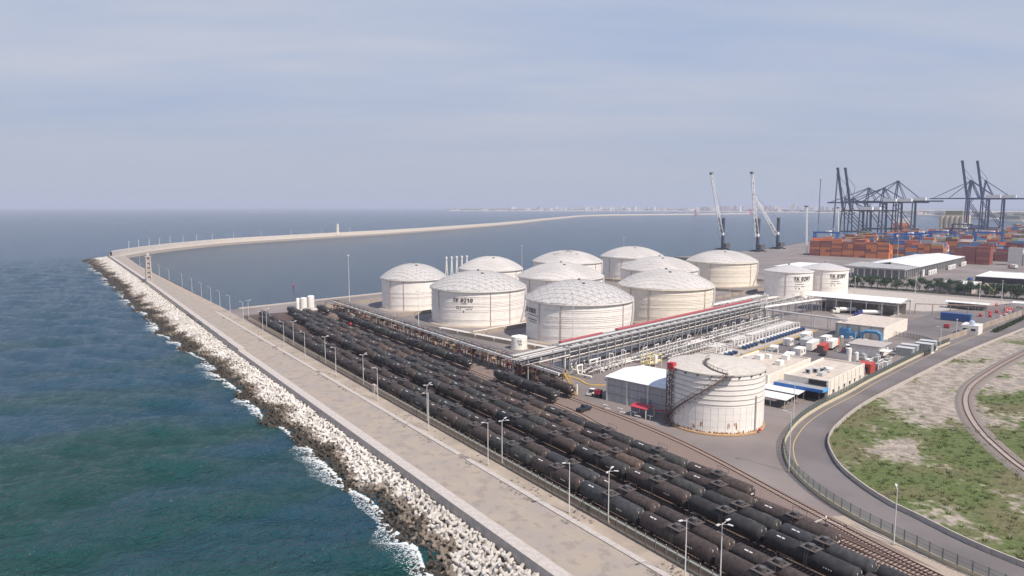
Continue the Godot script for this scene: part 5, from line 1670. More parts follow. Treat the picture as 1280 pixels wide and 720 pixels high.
	# low substation building with blue chillers
	var sb := block("substation_building", "low concrete building with pilasters beside blue chillers", 85, -107, 122, -86, 5.6, "wall_cream", "roof_beige", 0.2)
	for k in 5: part("pilaster", bx(Vector3(-18.7, 2.8, -10.0 + k * 5.0), Vector3(0.5, 5.6, 0.5)), mats["pale_concrete"], sb)
	part("roof_lip", bx(Vector3(-18.9, 5.9, 0), Vector3(0.9, 0.3, 21.6)), mats["pale_concrete"], sb)
	for q in [[79, -95, 0], [81.5, -91.5, 1]]:
		var o := pthing("chiller", ["bright blue chiller box standing on the paving", "bright blue chiller stood against the concrete wall"][q[2]], "chiller", q[0], q[1])
		part("casing", bx(Vector3(0, 1.7 + q[2] * 0.6, 0), Vector3(2.6, 3.0 + q[2] * 1.2, 4.2)), mats["equip_blue"], o)
		part("base", bx(Vector3(0, 0.12, 0), Vector3(2.9, 0.26, 4.5)), mats["concrete"], o)
		for k in 2: part("fan", S().cyl(Vector3(0, 3.2 + q[2] * 1.2, -1 + k * 2), Vector3(0, 3.45 + q[2] * 1.2, -1 + k * 2), 0.8, 0.8, 12), mats["motor_blue"], o)
	var ap := pthing("blue_duct", "bright blue arched duct beside the chillers", "duct", 80, -103.5)
	part("arch", S().pipe([Vector3(0, 0, -4.5), Vector3(0, 3.4, -4.2), Vector3(0, 4.3, -2), Vector3(0, 4.3, 2), Vector3(0, 3.4, 3.4), Vector3(0, 0, 3.8)], 0.8, 10), mats["equip_blue"], ap)
	part("foot", bx(Vector3(0, 0.15, 0), Vector3(2.4, 0.3, 10)), mats["concrete"], ap)
	# house with grey roof, transformers and two white bottles
	var hb := block("control_house", "small white house with a pale grey overhanging roof", 44, -117, 56, -106, 4.2, "white_paint", "roof_beige", 0.0)
	part("roof_slab", bx(Vector3(0, 4.5, 0), Vector3(14, 0.3, 13)), mat("roof_grey", hexc(176, 168, 164), 0.85, 0, "grain", 0.1), hb)
	for k in 3: opening(hb, "window", 12, 11, 1, -4 + k * 3.5, 2.2, 1.4, 1.3, "glass")
	part("lean_roof", bx(Vector3(-3.5, 2.9, 7.2), Vector3(6, 0.16, 3.4)), mats["roof_white"], hb)
	for k in 4:
		var tr := pthing("transformer", "grey finned transformer cabinet with white frame inside the round fence", "transformer", 55 + k * 7.5, -123.5 - k * 1.6 + (k % 2) * 2.0, "transformer cabinets in the substation")
		part("cabinet", bx(Vector3(0, 1.9, 0), Vector3(4.0, 3.4, 6.0)), mat("cab_grey", hexc(158, 164, 160), 0.6, 0.1, "streak", 0.1), tr)
		part("plinth", bx(Vector3(0, 0.1, 0), Vector3(4.6, 0.3, 6.6)), mats["white_paint"], tr)
		for j in 6: part("fin", bx(Vector3(-2.1, 1.9, -2.4 + j * 0.96), Vector3(0.2, 3.0, 0.12)), mats["ac_grey"], tr)
		part("cover", bx(Vector3(0, 3.7, 0), Vector3(4.3, 0.2, 6.3)), mats["ac_grey"], tr)
	for k in 2:
		var o := pthing("white_tank", ["taller white upright cylinder behind the office", "shorter white upright cylinder behind the office"][k], "tank", 28.5 + k * 0.6, -110.6 - k * 2.6, "white cylinders behind the office")
		part("shell", S().lathe([Vector2(0.95 - k * 0.2, 0), Vector2(0.95 - k * 0.2, 5.4 - k * 1.4), Vector2(0, 5.8 - k * 1.4)], 14), mats["white_paint"], o)
		part("skirt", S().cyl(Vector3(0, 0, 0), Vector3(0, 0.4, 0), 1.1, 1.1, 14), mats["steel"], o)
	var rt := pthing("generator_set", "red generator container with round fan end behind the office", "generator", 15, -121)
	part("casing", bx(Vector3(0, 2.0, 0), Vector3(5.5, 3.4, 4.6)), mats["container_red"], rt)
	part("radiator", S().cyl(Vector3(-2.9, 1.6, 0.4), Vector3(-2.75, 1.6, 0.4), 1.2, 1.2, 14), mats["black"], rt)
	part("skid", bx(Vector3(0, 0.15, 0), Vector3(6.0, 0.3, 5.0)), mats["dark_steel"], rt)
	part("frame_rail", S().pipe([Vector3(3, 0, 3.2), Vector3(3, 4.2, 3.2), Vector3(8, 4.2, 3.2), Vector3(8, 0, 3.2)], 0.15, 6), mats["white_paint"], rt)
	for k in 6:
		var o := pthing("process_unit", "small white and grey process unit on the slab behind the office", "equipment", 22 + (k % 3) * 5.5, -119 - (k / 3) * 5.0 + (k % 2), "small process units behind the office")
		part("cabinet", bx(Vector3(0, 1.3, 0), Vector3(1.8 + (k % 2), 2.4, 1.6)), mats[["ac_grey", "white_paint", "cab_grey"][k % 3]], o)
		part("pipe_loop", S().pipe([Vector3(1.2, 0, 1.2), Vector3(1.2, 3.0, 1.2), Vector3(-1.2, 3.0, 1.2), Vector3(-1.2, 0, 1.2)], 0.12, 6), mats["white_paint"], o)
	# shipping boxes, trailers and cabins on the lot
	var boxes := [[44.5, -80.5, 4, 3.0, 2.8, 0.0, "white_paint", "small white cube cabin with a red extinguisher box", "cabin"], [63, -81, 9, 3.2, 3.0, 0.12, "white_paint", "long white cabin at the back of the lot", "cabin"], [52, -85.5, 9, 3.0, 2.6, 0.1, "ac_grey", "grey site container below the long white cabin", "container"], [44, -91, 12, 2.6, 3.2, 0.12, "white_paint", "long white refrigerated trailer box beside the red container", "trailer"], [42.5, -96, 10, 2.6, 2.9, 0.1, "container_red", "red steel shipping container on the lot", "container"], [62, -90, 7, 2.8, 2.8, 0.0, "white_paint", "white cabin with dark windows near the chillers", "cabin"], [28, -91.8, 6.5, 3.0, 2.8, 0.05, "white_paint", "white site cabin in front of the trailer", "cabin"], [24, -83, 6, 3.0, 2.8, 0.3, "white_paint", "white site cabin near the cable drums", "cabin"], [15, -93, 6, 3.2, 2.8, 0.2, "white_paint", "white site cabin closest to the flat building", "cabin"]]
	for q in boxes:
		var o := thing("shipping_container" if q[8] == "container" else "site_cabin" if q[8] == "cabin" else "trailer_box", q[7], q[8], P(q[0], q[1]), TURN + q[5])
		var L: float = q[2]; var W: float = q[3]; var H: float = q[4]
		part("body", bx(Vector3(0, 0.25 + H / 2, 0), Vector3(L, H, W)), mats[q[6]], o)
		part("roof", bx(Vector3(0, 0.29 + H, 0), Vector3(L + 0.1, 0.08, W + 0.1)), mats["roof_white"] if q[6] == "white_paint" else mats[q[6]], o)
		var n := int(L / 1.2)
		if q[8] != "cabin":
			for k in n: part("rib", bx(Vector3(-L / 2 + (k + 0.5) * L / n, 0.25 + H / 2, W / 2 + 0.03), Vector3(0.2, H - 0.3, 0.06)), mats[q[6]], o)
			part("door", bx(Vector3(-L / 2 - 0.03, 0.25 + H / 2, 0), Vector3(0.06, H - 0.4, W - 0.4)), mats["dark_steel"] if q[6] == "container_red" else mats[q[6]], o)
		else:
			for k in 2: part("window", bx(Vector3(-L / 4 + k * L / 2, 0.5 + H * 0.5, W / 2 + 0.02), Vector3(1.1, 1.0, 0.06)), mats["glass"], o)
			part("door", bx(Vector3(-L / 2 - 0.02, 1.3, 0), Vector3(0.06, 2.0, 0.9)), mats["ac_grey"], o)
		for k in 4: part("foot", bx(Vector3((L / 2 - 0.4) * (1 if k % 2 else -1), 0.12, (W / 2 - 0.3) * (1 if k / 2 else -1)), Vector3(0.4, 0.26, 0.4)), mats["black"], o)
	# pallets, drums and small crates lying about the lots
	var clut := RandomNumberGenerator.new(); clut.seed = 707
	for k in 46:
		var zone: Array = [[8, 60, -112, -80], [10, 40, -124, -112], [-2, 20, -90, -78], [58, 80, -126, -108], [-58, -40, -76, -56], [60, 84, -112, -94]][k % 6]
		var aa := clut.randf_range(zone[0], zone[1]); var bb := clut.randf_range(zone[2], zone[3])
		if k % 3 == 0:
			var o := pthing("oil_drum", "upright steel drum left standing on the equipment lots", "drum", aa, bb, "drums left about the lots")
			part("barrel", S().lathe([Vector2(0.42, 0), Vector2(0.42, 0.4), Vector2(0.45, 0.44), Vector2(0.42, 0.48), Vector2(0.42, 1.1), Vector2(0, 1.1)], 10), mats[["motor_blue", "steel", "red_paint"][k % 9 / 3]], o)
			part("lid_rim", S().ring(0.38, 1.12, 0.05, 0.05, 10), mats["dark_steel"], o)
		else:
			var o := pthing("crate_stack", "small pale crate stack on a pallet in the equipment lots", "crates", aa, bb, "crates left about the lots")
			o.rotation.y += clut.randf() * 0.6
			part("pallet", bx(Vector3(0, 0.08, 0), Vector3(1.7, 0.16, 1.4)), mats["rack_tan"], o)
			for j in 2 + k % 3: part("crate", bx(Vector3(clut.randf_range(-0.1, 0.1), 0.55 + j * 0.72, 0), Vector3(1.3 + clut.randf() * 0.4, 0.68, 1.1)), mats[["white_paint", "ac_grey", "pale_concrete", "cab_grey"][(k + j) % 4]], o)
	# gatehouse, blue container, booth, second shelter on the far lot
	var gh := block("gatehouse", "small white gatehouse with a round rooftop tank", 129, -135, 139, -128, 4.2, "white_paint", "roof_white", 0.3)
	for k in 2: opening(gh, "window", 10, 7, 0, -1.7 + k * 3.2, 2.4, 1.8, 1.2, "glass")
	part("rooftop_tank", S().lathe([Vector2(1.1, 4.4), Vector2(1.1, 5.8), Vector2(0, 6.3)], 14), mat("tank_blue_grey", hexc(170, 184, 200), 0.6), gh)
	var bc := thing("shipping_container", "long blue steel container on the far lot", "container", P(171, -117.5), TURN)
	part("body", bx(Vector3(0, 2.1, 0), Vector3(3.2, 3.6, 13.6)), mat("container_blue", hexc(48, 88, 148), 0.6, 0, "streak", 0.1), bc)
	part("roof", bx(Vector3(0, 3.95, 0), Vector3(3.3, 0.1, 13.7)), mats["container_blue"], bc)
	for k in 11: part("rib", bx(Vector3(-1.64, 2.1, -6.2 + k * 1.24), Vector3(0.08, 3.2, 0.25)), mats["container_blue"], bc)
	part("skid", bx(Vector3(0, 0.15, 0), Vector3(3.0, 0.3, 13.2)), mats["black"], bc)
	var bo := block("booth", "white booth at the edge of the far lot", 234, -140, 244, -132, 4.6, "white_paint", "roof_white", 0.2)
	opening(bo, "window", 10, 8, 0, 0, 2.6, 3.0, 1.2, "glass")
	var sh2 := pthing("truck_shelter", "white-roofed shelter with parked machines on the far lot", "shelter", 225, -112)
	part("roof", S().bar(Vector3(-3, 3.6, 0), Vector3(3, 3.9, 0), 22, 0.2), mats["roof_white"], sh2)
	for k in 5:
		for sx in [-2.6, 2.6]: part("post", bx(Vector3(sx, 1.8, -10 + k * 5), Vector3(0.2, 3.6, 0.2)), mats["galvanised"], sh2)
	part("back_wall", bx(Vector3(2.4, 1.6, 0), Vector3(0.3, 3.0, 20)), mats["concrete"], sh2)
	for k in 12:
		var o := pthing("fire_monitor", "red fire water equipment on the far lot", "fire equipment", 190 + r.randf() * 60, -122 - r.randf() * 12, "red fire equipment scattered on the far lot")
		part("pipe", S().pipe([Vector3(0, 0, 0), Vector3(0, 1.6, 0), Vector3(1.6, 2.2, 0.6)], 0.28, 8), mats["red_paint"], o)
		part("valve_body", bx(Vector3(0.3, 0.7, 0.5), Vector3(1.8, 1.2, 1.4)), mats["red_paint"] if k % 3 else mats["white_paint"], o)
	var rm := pthing("hose_box", "red hose box alone on the dark far lot", "hose box", 142, -119.5)
	part("cabinet", bx(Vector3(0, 1.3, 0), Vector3(1.6, 1.6, 2.4)), mats["red_paint"], rm)
	part("foot", bx(Vector3(0, 0.25, 0), Vector3(1.2, 0.5, 2.0)), mats["black"], rm)
	for k in 9:
		var o := pthing("fire_monitor", "red fire hydrant stand along the road beside the rail rack", "hydrant", -70 + k * 1.2, -22 + k * 15.0, "red hydrants beside the rail rack")
		part("riser", S().cyl(Vector3(0, 0, 0), Vector3(0, 1.5, 0), 0.3, 0.25, 8), mats["red_paint"], o)
		part("nozzle", bx(Vector3(0.2, 1.5, 0.3), Vector3(1.6, 0.9, 1.3)), mats["red_paint"], o)
	# brown pipe gantry across the far lot
	var gy := pthing("pipe_gantry", "thin brown pipe gantry on posts crossing the far lot", "pipe gantry", 184, -95)
	part("beam", S().bar(Vector3(0, 5.6, 0), Vector3(26, 5.6, 46), 0.4, 0.5), mat("gantry_brown", hexc(160, 140, 130), 0.8), gy)
	for k in 7: part("post", bx(Vector3(26.0 * k / 6.0, 2.75, 46.0 * k / 6.0), Vector3(0.35, 5.5, 0.35)), mats["gantry_brown"], gy)

func make_road_walls() -> void:
	# white low wall with mesh panels along the outer side of the access road
	var bars := S()
	for k in 15: bars.box(Vector3(-1.05 + k * 0.15, 1.75, 0), Vector3(0.03, 1.7, 0.03))
	for y in [0.95, 1.75, 2.55]: bars.box(Vector3(0, y, 0), Vector3(2.24, 0.05, 0.05))
	var panel := bars.done()
	var post := bx(Vector3(0, 1.4, 0), Vector3(0.14, 2.8, 0.14)).done()
	var base := bx(Vector3(0, 0.3, 0), Vector3(2.38, 1.1, 0.3)).done()
	var t := thing("road_fence", "green-grey mesh fence on a cream base along the outside of the curved road", "fence")
	var gm := mat("mesh_green", hexc(120, 128, 124), 0.7, 0.2)
	var cm := mat("base_cream", hexc(206, 194, 166), 0.9, 0, "grain", 0.1)
	var acc := 0.0
	var prev: Vector2 = road_left[6]
	for i in range(7, road_left.size()):
		var q: Vector2 = road_left[i]
		var seg := q - prev
		var l := seg.length()
		while acc + 0.0001 < l:
			var c := prev + seg / l * acc
			var turn := atan2(-seg.y, seg.x)
			if c.x < 330:
				part("fence_panel", panel, gm, t, xz(c), Vector3(0, turn, 0))
				part("post", post, gm, t, xz(c + seg / l * 1.19), Vector3(0, turn, 0))
				part("base_block", base, cm, t, xz(c), Vector3(0, turn, 0))
			acc += 2.4
		acc -= l
		prev = q
	# plain concrete wall with slim posts on the waste ground side
	var w := thing("road_wall", "grey concrete wall with slim posts between the road and the waste ground", "wall")
	var blockm := bx(Vector3(0, 0.5, 0), Vector3(3.96, 1.1, 0.3)).done()
	var slim := bx(Vector3(0, 1.5, 0), Vector3(0.08, 2.0, 0.08)).done()
	acc = 0.0
	prev = road_right[4]
	for i in range(5, road_right.size()):
		var q: Vector2 = road_right[i]
		var seg := q - prev
		var l := seg.length()
		while acc + 0.0001 < l:
			var c := prev + seg / l * acc
			var turn := atan2(-seg.y, seg.x)
			part("wall_block", blockm, mats["pale_concrete"], w, xz(c), Vector3(0, turn, 0))
			if c.y < -84:
				for j in 3: part("slim_post", slim, mats["gantry_brown"], w, xz(c + seg / l * (j * 1.33 - 1.3)), Vector3(0, turn, 0))
			acc += 4.0
		acc -= l
		prev = q
	# round chain fence of the substation
	var rf := thing("round_fence", "dark curved chain-link fence round the substation", "fence")
	var rb := S()
	for k in 11: rb.box(Vector3(-1.0 + k * 0.2, 1.1, 0), Vector3(0.04, 2.0, 0.04))
	for y in [0.15, 2.1]: rb.box(Vector3(0, y, 0), Vector3(2.2, 0.05, 0.05))
	var rbm := rb.done()
	var line := smooth_line([P2(60, -129), P2(75, -129.5), P2(86, -127.5), P2(95, -122), P2(100, -114), P2(100, -106)], 6)
	for i in line.size() - 1:
		var seg: Vector2 = line[i + 1] - line[i]
		var o := part("fence_panel", rbm, mats["dark_steel"], rf, xz((line[i] + line[i + 1]) * 0.5), Vector3(0, atan2(-seg.y, seg.x), 0))
		o.scale = Vector3(seg.length() / 2.2, 1, 1)
		part("post", bx(Vector3(0, 1.2, 0), Vector3(0.12, 2.4, 0.12)), mats["dark_steel"], rf, xz(line[i]))
	# long plain wall beyond the gate and its hedge
	var lw := thing("boundary_wall", "long beige boundary wall rising beside the road past the gatehouse", "wall")
	var wl := smooth_line([Vector2(322, -143), Vector2(380, -149.5), Vector2(470, -160), Vector2(600, -176)], 4)
	for i in wl.size() - 1: part("wall_panel", S().bar(xz(wl[i], 1.3), xz(wl[i + 1], 1.3), 0.4, 2.6), mats["bund"], lw)
	var sg := thing("switch_stand", "small signal lever with a white head beside the tracks", "switch stand", Vector3(119.6, 0, -70.5))
	part("stem", S().cyl(Vector3.ZERO, Vector3(0, 1.6, 0), 0.07, 0.05, 6), mats["black"], sg)
	part("disc", S().cyl(Vector3(0, 1.75, -0.05), Vector3(0, 1.75, 0.05), 0.26, 0.26, 10), mats["white_paint"], sg)
	part("base", bx(Vector3(0, 0.12, 0), Vector3(0.9, 0.3, 0.6)), mats["black"], sg)
	var fr := S()
	fr.box(Vector3(118.2, 0.08, -72.6), Vector3(0.3, 0.2, 3.2)); fr.box(Vector3(120.6, 0.08, -72.4), Vector3(3.0, 0.2, 0.3)); fr.box(Vector3(121.6, 0.08, -69.8), Vector3(0.3, 0.2, 3.0))
	setting("crossing_kerb", fr, mats["pale_concrete"])
func make_trees() -> void:
	var leaf_m := StandardMaterial3D.new()
	leaf_m.vertex_color_use_as_albedo = true; leaf_m.roughness = 0.9
	leaf_m.cull_mode = BaseMaterial3D.CULL_DISABLED
	mats["leaf"] = leaf_m
	var bark := mat("bark", hexc(96, 78, 62), 1.0)
	var crowns := []
	var trunks := []
	for v in 4:
		var r := RandomNumberGenerator.new(); r.seed = 200 + v
		var s := S()
		var lobes := []
		for k in 7: lobes.append([Vector3(r.randfn() * 0.95, r.randf_range(1.5, 4.6), r.randfn() * 0.95), r.randf_range(0.8, 1.4)])
		for k in 900:
			var l = lobes[r.randi() % lobes.size()]
			var d := Vector3(r.randfn(), r.randfn(), r.randfn()).normalized()
			var p: Vector3 = l[0] + d * l[1] * pow(r.randf(), 0.35)
			var a := Vector3(r.randfn(), r.randfn(), r.randfn()).normalized()
			var b := a.cross(Vector3(r.randfn(), r.randfn(), r.randfn()).normalized()).normalized()
			var z := r.randf_range(0.14, 0.26)
			s.tri(p - a * z, p + a * z, p + b * z * 1.3)
			var g := r.randf_range(0.7, 1.3)
			for q in 3: s.c.append(Color(0.045 * g, 0.082 * g, 0.035 * g))
		crowns.append(s.done())
		var tk := S()
		tk.cyl(Vector3(0, -0.1, 0), Vector3(0.05, 1.6, 0), 0.17, 0.12, 7, false)
		for k in 4: tk.cyl(Vector3(0.05, 1.5, 0), lobes[k][0], 0.1, 0.03, 5, false)
		trunks.append(tk.done())
	var r2 := RandomNumberGenerator.new(); r2.seed = 91
	var spots := []
	for k in 27:
		var f := k / 26.0
		spots.append([300.0 + 10.0 * sin(f * 3.0) - f * 6.0 + r2.randf_range(-2, 2), -22.0 - f * 118.0 + r2.randf_range(-1.2, 1.2), r2.randf_range(0.95, 1.35)])
	for k in 5: spots.append([276.0 + k * 4.0, 12.0 - k * 2.5, r2.randf_range(1.2, 1.6)])
	var i := 0
	for s in spots:
		var t := pthing("hedge_tree", "small bushy green tree in the row before the warehouse" if i < 27 else "dark green tree clump between the storage tanks and the cone-roofed pair", "tree", s[0], s[1], "row of small trees" if i < 27 else "tree clump behind the tanks")
		t.rotation.y = r2.randf() * TAU
		t.scale = Vector3.ONE * s[2] * 1.45
		part("trunk", trunks[i % 4], bark, t)
		part("crown", crowns[i % 4], leaf_m, t)
		i += 1
	# clipped hedge below the trees and the strip by the boundary wall
	for q in [[297, -22, 296, -142, 1.3], [236, -144, 144, -139, 1.2]]:
		var places := []
		var cols := []
		var v := Vector2(q[2] - q[0], q[3] - q[1])
		for k in int(v.length() * 26):
			var f := r2.randf()
			var p := P(q[0] + v.x * f + r2.randf_range(-1.2, 1.2), q[1] + v.y * f + r2.randf_range(-1.2, 1.2), r2.randf() * q[4])
			places.append(Transform3D(Basis.from_euler(Vector3(r2.randf() * 6, r2.randf() * 6, r2.randf() * 6)).scaled(Vector3.ONE * r2.randf_range(0.5, 1.0)), p))
			var g := r2.randf_range(0.6, 1.3)
			cols.append(Color(0.05 * g, 0.065 * g, 0.032 * g))
		var lf := S()
		lf.tri(Vector3(-0.4, 0, 0), Vector3(0.4, 0, 0), Vector3(0, 0.5, 0.1)); lf.tri(Vector3(0, -0.2, -0.4), Vector3(0, 0.1, 0.4), Vector3(0.1, 0.5, 0))
		swarm("hedge", lf.done(), leaf_m, places, "dark green hedge at the foot of the small trees" if q[0] == 297 else "green hedge along the boundary wall of the far lot", "hedge", cols)

func make_warehouse() -> void:
	var t := pthing("warehouse", "long low warehouse with a white roof and many open dock bays", "warehouse", 480, -15)
	# local: x along the shed from -104 to 108, z = 25 is the dock face
	var rf := S()
	rf.bar(Vector3(-60, 8.0, 25.5), Vector3(-60, 11.4, 0), 0.25, 0.25)
	rf = S()
	rf.quad(Vector3(-60, 8.2, 26), Vector3(108, 8.2, 26), Vector3(108, 11.2, 2), Vector3(-60, 11.2, 2))
	rf.quad(Vector3(-60, 11.2, 2), Vector3(108, 11.2, 2), Vector3(108, 8.2, -22), Vector3(-60, 8.2, -22))
	rf.quad(Vector3(-60, 7.9, 26), Vector3(-60, 7.9, 2), Vector3(-60, 11.2, 2), Vector3(-60, 8.2, 26))
	part("roof", rf, mats["roof_white"], t)
	var fc := S()
	fc.box(Vector3(2, 7.9, 25.8), Vector3(212, 0.9, 0.3))
	part("fascia", fc, mats["dark_steel"], t)
	var cr := S()
	cr.quad(Vector3(-106, 8.0, 26), Vector3(-60.2, 8.1, 26), Vector3(-60.2, 10.6, -22), Vector3(-106, 10.2, -22))
	cr.box(Vector3(-83, 7.7, 25.6), Vector3(46, 0.7, 0.4)); cr.box(Vector3(-106, 8.6, 2), Vector3(0.3, 1.2, 47))
	part("canopy_roof", cr, mat("canopy_grey", hexc(168, 166, 164), 0.6, 0.1, "grain", 0.03), t)
	part("back_wall", bx(Vector3(24, 4, -21.6), Vector3(168, 8, 0.4)), mats["clad_grey"], t)
	part("inner_wall", bx(Vector3(24, 3.8, 16), Vector3(168, 7.4, 0.4)), mats["clad_grey"], t)
	part("canopy_inner_wall", bx(Vector3(-92, 3.6, 2), Vector3(0.4, 7.0, 40)), mats["clad_grey"], t)
	part("end_wall", bx(Vector3(107.6, 4.5, 2), Vector3(0.5, 9.4, 47)), mats["roof_white"], t)
	var col := bx(Vector3(0, 3.8, 0), Vector3(0.7, 7.6, 0.6)).done()
	for k in 37: part("column", col, mats["galvanised"], t, Vector3(-105 + k * 5.9, 0, 25.3))
	for k in 9: part("column", col, mats["galvanised"], t, Vector3(-105.6, 0, 21 - k * 5.3))
	for q in [[-28, 28], [44, 30], [94, 22]]:
		part("screen_wall", bx(Vector3(q[0], 2.1, 27.6), Vector3(q[1], 4.2, 0.4)), mats["roof_white"], t)
		for k in int(q[1] / 6): part("vent_slot", bx(Vector3(q[0] - q[1] / 2 + 3 + k * 6, 1.8, 27.84), Vector3(1.3, 2.6, 0.1)), mats["dark_steel"], t)
	for k in 14: part("dock_door", bx(Vector3(-50 + k * 11.5, 2.8, 16.3), Vector3(4.4, 4.6, 0.2)), mats["clad_seam"], t)
	part("end_post", bx(Vector3(-58, 3.0, 27.2), Vector3(5, 5.6, 1.0)), mats["roof_white"], t)
	# low white shed roof beside it
	var o := pthing("low_shed", "low shed with pale roof between the containers and the cone-roofed tanks", "shed", 420, 62)
	part("wall", bx(Vector3(0, 2.0, 0), Vector3(60, 4.0, 24)), mats["clad_grey"], o)
	part("roof", bx(Vector3(0, 4.2, 0), Vector3(62, 0.5, 26)), mats["roof_white"], o)
	var sb := block("small_office", "small flat-roofed office with a white front behind the trees", 308, -99, 340, -78, 6.0, "pale_concrete", "roof_white", 0.5)
	part("roof_plant", bx(Vector3(-4, 7.0, -3), Vector3(10, 1.6, 6)), mats["dark_steel"], sb)
	for k in 4: opening(sb, "window", 32, 21, 1, -11 + k * 7.0, 3.4, 3.0, 2.0, "glass")
	for k in 2: opening(sb, "window", 32, 21, 0, -5 + k * 9.0, 3.2, 3.0, 2.0, "glass")
	var db := block("glass_office", "office block with a dark banded glass front and white flank", 344, -126, 400, -94, 9.2, "roof_white", "roof_white", 0.5)
	part("dark_band", bx(Vector3(-28.3, 7.4, 0), Vector3(0.5, 4.0, 31.6)), mats["black"], db)
	for k in 10: part("window", bx(Vector3(-28.2, 2.7, -14.2 + k * 3.15), Vector3(0.3, 4.4, 2.6)), mats["glass"], db)
	for k in 11: part("mullion", bx(Vector3(-28.4, 2.7, -15.8 + k * 3.15), Vector3(0.5, 5.0, 0.3)), mats["galvanised"], db)
	for k in 4: opening(db, "window", 56, 32, 1, -4 + k * 8.0, 5.5, 3.0, 1.6, "glass")
	var gt := pthing("yellow_digger", "pale yellow excavator arm raised beside the small office", "excavator", 318, -110)
	part("body", bx(Vector3(0, 1.8, 0), Vector3(4, 2.2, 3)), mats["yellow"], gt)
	part("boom", S().bar(Vector3(0, 2.6, 0), Vector3(2, 7.0, -5), 0.5, 0.7).bar(Vector3(2, 7.0, -5), Vector3(3, 3.0, -9), 0.4, 0.6), mats["cream_yellow"], gt)
	part("track", bx(Vector3(0, 0.45, 1.2), Vector3(4.4, 0.9, 0.7)), mats["black"], gt); part("track", bx(Vector3(0, 0.45, -1.2), Vector3(4.4, 0.9, 0.7)), mats["black"], gt)

func vehicle(called: String, label: String, cat: String, at: Vector3, turn: float, body: Material, kind: String, group := "") -> Node3D:
	var t := thing(called, label, cat, at, turn, group)
	if kind == "pickup" or kind == "van":
		var s := S()
		s.box(Vector3(0, 0.75, 0), Vector3(5.2, 0.75, 1.85))
		part("body", s, body, t)
		var c := S()
		var x0 := -0.6 if kind == "pickup" else -2.4
		c.quad(Vector3(x0, 1.12, 0.88), Vector3(1.5, 1.12, 0.88), Vector3(0.95, 1.8, 0.72), Vector3(x0 + 0.15, 1.8, 0.72))
		c.quad(Vector3(1.5, 1.12, -0.88), Vector3(x0, 1.12, -0.88), Vector3(x0 + 0.15, 1.8, -0.72), Vector3(0.95, 1.8, -0.72))
		c.quad(Vector3(1.5, 1.12, 0.88), Vector3(1.5, 1.12, -0.88), Vector3(0.95, 1.8, -0.72), Vector3(0.95, 1.8, 0.72))
		c.quad(Vector3(x0, 1.12, -0.88), Vector3(x0, 1.12, 0.88), Vector3(x0 + 0.15, 1.8, 0.72), Vector3(x0 + 0.15, 1.8, -0.72))
		part("window", c, mats["glass"], t)
		part("cab_roof", bx(Vector3((x0 + 1.1) / 2, 1.82, 0), Vector3(0.85 - x0, 0.08, 1.5)), body, t)
		if kind == "pickup": part("load_bed", bx(Vector3(-1.65, 1.16, 0), Vector3(1.7, 0.06, 1.5)), mats["black"], t)
		for q in [[1.6, 0.85], [1.6, -0.85], [-1.6, 0.85], [-1.6, -0.85]]:
			part("wheel", S().cyl(Vector3(q[0], 0.38, q[1] - 0.12), Vector3(q[0], 0.38, q[1] + 0.12), 0.38, 0.38, 12), mats["tyre"], t)
		for z in [-0.65, 0.65]: part("headlight", bx(Vector3(2.61, 0.85, z), Vector3(0.06, 0.2, 0.4)), mats["galvanised"], t)
	else:
		part("cab", bx(Vector3(4.6, 1.9, 0), Vector3(2.2, 2.6, 2.4)), body, t)
		part("windscreen", bx(Vector3(5.72, 2.4, 0), Vector3(0.06, 1.0, 2.1)), mats["glass"], t)
		part("bonnet", bx(Vector3(6.4, 1.3, 0), Vector3(1.5, 1.3, 2.0)), body, t)
		part("chassis", bx(Vector3(0, 0.85, 0), Vector3(11.5, 0.4, 1.1)), mats["black"], t)
		if kind == "tanker": part("barrel", S().cyl(Vector3(-6, 2.3, 0), Vector3(3.2, 2.3, 0), 1.2, 1.2, 16), mats["galvanised"], t)
		elif kind == "box": part("box_body", bx(Vector3(-1.6, 2.5, 0), Vector3(9.4, 2.9, 2.5)), mats["white_paint"], t)
		else: part("flatbed", bx(Vector3(-1.6, 1.25, 0), Vector3(9.4, 0.4, 2.5)), mats["dark_steel"], t)
		for x in [5.4, -1.0, -3.6, -4.8]:
			for z in [-1.0, 1.0]: part("wheel", S().cyl(Vector3(x, 0.5, z - 0.15), Vector3(x, 0.5, z + 0.15), 0.5, 0.5, 10), mats["tyre"], t)
	return t

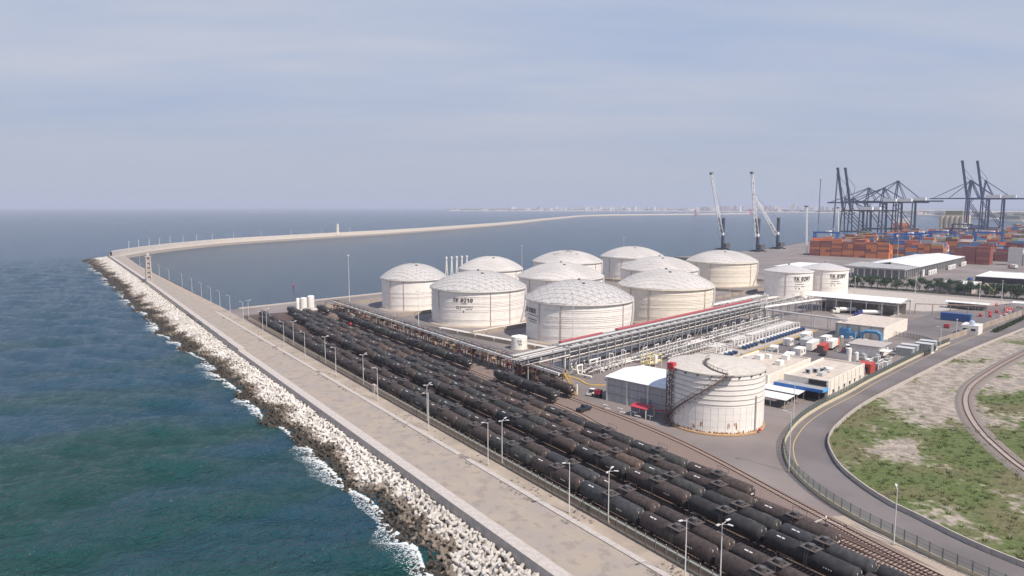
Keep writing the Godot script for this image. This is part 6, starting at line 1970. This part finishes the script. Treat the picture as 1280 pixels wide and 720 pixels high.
func make_vehicles() -> void:
	var wp: Material = mats["white_paint"]
	var dk := mat("car_dark_paint", hexc(62, 66, 76), 0.35, 0.3)
	vehicle("pickup_truck", "white pickup parked on the paving beside the rail rack", "pickup", Vector3(143.8, 0, -166), 0.5, wp, "pickup")
	vehicle("pickup_truck", "dark pickup parked between the two bare tracks", "pickup", Vector3(129.9, 0.02, -153.5), 0.2, dk, "pickup")
	vehicle("van", "white van on the lot beside the blue chillers", "van", P(55, -101.5), 0.6, wp, "van")
	vehicle("pickup_truck", "dark pickup behind the red container", "pickup", P(34.5, -99), 0.4, dk, "pickup")
	vehicle("tanker_truck", "white tanker truck pulled in under the loading canopy", "truck", P(158, -66), TURN + 2.4, wp, "tanker")
	vehicle("tanker_truck", "deep blue tanker truck at the loading canopy", "truck", P(156, -79), TURN + 2.2, mat("truck_blue", hexc(58, 66, 128), 0.5), "tanker")
	vehicle("lorry", "orange and white lorry beside the red container", "truck", P(52, -96.5), TURN + 0.1, mat("orange", hexc(222, 120, 74), 0.6), "box")
	vehicle("lorry", "dark flatbed lorry under the far shelter", "truck", P(222, -110), TURN + 1.5, dk, "flat")
	vehicle("lorry", "white box lorry on the concrete beyond the warehouse", "truck", P(572, -84), TURN + 0.6, mat("truck_red", hexc(206, 86, 66), 0.6), "box")
	vehicle("pickup_truck", "dark pickup before the warehouse docks", "pickup", P(392, -58), TURN, dk, "pickup")
	vehicle("car", "dark car under the shelter at the kerb", "car", P(-49, -116.5), TURN, dk, "van")
	vehicle("car", "silver car under the shelter by the office porch", "car", P(-40, -113), TURN, mats["galvanised"], "van")
	vehicle("lorry", "blue lorry with a red load crossing the concrete by the glass office", "truck", P(400, -84), TURN + 0.9, mat("truck_blue2", hexc(60, 90, 150), 0.5), "flat")

var cont_meshes := {}
func make_containers() -> void:
	var r := RandomNumberGenerator.new(); r.seed = 314
	# one container: corrugated sides are real ribs, long axis along local z
	var s := S()
	s.box(Vector3(0, 1.3, 0), Vector3(2.4, 2.56, 12.1))
	for k in 12:
		for sx in [-1, 1]: s.box(Vector3(sx * 1.22, 1.3, -5.5 + k * 1.0), Vector3(0.06, 2.3, 0.5))
	for sx in [-1, 1]:
		for sz in [-1, 1]: s.box(Vector3(sx * 1.2, 1.3, sz * 5.98), Vector3(0.12, 2.6, 0.22))
	var full := s.done()
	var palette := {"orange": [Color(0.72, 0.24, 0.08), "orange"], "dark_red": [Color(0.29, 0.08, 0.07), "dark red"], "rust": [Color(0.40, 0.13, 0.085), "rust red"], "blue": [Color(0.08, 0.17, 0.38), "blue"], "sky": [Color(0.13, 0.30, 0.50), "light blue"], "yellow": [Color(0.58, 0.43, 0.18), "yellow"], "white": [Color(0.68, 0.66, 0.64), "white"], "green": [Color(0.14, 0.22, 0.15), "green"], "brown": [Color(0.25, 0.12, 0.09), "brown"]}
	var pm := {}
	for k in palette:
		pm[k] = mat("cont_" + k, palette[k][0].linear_to_srgb(), 0.6, 0, "grain", 0.05)
	var mix_all := ["dark_red", "rust", "rust", "orange", "orange", "orange", "brown", "blue", "sky", "sky", "yellow", "yellow", "white", "white", "green", "dark_red"]
	# blocks: a0, b from, b to (bays of 12.8), rows, height, palette, description
	var blocks := [
		[622, 40, 142, 6, 7, ["orange", "orange", "orange", "rust", "dark_red", "rust"], "orange stack nearest the mobile cranes"],
		[640, -10, 46, 6, 7, ["sky", "blue", "orange", "yellow", "rust", "dark_red"], "mixed stack behind the warehouse end"],
		[604, -60, -24, 6, 7, ["dark_red", "dark_red", "dark_red", "rust"], "tall dark red stack beyond the warehouse"],
		[612, -112, -66, 5, 6, ["white"], "stack of white refrigerated boxes"],
		[668, -130, -12, 6, 5, ["dark_red", "rust", "dark_red", "brown"], "dark red stack behind the white boxes"],
		[672, -6, 146, 6, 8, mix_all, "mixed stack in the second container block"],
		[716, -150, 150, 6, 8, mix_all, "mixed stack in the third container block"],
		[762, -170, 150, 6, 8, mix_all, "mixed stack in the fourth container block"],
		[812, -190, 160, 6, 7, mix_all, "stack"], [864, -210, 160, 6, 7, mix_all, "stack"], [918, -220, 170, 6, 7, mix_all, "stack"], [980, -240, 170, 6, 7, mix_all, "stack"], [1050, -260, 150, 6, 8, mix_all, "stack"], [1120, -280, 140, 6, 8, mix_all, "stack"], [1200, -280, 120, 6, 8, mix_all, "stack"], [1275, -300, 40, 6, 8, mix_all, "stack"], [1360, -320, 30, 6, 8, mix_all, "stack"], [1450, -330, 60, 6, 8, mix_all, "stack"], [1550, -340, 60, 6, 8, mix_all, "stack"], [1660, -350, 70, 6, 8, mix_all, "stack"], [1780, -360, 70, 6, 8, mix_all, "stack"],
	]
	var all := []
	for bi in blocks.size():
		var q = blocks[bi]
		var nb := int((q[2] - q[1]) / 12.9)
		for j in nb:
			var hmax: int = q[4] + 1 - (r.randi() % 3)
			if r.randf() < 0.05: continue
			for i in q[3]:
				var h := clampi(hmax - (r.randi() % 3), 1, q[4] + 1)
				if i < 2 and bi < 4: h = maxi(h, q[4] - r.randi() % 2)
				for k in h:
					var key: String = q[5][r.randi() % q[5].size()]
					if r.randf() < 0.12 and k > 0: key = all[all.size() - 1][2]
					var at := P(q[0] + i * 2.75, q[1] + j * 12.9 + 6.4, k * 2.63 - 0.03)
					# what shows: the front row, or the top box of a pile
					var score := at.distance_to(Vector3(0, 60, 0)) + (0.0 if i == 0 else 260.0 if k == h - 1 else 900.0)
					if not seen(at + Vector3(0, 1, 0)): score += 5000.0
					if r.randf() < 0.3:
						var off := Vector3(-sin(TURN), 0, -cos(TURN)) * 3.06
						all.append([score, at + off, key, q[6], 0.5])
						all.append([score + 1.0, at - off, q[5][r.randi() % q[5].size()], q[6], 0.5])
					else: all.append([score, at, key, q[6], 1.0])
	all.sort_custom(func(x, y): return x[0] < y[0])
	var rest := []
	var cols := []
	for n in all.size():
		var c = all[n]
		if n < 300:
			solo("shipping_container", full, pm[c[2]], "%s%s shipping container in the %s" % ["short " if c[4] < 1.0 else "", palette[c[2]][1], c[3]], "container", c[1], TURN, "shipping containers stacked in the port").scale = Vector3(1, 1, c[4])
		else:
			rest.append(Transform3D(Basis(Vector3.UP, TURN) * Basis.from_scale(Vector3(1, 1, c[4])), c[1]))
			var g := r.randf_range(0.8, 1.15)
			var col: Color = palette[c[2]][0]
			cols.append(Color(col.r * g, col.g * g, col.b * g))
	var mm := StandardMaterial3D.new()
	mm.vertex_color_use_as_albedo = true; mm.roughness = 0.6
	swarm("container_stacks", full, mm, rest, "far mass of multicoloured container stacks across the port", "containers", cols)

func make_sts(a: float, b: float, gh: float, ah: float, boom: float, up: bool, m: Material, label: String) -> void:
	# local x runs along the quay, -z over the water
	var t := pthing("quay_crane", label, "gantry crane", a, b, "ship-to-shore gantry cranes")
	var gw := 13.0   # half distance of the legs along the quay
	var gz := 15.0
	for sx in [-1, 1]:
		for sz in [-1, 1]: part("leg", S().bar(Vector3(sx * gw, 0, sz * gz), Vector3(sx * gw * 0.55, gh, sz * gz), 1.7, 1.7), m, t)
		part("sill_beam", S().bar(Vector3(sx * gw, 3, -gz), Vector3(sx * gw, 3, gz), 1.6, 2.0), m, t)
		part("portal_beam", S().bar(Vector3(sx * gw * 0.86, gh * 0.32, -gz), Vector3(sx * gw * 0.86, gh * 0.32, gz), 1.5, 2.2), m, t)
		part("diagonal", S().bar(Vector3(sx * gw * 0.86, gh * 0.34, gz), Vector3(sx * gw * 0.6, gh * 0.95, -gz), 1.1, 1.1), m, t)
		part("apex_leg", S().bar(Vector3(sx * gw * 0.5, gh, -gz), Vector3(sx * 3.0, ah, -gz + 3), 1.4, 1.4), m, t)
		part("back_stay", S().bar(Vector3(sx * 3.0, ah, -gz + 3), Vector3(sx * 3.5, gh + 1, gz + 14), 0.7, 0.7), m, t)
		part("apex_leg", S().bar(Vector3(sx * gw * 0.5, gh, gz * 0.2), Vector3(sx * 3.0, ah, -gz + 3), 1.0, 1.0), m, t)
	for sz in [-1, 1]: part("cross_beam", S().bar(Vector3(-gw * 0.55, gh - 1, sz * gz), Vector3(gw * 0.55, gh - 1, sz * gz), 1.6, 2.2), m, t)
	for sz in [-1, 1]: part("low_beam", S().bar(Vector3(-gw * 0.86, gh * 0.32, sz * gz), Vector3(gw * 0.86, gh * 0.32, sz * gz), 1.4, 1.8), m, t)
	part("girder", S().bar(Vector3(0, gh + 0.8, -gz), Vector3(0, gh + 0.8, gz + 44), 4.4, 2.4), m, t)
	part("apex_head", bx(Vector3(0, ah, -gz + 3), Vector3(8.5, 1.6, 3.0)), m, t)
	if up:
		var tip := Vector3(0, gh + boom * 0.985, -gz - boom * 0.17)
		part("boom", S().bar(Vector3(0, gh + 0.8, -gz), tip, 3.6, 2.6), m, t)
		part("boom_tip", bx(tip, Vector3(5.5, 3, 3.6)), m, t)
		part("fore_stay", S().bar(Vector3(0, ah, -gz + 3), Vector3(0, gh + boom * 0.62, -gz - boom * 0.1), 0.6, 0.6), m, t)
		part("hanger", S().bar(Vector3(0, ah, -gz + 3), Vector3(0, gh + boom * 0.55, -gz + 5), 0.5, 0.5).bar(Vector3(0, gh + boom * 0.55, -gz + 5), Vector3(0, gh + boom * 0.8, -gz - boom * 0.12), 0.5, 0.5), m, t)
	else:
		part("boom", S().bar(Vector3(0, gh + 0.8, -gz), Vector3(0, gh + 0.8, -gz - boom), 3.6, 2.2), m, t)
		for f in [0.5, 0.92]:
			for sx in [-1, 1]: part("fore_stay", S().bar(Vector3(sx * 3.0, ah, -gz + 3), Vector3(sx * 1.6, gh + 1.6, -gz - boom * f), 0.65, 0.65), m, t)
	part("machinery_house", bx(Vector3(0, gh + 4.6, gz + 8), Vector3(9, 5.2, 20)), mats["crane_white"], t)
	part("cab", bx(Vector3(2.6, gh - 3, -gz + 6), Vector3(2.6, 3, 3)), mats["crane_white"], t)
	part("stair_tower", S().bar(Vector3(gw + 1.4, 3, gz + 1.4), Vector3(gw * 0.55 + 1.4, gh, gz + 1.4), 1.2, 1.2), m, t)
	for sx in [-1, 1]:
		for sz in [-1, 1]: part("wheel_bogie", bx(Vector3(sx * gw, 0.9, sz * gz), Vector3(7.5, 1.8, 1.6)), m, t)

func at_heading(u: float, d: float) -> Vector2:
	# plan position in the plant's own grid of something d metres out along a bearing
	var hd := deg_to_rad(34.187) + atan((u - 640.0) / 876.0)
	var q := Vector2(sin(hd), -cos(hd)) * d - Vector2(ORIGIN.x, ORIGIN.z)
	return Vector2(q.dot(Vector2(cos(TURN), -sin(TURN))), q.dot(Vector2(-sin(TURN), -cos(TURN))))

func make_cranes() -> void:
	mat("crane_white", hexc(226, 226, 226), 0.6)
	var dk := mat("crane_dark", hexc(62, 69, 90), 0.6, 0.1)
	var bl := mat("crane_blue", hexc(62, 72, 112), 0.6, 0.1)
	for q in [[1065.5, 1350.0, 52.0, 74.0, 75.0, true, dk, "dark quay crane with raised boom nearest the open harbour"], [1075.0, 1360.0, 52.0, 74.0, 75.0, true, dk, "dark quay crane with raised boom second along the quay"],
		[1094.0, 1380.0, 66.0, 92.0, 66.0, false, dk, "dark quay crane with lowered boom beside the raised pair"], [1113.0, 1390.0, 66.0, 92.0, 66.0, false, dk, "dark quay crane with lowered boom in the middle of the line"], [1130.0, 1400.0, 68.0, 104.0, 70.0, false, dk, "dark quay crane with the tallest peak and lowered boom"],
		[1221.0, 1440.0, 72.0, 104.0, 66.0, true, bl, "blue-grey quay crane with raised boom by the far berth"], [1222.0, 1560.0, 74.0, 108.0, 64.0, false, bl, "blue-grey quay crane with lowered boom between the raised ones"], [1240.0, 1460.0, 72.0, 104.0, 66.0, true, bl, "blue-grey quay crane with raised boom at the end of the line"]]:
		var p := at_heading(q[0], q[1])
		make_sts(p.x, p.y, q[2], q[3], q[4], q[5], q[6], q[7])
	# rubber-tyred yard gantries
	var blue := mat("rtg_blue", hexc(44, 96, 170), 0.6)
	for q in [[640, 118, 28, blue, "blue yard gantry over the orange containers"], [652, 30, 28, blue, "blue yard gantry over the mixed stacks"], [690, 28, 28, blue, "blue yard gantry in front of the quay cranes"], [732, 12, 29, blue, "blue yard gantry in the middle of the container blocks"], [742, -34, 29, blue, "blue yard gantry beside its twin"], [700, -98, 29, blue, "blue yard gantry behind the white boxes"],
		[880, 20, 29, dk, "dark yard gantry deep in the container yard"], [940, -60, 29, dk, "dark yard gantry before the blue-grey cranes"], [820, -90, 29, dk, "dark yard gantry over the far stacks"], [1000, -130, 31, dk, "dark yard gantry at the back of the yard"], [1080, 60, 31, dk, "dark yard gantry near the quay"]]:
		var t := pthing("yard_gantry", q[4], "yard gantry", q[0], q[1], "rubber-tyred yard gantries")
		var m: Material = q[3]
		var h: float = q[2]
		for sx in [-1, 1]:
			for sz in [-1, 1]:
				part("leg", S().bar(Vector3(sx * 4.0, 1.2, sz * 13.5), Vector3(sx * 3.2, h, sz * 13.5), 1.3, 1.6), m, t)
				part("wheels", S().cyl(Vector3(sx * 5, 0.9, sz * 13.5 - 0.6), Vector3(sx * 5, 0.9, sz * 13.5 + 0.6), 0.9, 0.9, 10), mats["tyre"], t)
			part("girder", S().bar(Vector3(sx * 3.2, h, -14.5), Vector3(sx * 3.2, h, 14.5), 1.2, 1.8), m, t)
		for sz in [-1, 1]: part("sill_beam", S().bar(Vector3(-6, 1.8, sz * 13.5), Vector3(6, 1.8, sz * 13.5), 1.2, 1.4), m, t)
		part("trolley", bx(Vector3(0, h + 1.4, 3), Vector3(7, 1.6, 5)), mats["crane_white"], t)
		part("cab", bx(Vector3(2.0, h - 2.4, 5), Vector3(2, 2.4, 2)), mats["crane_white"], t)
	# mobile harbour cranes
	var mi := 0
	for q in [[905.0, 1010.0, 105.0, -10.0, "mobile harbour crane with a white lattice jib behind the cream-white tank"], [949.0, 985.0, 104.0, -6.0, "mobile harbour crane with the tallest white lattice jib"], [974.0, 1060.0, 76.0, -14.0, "mobile harbour crane with its lattice jib leaning out lower"]]:
		var p := at_heading(q[0], q[1])
		var t := pthing("mobile_crane", q[4], "harbour crane", p.x, p.y, "mobile harbour cranes on the quay")
		t.rotation.y = 0.0
		var h: float = q[2]
		part("chassis", bx(Vector3(0, 1.6, 0), Vector3(14, 2.0, 9)), mats["black"], t)
		for sx in [-1, 1]:
			for sz in [-1, 1]: part("outrigger", bx(Vector3(sx * 6, 0.7, sz * 7), Vector3(2.2, 1.4, 4)), mats["dark_steel"], t)
		part("tower", S().bar(Vector3(0, 2, 0), Vector3(0, 42, 0), 3.2, 3.2), dk, t)
		part("house", bx(Vector3(3.5, 6.5, 3), Vector3(9, 6, 6)), mats["dark_steel"], t)
		part("cab", bx(Vector3(-2, 22, 1), Vector3(3, 3.5, 3)), mats["crane_white"], t)
		# jib direction across the view
		var lf := Vector3(-cos(0.597), 0, -sin(0.597))
		var foot := Vector3(0, 19, 0) + lf * 1.5
		var tip: Vector3 = Vector3(0, h, 0) + lf * -q[3] * (1.9 if mi < 2 else 2.6)
		var jib := S()
		var ax := (tip - foot).normalized()
		var sx2 := ax.cross(Vector3.UP).normalized()
		var sy2 := sx2.cross(ax)
		var n := 12
		for k in n:
			for e in [[-1, -1], [1, -1], [1, 1], [-1, 1]]:
				var w0 := lerpf(2.1, 1.0, float(k) / n)
				var w1 := lerpf(2.1, 1.0, float(k + 1) / n)
				var c0 := foot.lerp(tip, float(k) / n)
				var c1 := foot.lerp(tip, float(k + 1) / n)
				jib.bar(c0 + (sx2 * e[0] + sy2 * e[1]) * w0, c1 + (sx2 * e[0] + sy2 * e[1]) * w1, 0.5, 0.5)
				jib.bar(c0 + (sx2 * e[0] + sy2 * e[1]) * w0, c1 + (sx2 * -e[1] + sy2 * e[0]) * w1, 0.34, 0.34)
		part("lattice_jib", jib, mats["crane_white"], t)
		part("jib_head", bx(tip, Vector3(4.5, 2.6, 3)), mats["dark_steel"], t)
		part("luffing_ram", S().bar(Vector3(0, 12, 0), foot.lerp(tip, 0.3), 1.0, 1.0), dk, t)
		part("hoist_rope", S().bar(Vector3(0, 42, 0), tip, 0.25, 0.25), mats["dark_steel"], t)
		part("tower_head", bx(Vector3(0, 43, 0), Vector3(4, 2.4, 3)), mats["dark_steel"], t)
		mi += 1
	# white pole cranes by the first stacks
	for q in [[1011.0, 940.0, 60.0, "thick white leaning mast beside the orange stacks", 1.6, 3.0], [1051.0, 1120.0, 58.0, "white slender crane mast before the raised dark cranes", 1.5, 4.0], [1024.0, 2600.0, 150.0, "very faint tall floodlight mast across the harbour", 2.0, 0.0], [1043.0, 2200.0, 150.0, "faint hazy crane mast beyond the dark cranes", 3.0, -4.0]]:
		var p := at_heading(q[0], q[1])
		var t := pthing("tall_mast", q[3], "mast", p.x, p.y)
		part("pole", S().bar(Vector3.ZERO, Vector3(0, q[2], -q[5]), q[4], q[4]), mats["crane_white"] if q[1] < 2000 else dk, t)
		part("head", bx(Vector3(0, q[2], -q[5]), Vector3(q[4] * 3, q[4], q[4] * 2)), mats["dark_steel"], t)
		part("base", bx(Vector3(0, 1.0, 0), Vector3(6, 2, 6)), mats["dark_concrete"], t)
	# container ship lying behind the cranes
	var p := at_heading(1128.0, 1560.0)
	var sh := pthing("container_ship", "orange-decked container ship moored behind the quay cranes", "ship", p.x, p.y, "", SEA)
	sh.rotation.y = TURN + 0.25
	var hull := S()
	var prof := [[-120, 0.0], [-100, 0.75], [-70, 1.0], [80, 1.0], [112, 0.85], [122, 0.8]]
	for i in prof.size() - 1:
		var x0: float = prof[i][0]; var x1: float = prof[i + 1][0]
		var w0: float = prof[i][1] * 17; var w1: float = prof[i + 1][1] * 17
		for sd in [-1, 1]:
			hull.quad(Vector3(x0, -3, sd * w0 * 0.8), Vector3(x1, -3, sd * w1 * 0.8), Vector3(x1, 14, sd * w1), Vector3(x0, 14, sd * w0))
		hull.quad(Vector3(x0, 14, w0), Vector3(x1, 14, w1), Vector3(x1, 14, -w1), Vector3(x0, 14, -w0))
	hull.quad(Vector3(122, -3, -10), Vector3(122, -3, 10), Vector3(122, 14, 13.6), Vector3(122, 14, -13.6))
	part("hull", hull, mat("hull_grey", hexc(70, 74, 84), 0.6), sh)
	part("superstructure", bx(Vector3(88, 27, 0), Vector3(14, 26, 30)), mats["crane_white"], sh)
	part("funnel", bx(Vector3(104, 28, 0), Vector3(7, 14, 7)), mats["cont_orange"], sh)
	var cs := RandomNumberGenerator.new(); cs.seed = 17
	for key in ["cont_orange", "cont_rust", "cont_dark_red", "cont_yellow"]:
		var s := S()
		for k in 34:
			s.box(Vector3(-86 + (cs.randi() % 12) * 13.4, 15.5 + (cs.randi() % 6) * 2.6, -13 + (cs.randi() % 11) * 2.6), Vector3(12.2, 2.6, 2.5))
		stuff(part("deck_cargo", s, mats[key], sh))
	for k in 12:
		var s := S()
		s.box(Vector3(-86 + k * 13.4, 21, 0), Vector3(11.9, 14 + (k % 3) * 2.5, 27))
		part("cargo_bay", s, mats[["cont_orange", "cont_rust", "cont_orange", "cont_dark_red"][k % 4]], sh)
	var p2 := at_heading(1195.0, 1900.0)
	var bk := pthing("grain_silo", "cream silo block with a dull green top beyond the container yard", "silo", p2.x, p2.y)
	part("block_body", bx(Vector3(0, 20, 0), Vector3(60, 40, 50)), mat("silo_cream", hexc(196, 186, 166), 0.9, 0, "grain", 0.02), bk)
	for k in 5: part("bin", S().cyl(Vector3(-31, 0, -20 + k * 10), Vector3(-31, 38, -20 + k * 10), 4.8, 4.8, 12), mats["silo_cream"], bk)
	part("top_house", bx(Vector3(4, 45, 0), Vector3(40, 10, 34)), mat("silo_green", hexc(110, 112, 90), 0.9), bk)

func make_far_shore() -> void:
	var r := RandomNumberGenerator.new(); r.seed = 1000
	# low land across the water
	var land := S()
	var pts := []
	for k in 30:
		var u := 560.0 + k * 30.0
		var d := 9500.0
		if u > 800: d = lerpf(9500, 7200, clampf((u - 800) / 250.0, 0, 1))
		if u > 1060: d = lerpf(7200, 3600, clampf((u - 1060) / 200.0, 0, 1))
		var hd := deg_to_rad(34.187) + atan((u - 640.0) / 876.0)
		pts.append(Vector2(sin(hd), -cos(hd)) * d)
	for k in pts.size() - 1:
		var a: Vector2 = pts[k]
		var b: Vector2 = pts[k + 1]
		land.quad(xz(a, -4.2), xz(b, -4.2), xz(b * 1.004, 3.0), xz(a * 1.004, 3.0))
		land.quad(xz(a * 1.004, 3.0), xz(b * 1.004, 3.0), xz(b * 1.9, 22.0), xz(a * 1.9, 22.0))
	setting("far_shore", land, mat("far_land", hexc(178, 168, 150), 1.0, 0, "grain", 0.002))
	var trees := S()
	for k in 420:
		var f := r.randf() * (pts.size() - 1.001)
		var i := int(f)
		var p: Vector2 = pts[i].lerp(pts[i + 1], f - i) * r.randf_range(1.03, 1.5)
		trees.box(xz(p, 8.0 + r.randf() * 8), Vector3(r.randf_range(40, 160), r.randf_range(10, 22), r.randf_range(30, 60)), Transform3D.IDENTITY)
	var tm := setting("far_woods", trees, mat("far_green", hexc(96, 100, 84), 1.0))
	stuff(tm); tag(tm, "hazy band of trees along the far shore", "woods")
	var shades := [mat("far_white", hexc(206, 202, 197), 0.9), mat("far_beige", hexc(196, 182, 168), 0.9), mat("far_grey", hexc(160, 160, 166), 0.9), mat("far_brown", hexc(150, 128, 114), 0.9)]
	for k in 230:
		var u := 640.0 + pow(r.randf(), 0.8) * 620.0
		var i := clampi(int((u - 560.0) / 30.0), 0, pts.size() - 2)
		var base: Vector2 = pts[i].lerp(pts[i + 1], (u - 560.0) / 30.0 - i)
		var p := base * r.randf_range(1.02, 1.16)
		var scale_ := base.length() / 7200.0
		var tall := 1.0 + 1.6 * exp(-pow((u - 985.0) / 60.0, 2)) + 0.5 * exp(-pow((u - 900.0) / 40.0, 2))
		var h := r.randf_range(12, 28) * tall * scale_
		var w := r.randf_range(18, 46) * scale_ * (2.2 if u < 820 and r.randf() < 0.3 else 1.0)
		if u < 830: h = r.randf_range(14, 40) * scale_
		var s := S()
		s.box(Vector3(0, h / 2, 0), Vector3(w, h, w * 0.7))
		s.box(Vector3(w * 0.15, h + h * 0.06, 0), Vector3(w * 0.4, h * 0.12, w * 0.3))
		var mtl: Material = shades[r.randi() % 4] if u > 830 else shades[0 if r.randf() < 0.6 else r.randi() % 4]
		solo("far_building", s, mtl, "hazy pale building of the city across the harbour", "building", xz(p, 4.0), r.randf() * TAU, "distant city buildings")
	# low sandy islet on the horizon and a red channel buoy
	for k in 3:
		var u: float = [315.0, 345.0, 500.0][k]
		var hd := deg_to_rad(34.187) + atan((u - 640.0) / 876.0)
		var q := Vector2(sin(hd), -cos(hd)) * 8200.0
		var s := S()
		s.lathe([Vector2(120 if k < 2 else 60, 0), Vector2(60, 3.5), Vector2(0, 5)], 12)
		setting("sand_islet", s, mats["far_land"]).position = xz(q, SEA - 0.5)
	var bu := thing("channel_buoy", "small red buoy floating in the harbour", "buoy", Vector3(190.0, SEA, -640.0))
	bu.position = xz(Vector2(169, -565), SEA)
	bu.scale = Vector3.ONE * 0.6
	part("float", S().lathe([Vector2(0.4, -0.5), Vector2(1.3, 0.1), Vector2(1.3, 0.7), Vector2(0.5, 1.0)], 12), mats["red_paint"], bu)
	part("cage", S().lathe([Vector2(0.9, 0.9), Vector2(0.35, 3.0), Vector2(0, 3.3)], 8), mats["red_paint"], bu)
func _ready() -> void:
	rng.seed = 2024
	setup_view()
	setup_mats()
	make_sea()
	make_breakwater()
	make_ground()
	make_arm()
	make_rail_yard()
	make_rail_rack()
	make_tanks()
	make_pipework()
	make_buildings()
	make_road_walls()
	make_fences_and_lamps()
	make_trees()
	make_warehouse()
	make_vehicles()
	make_containers()
	make_cranes()
	make_far_shore()
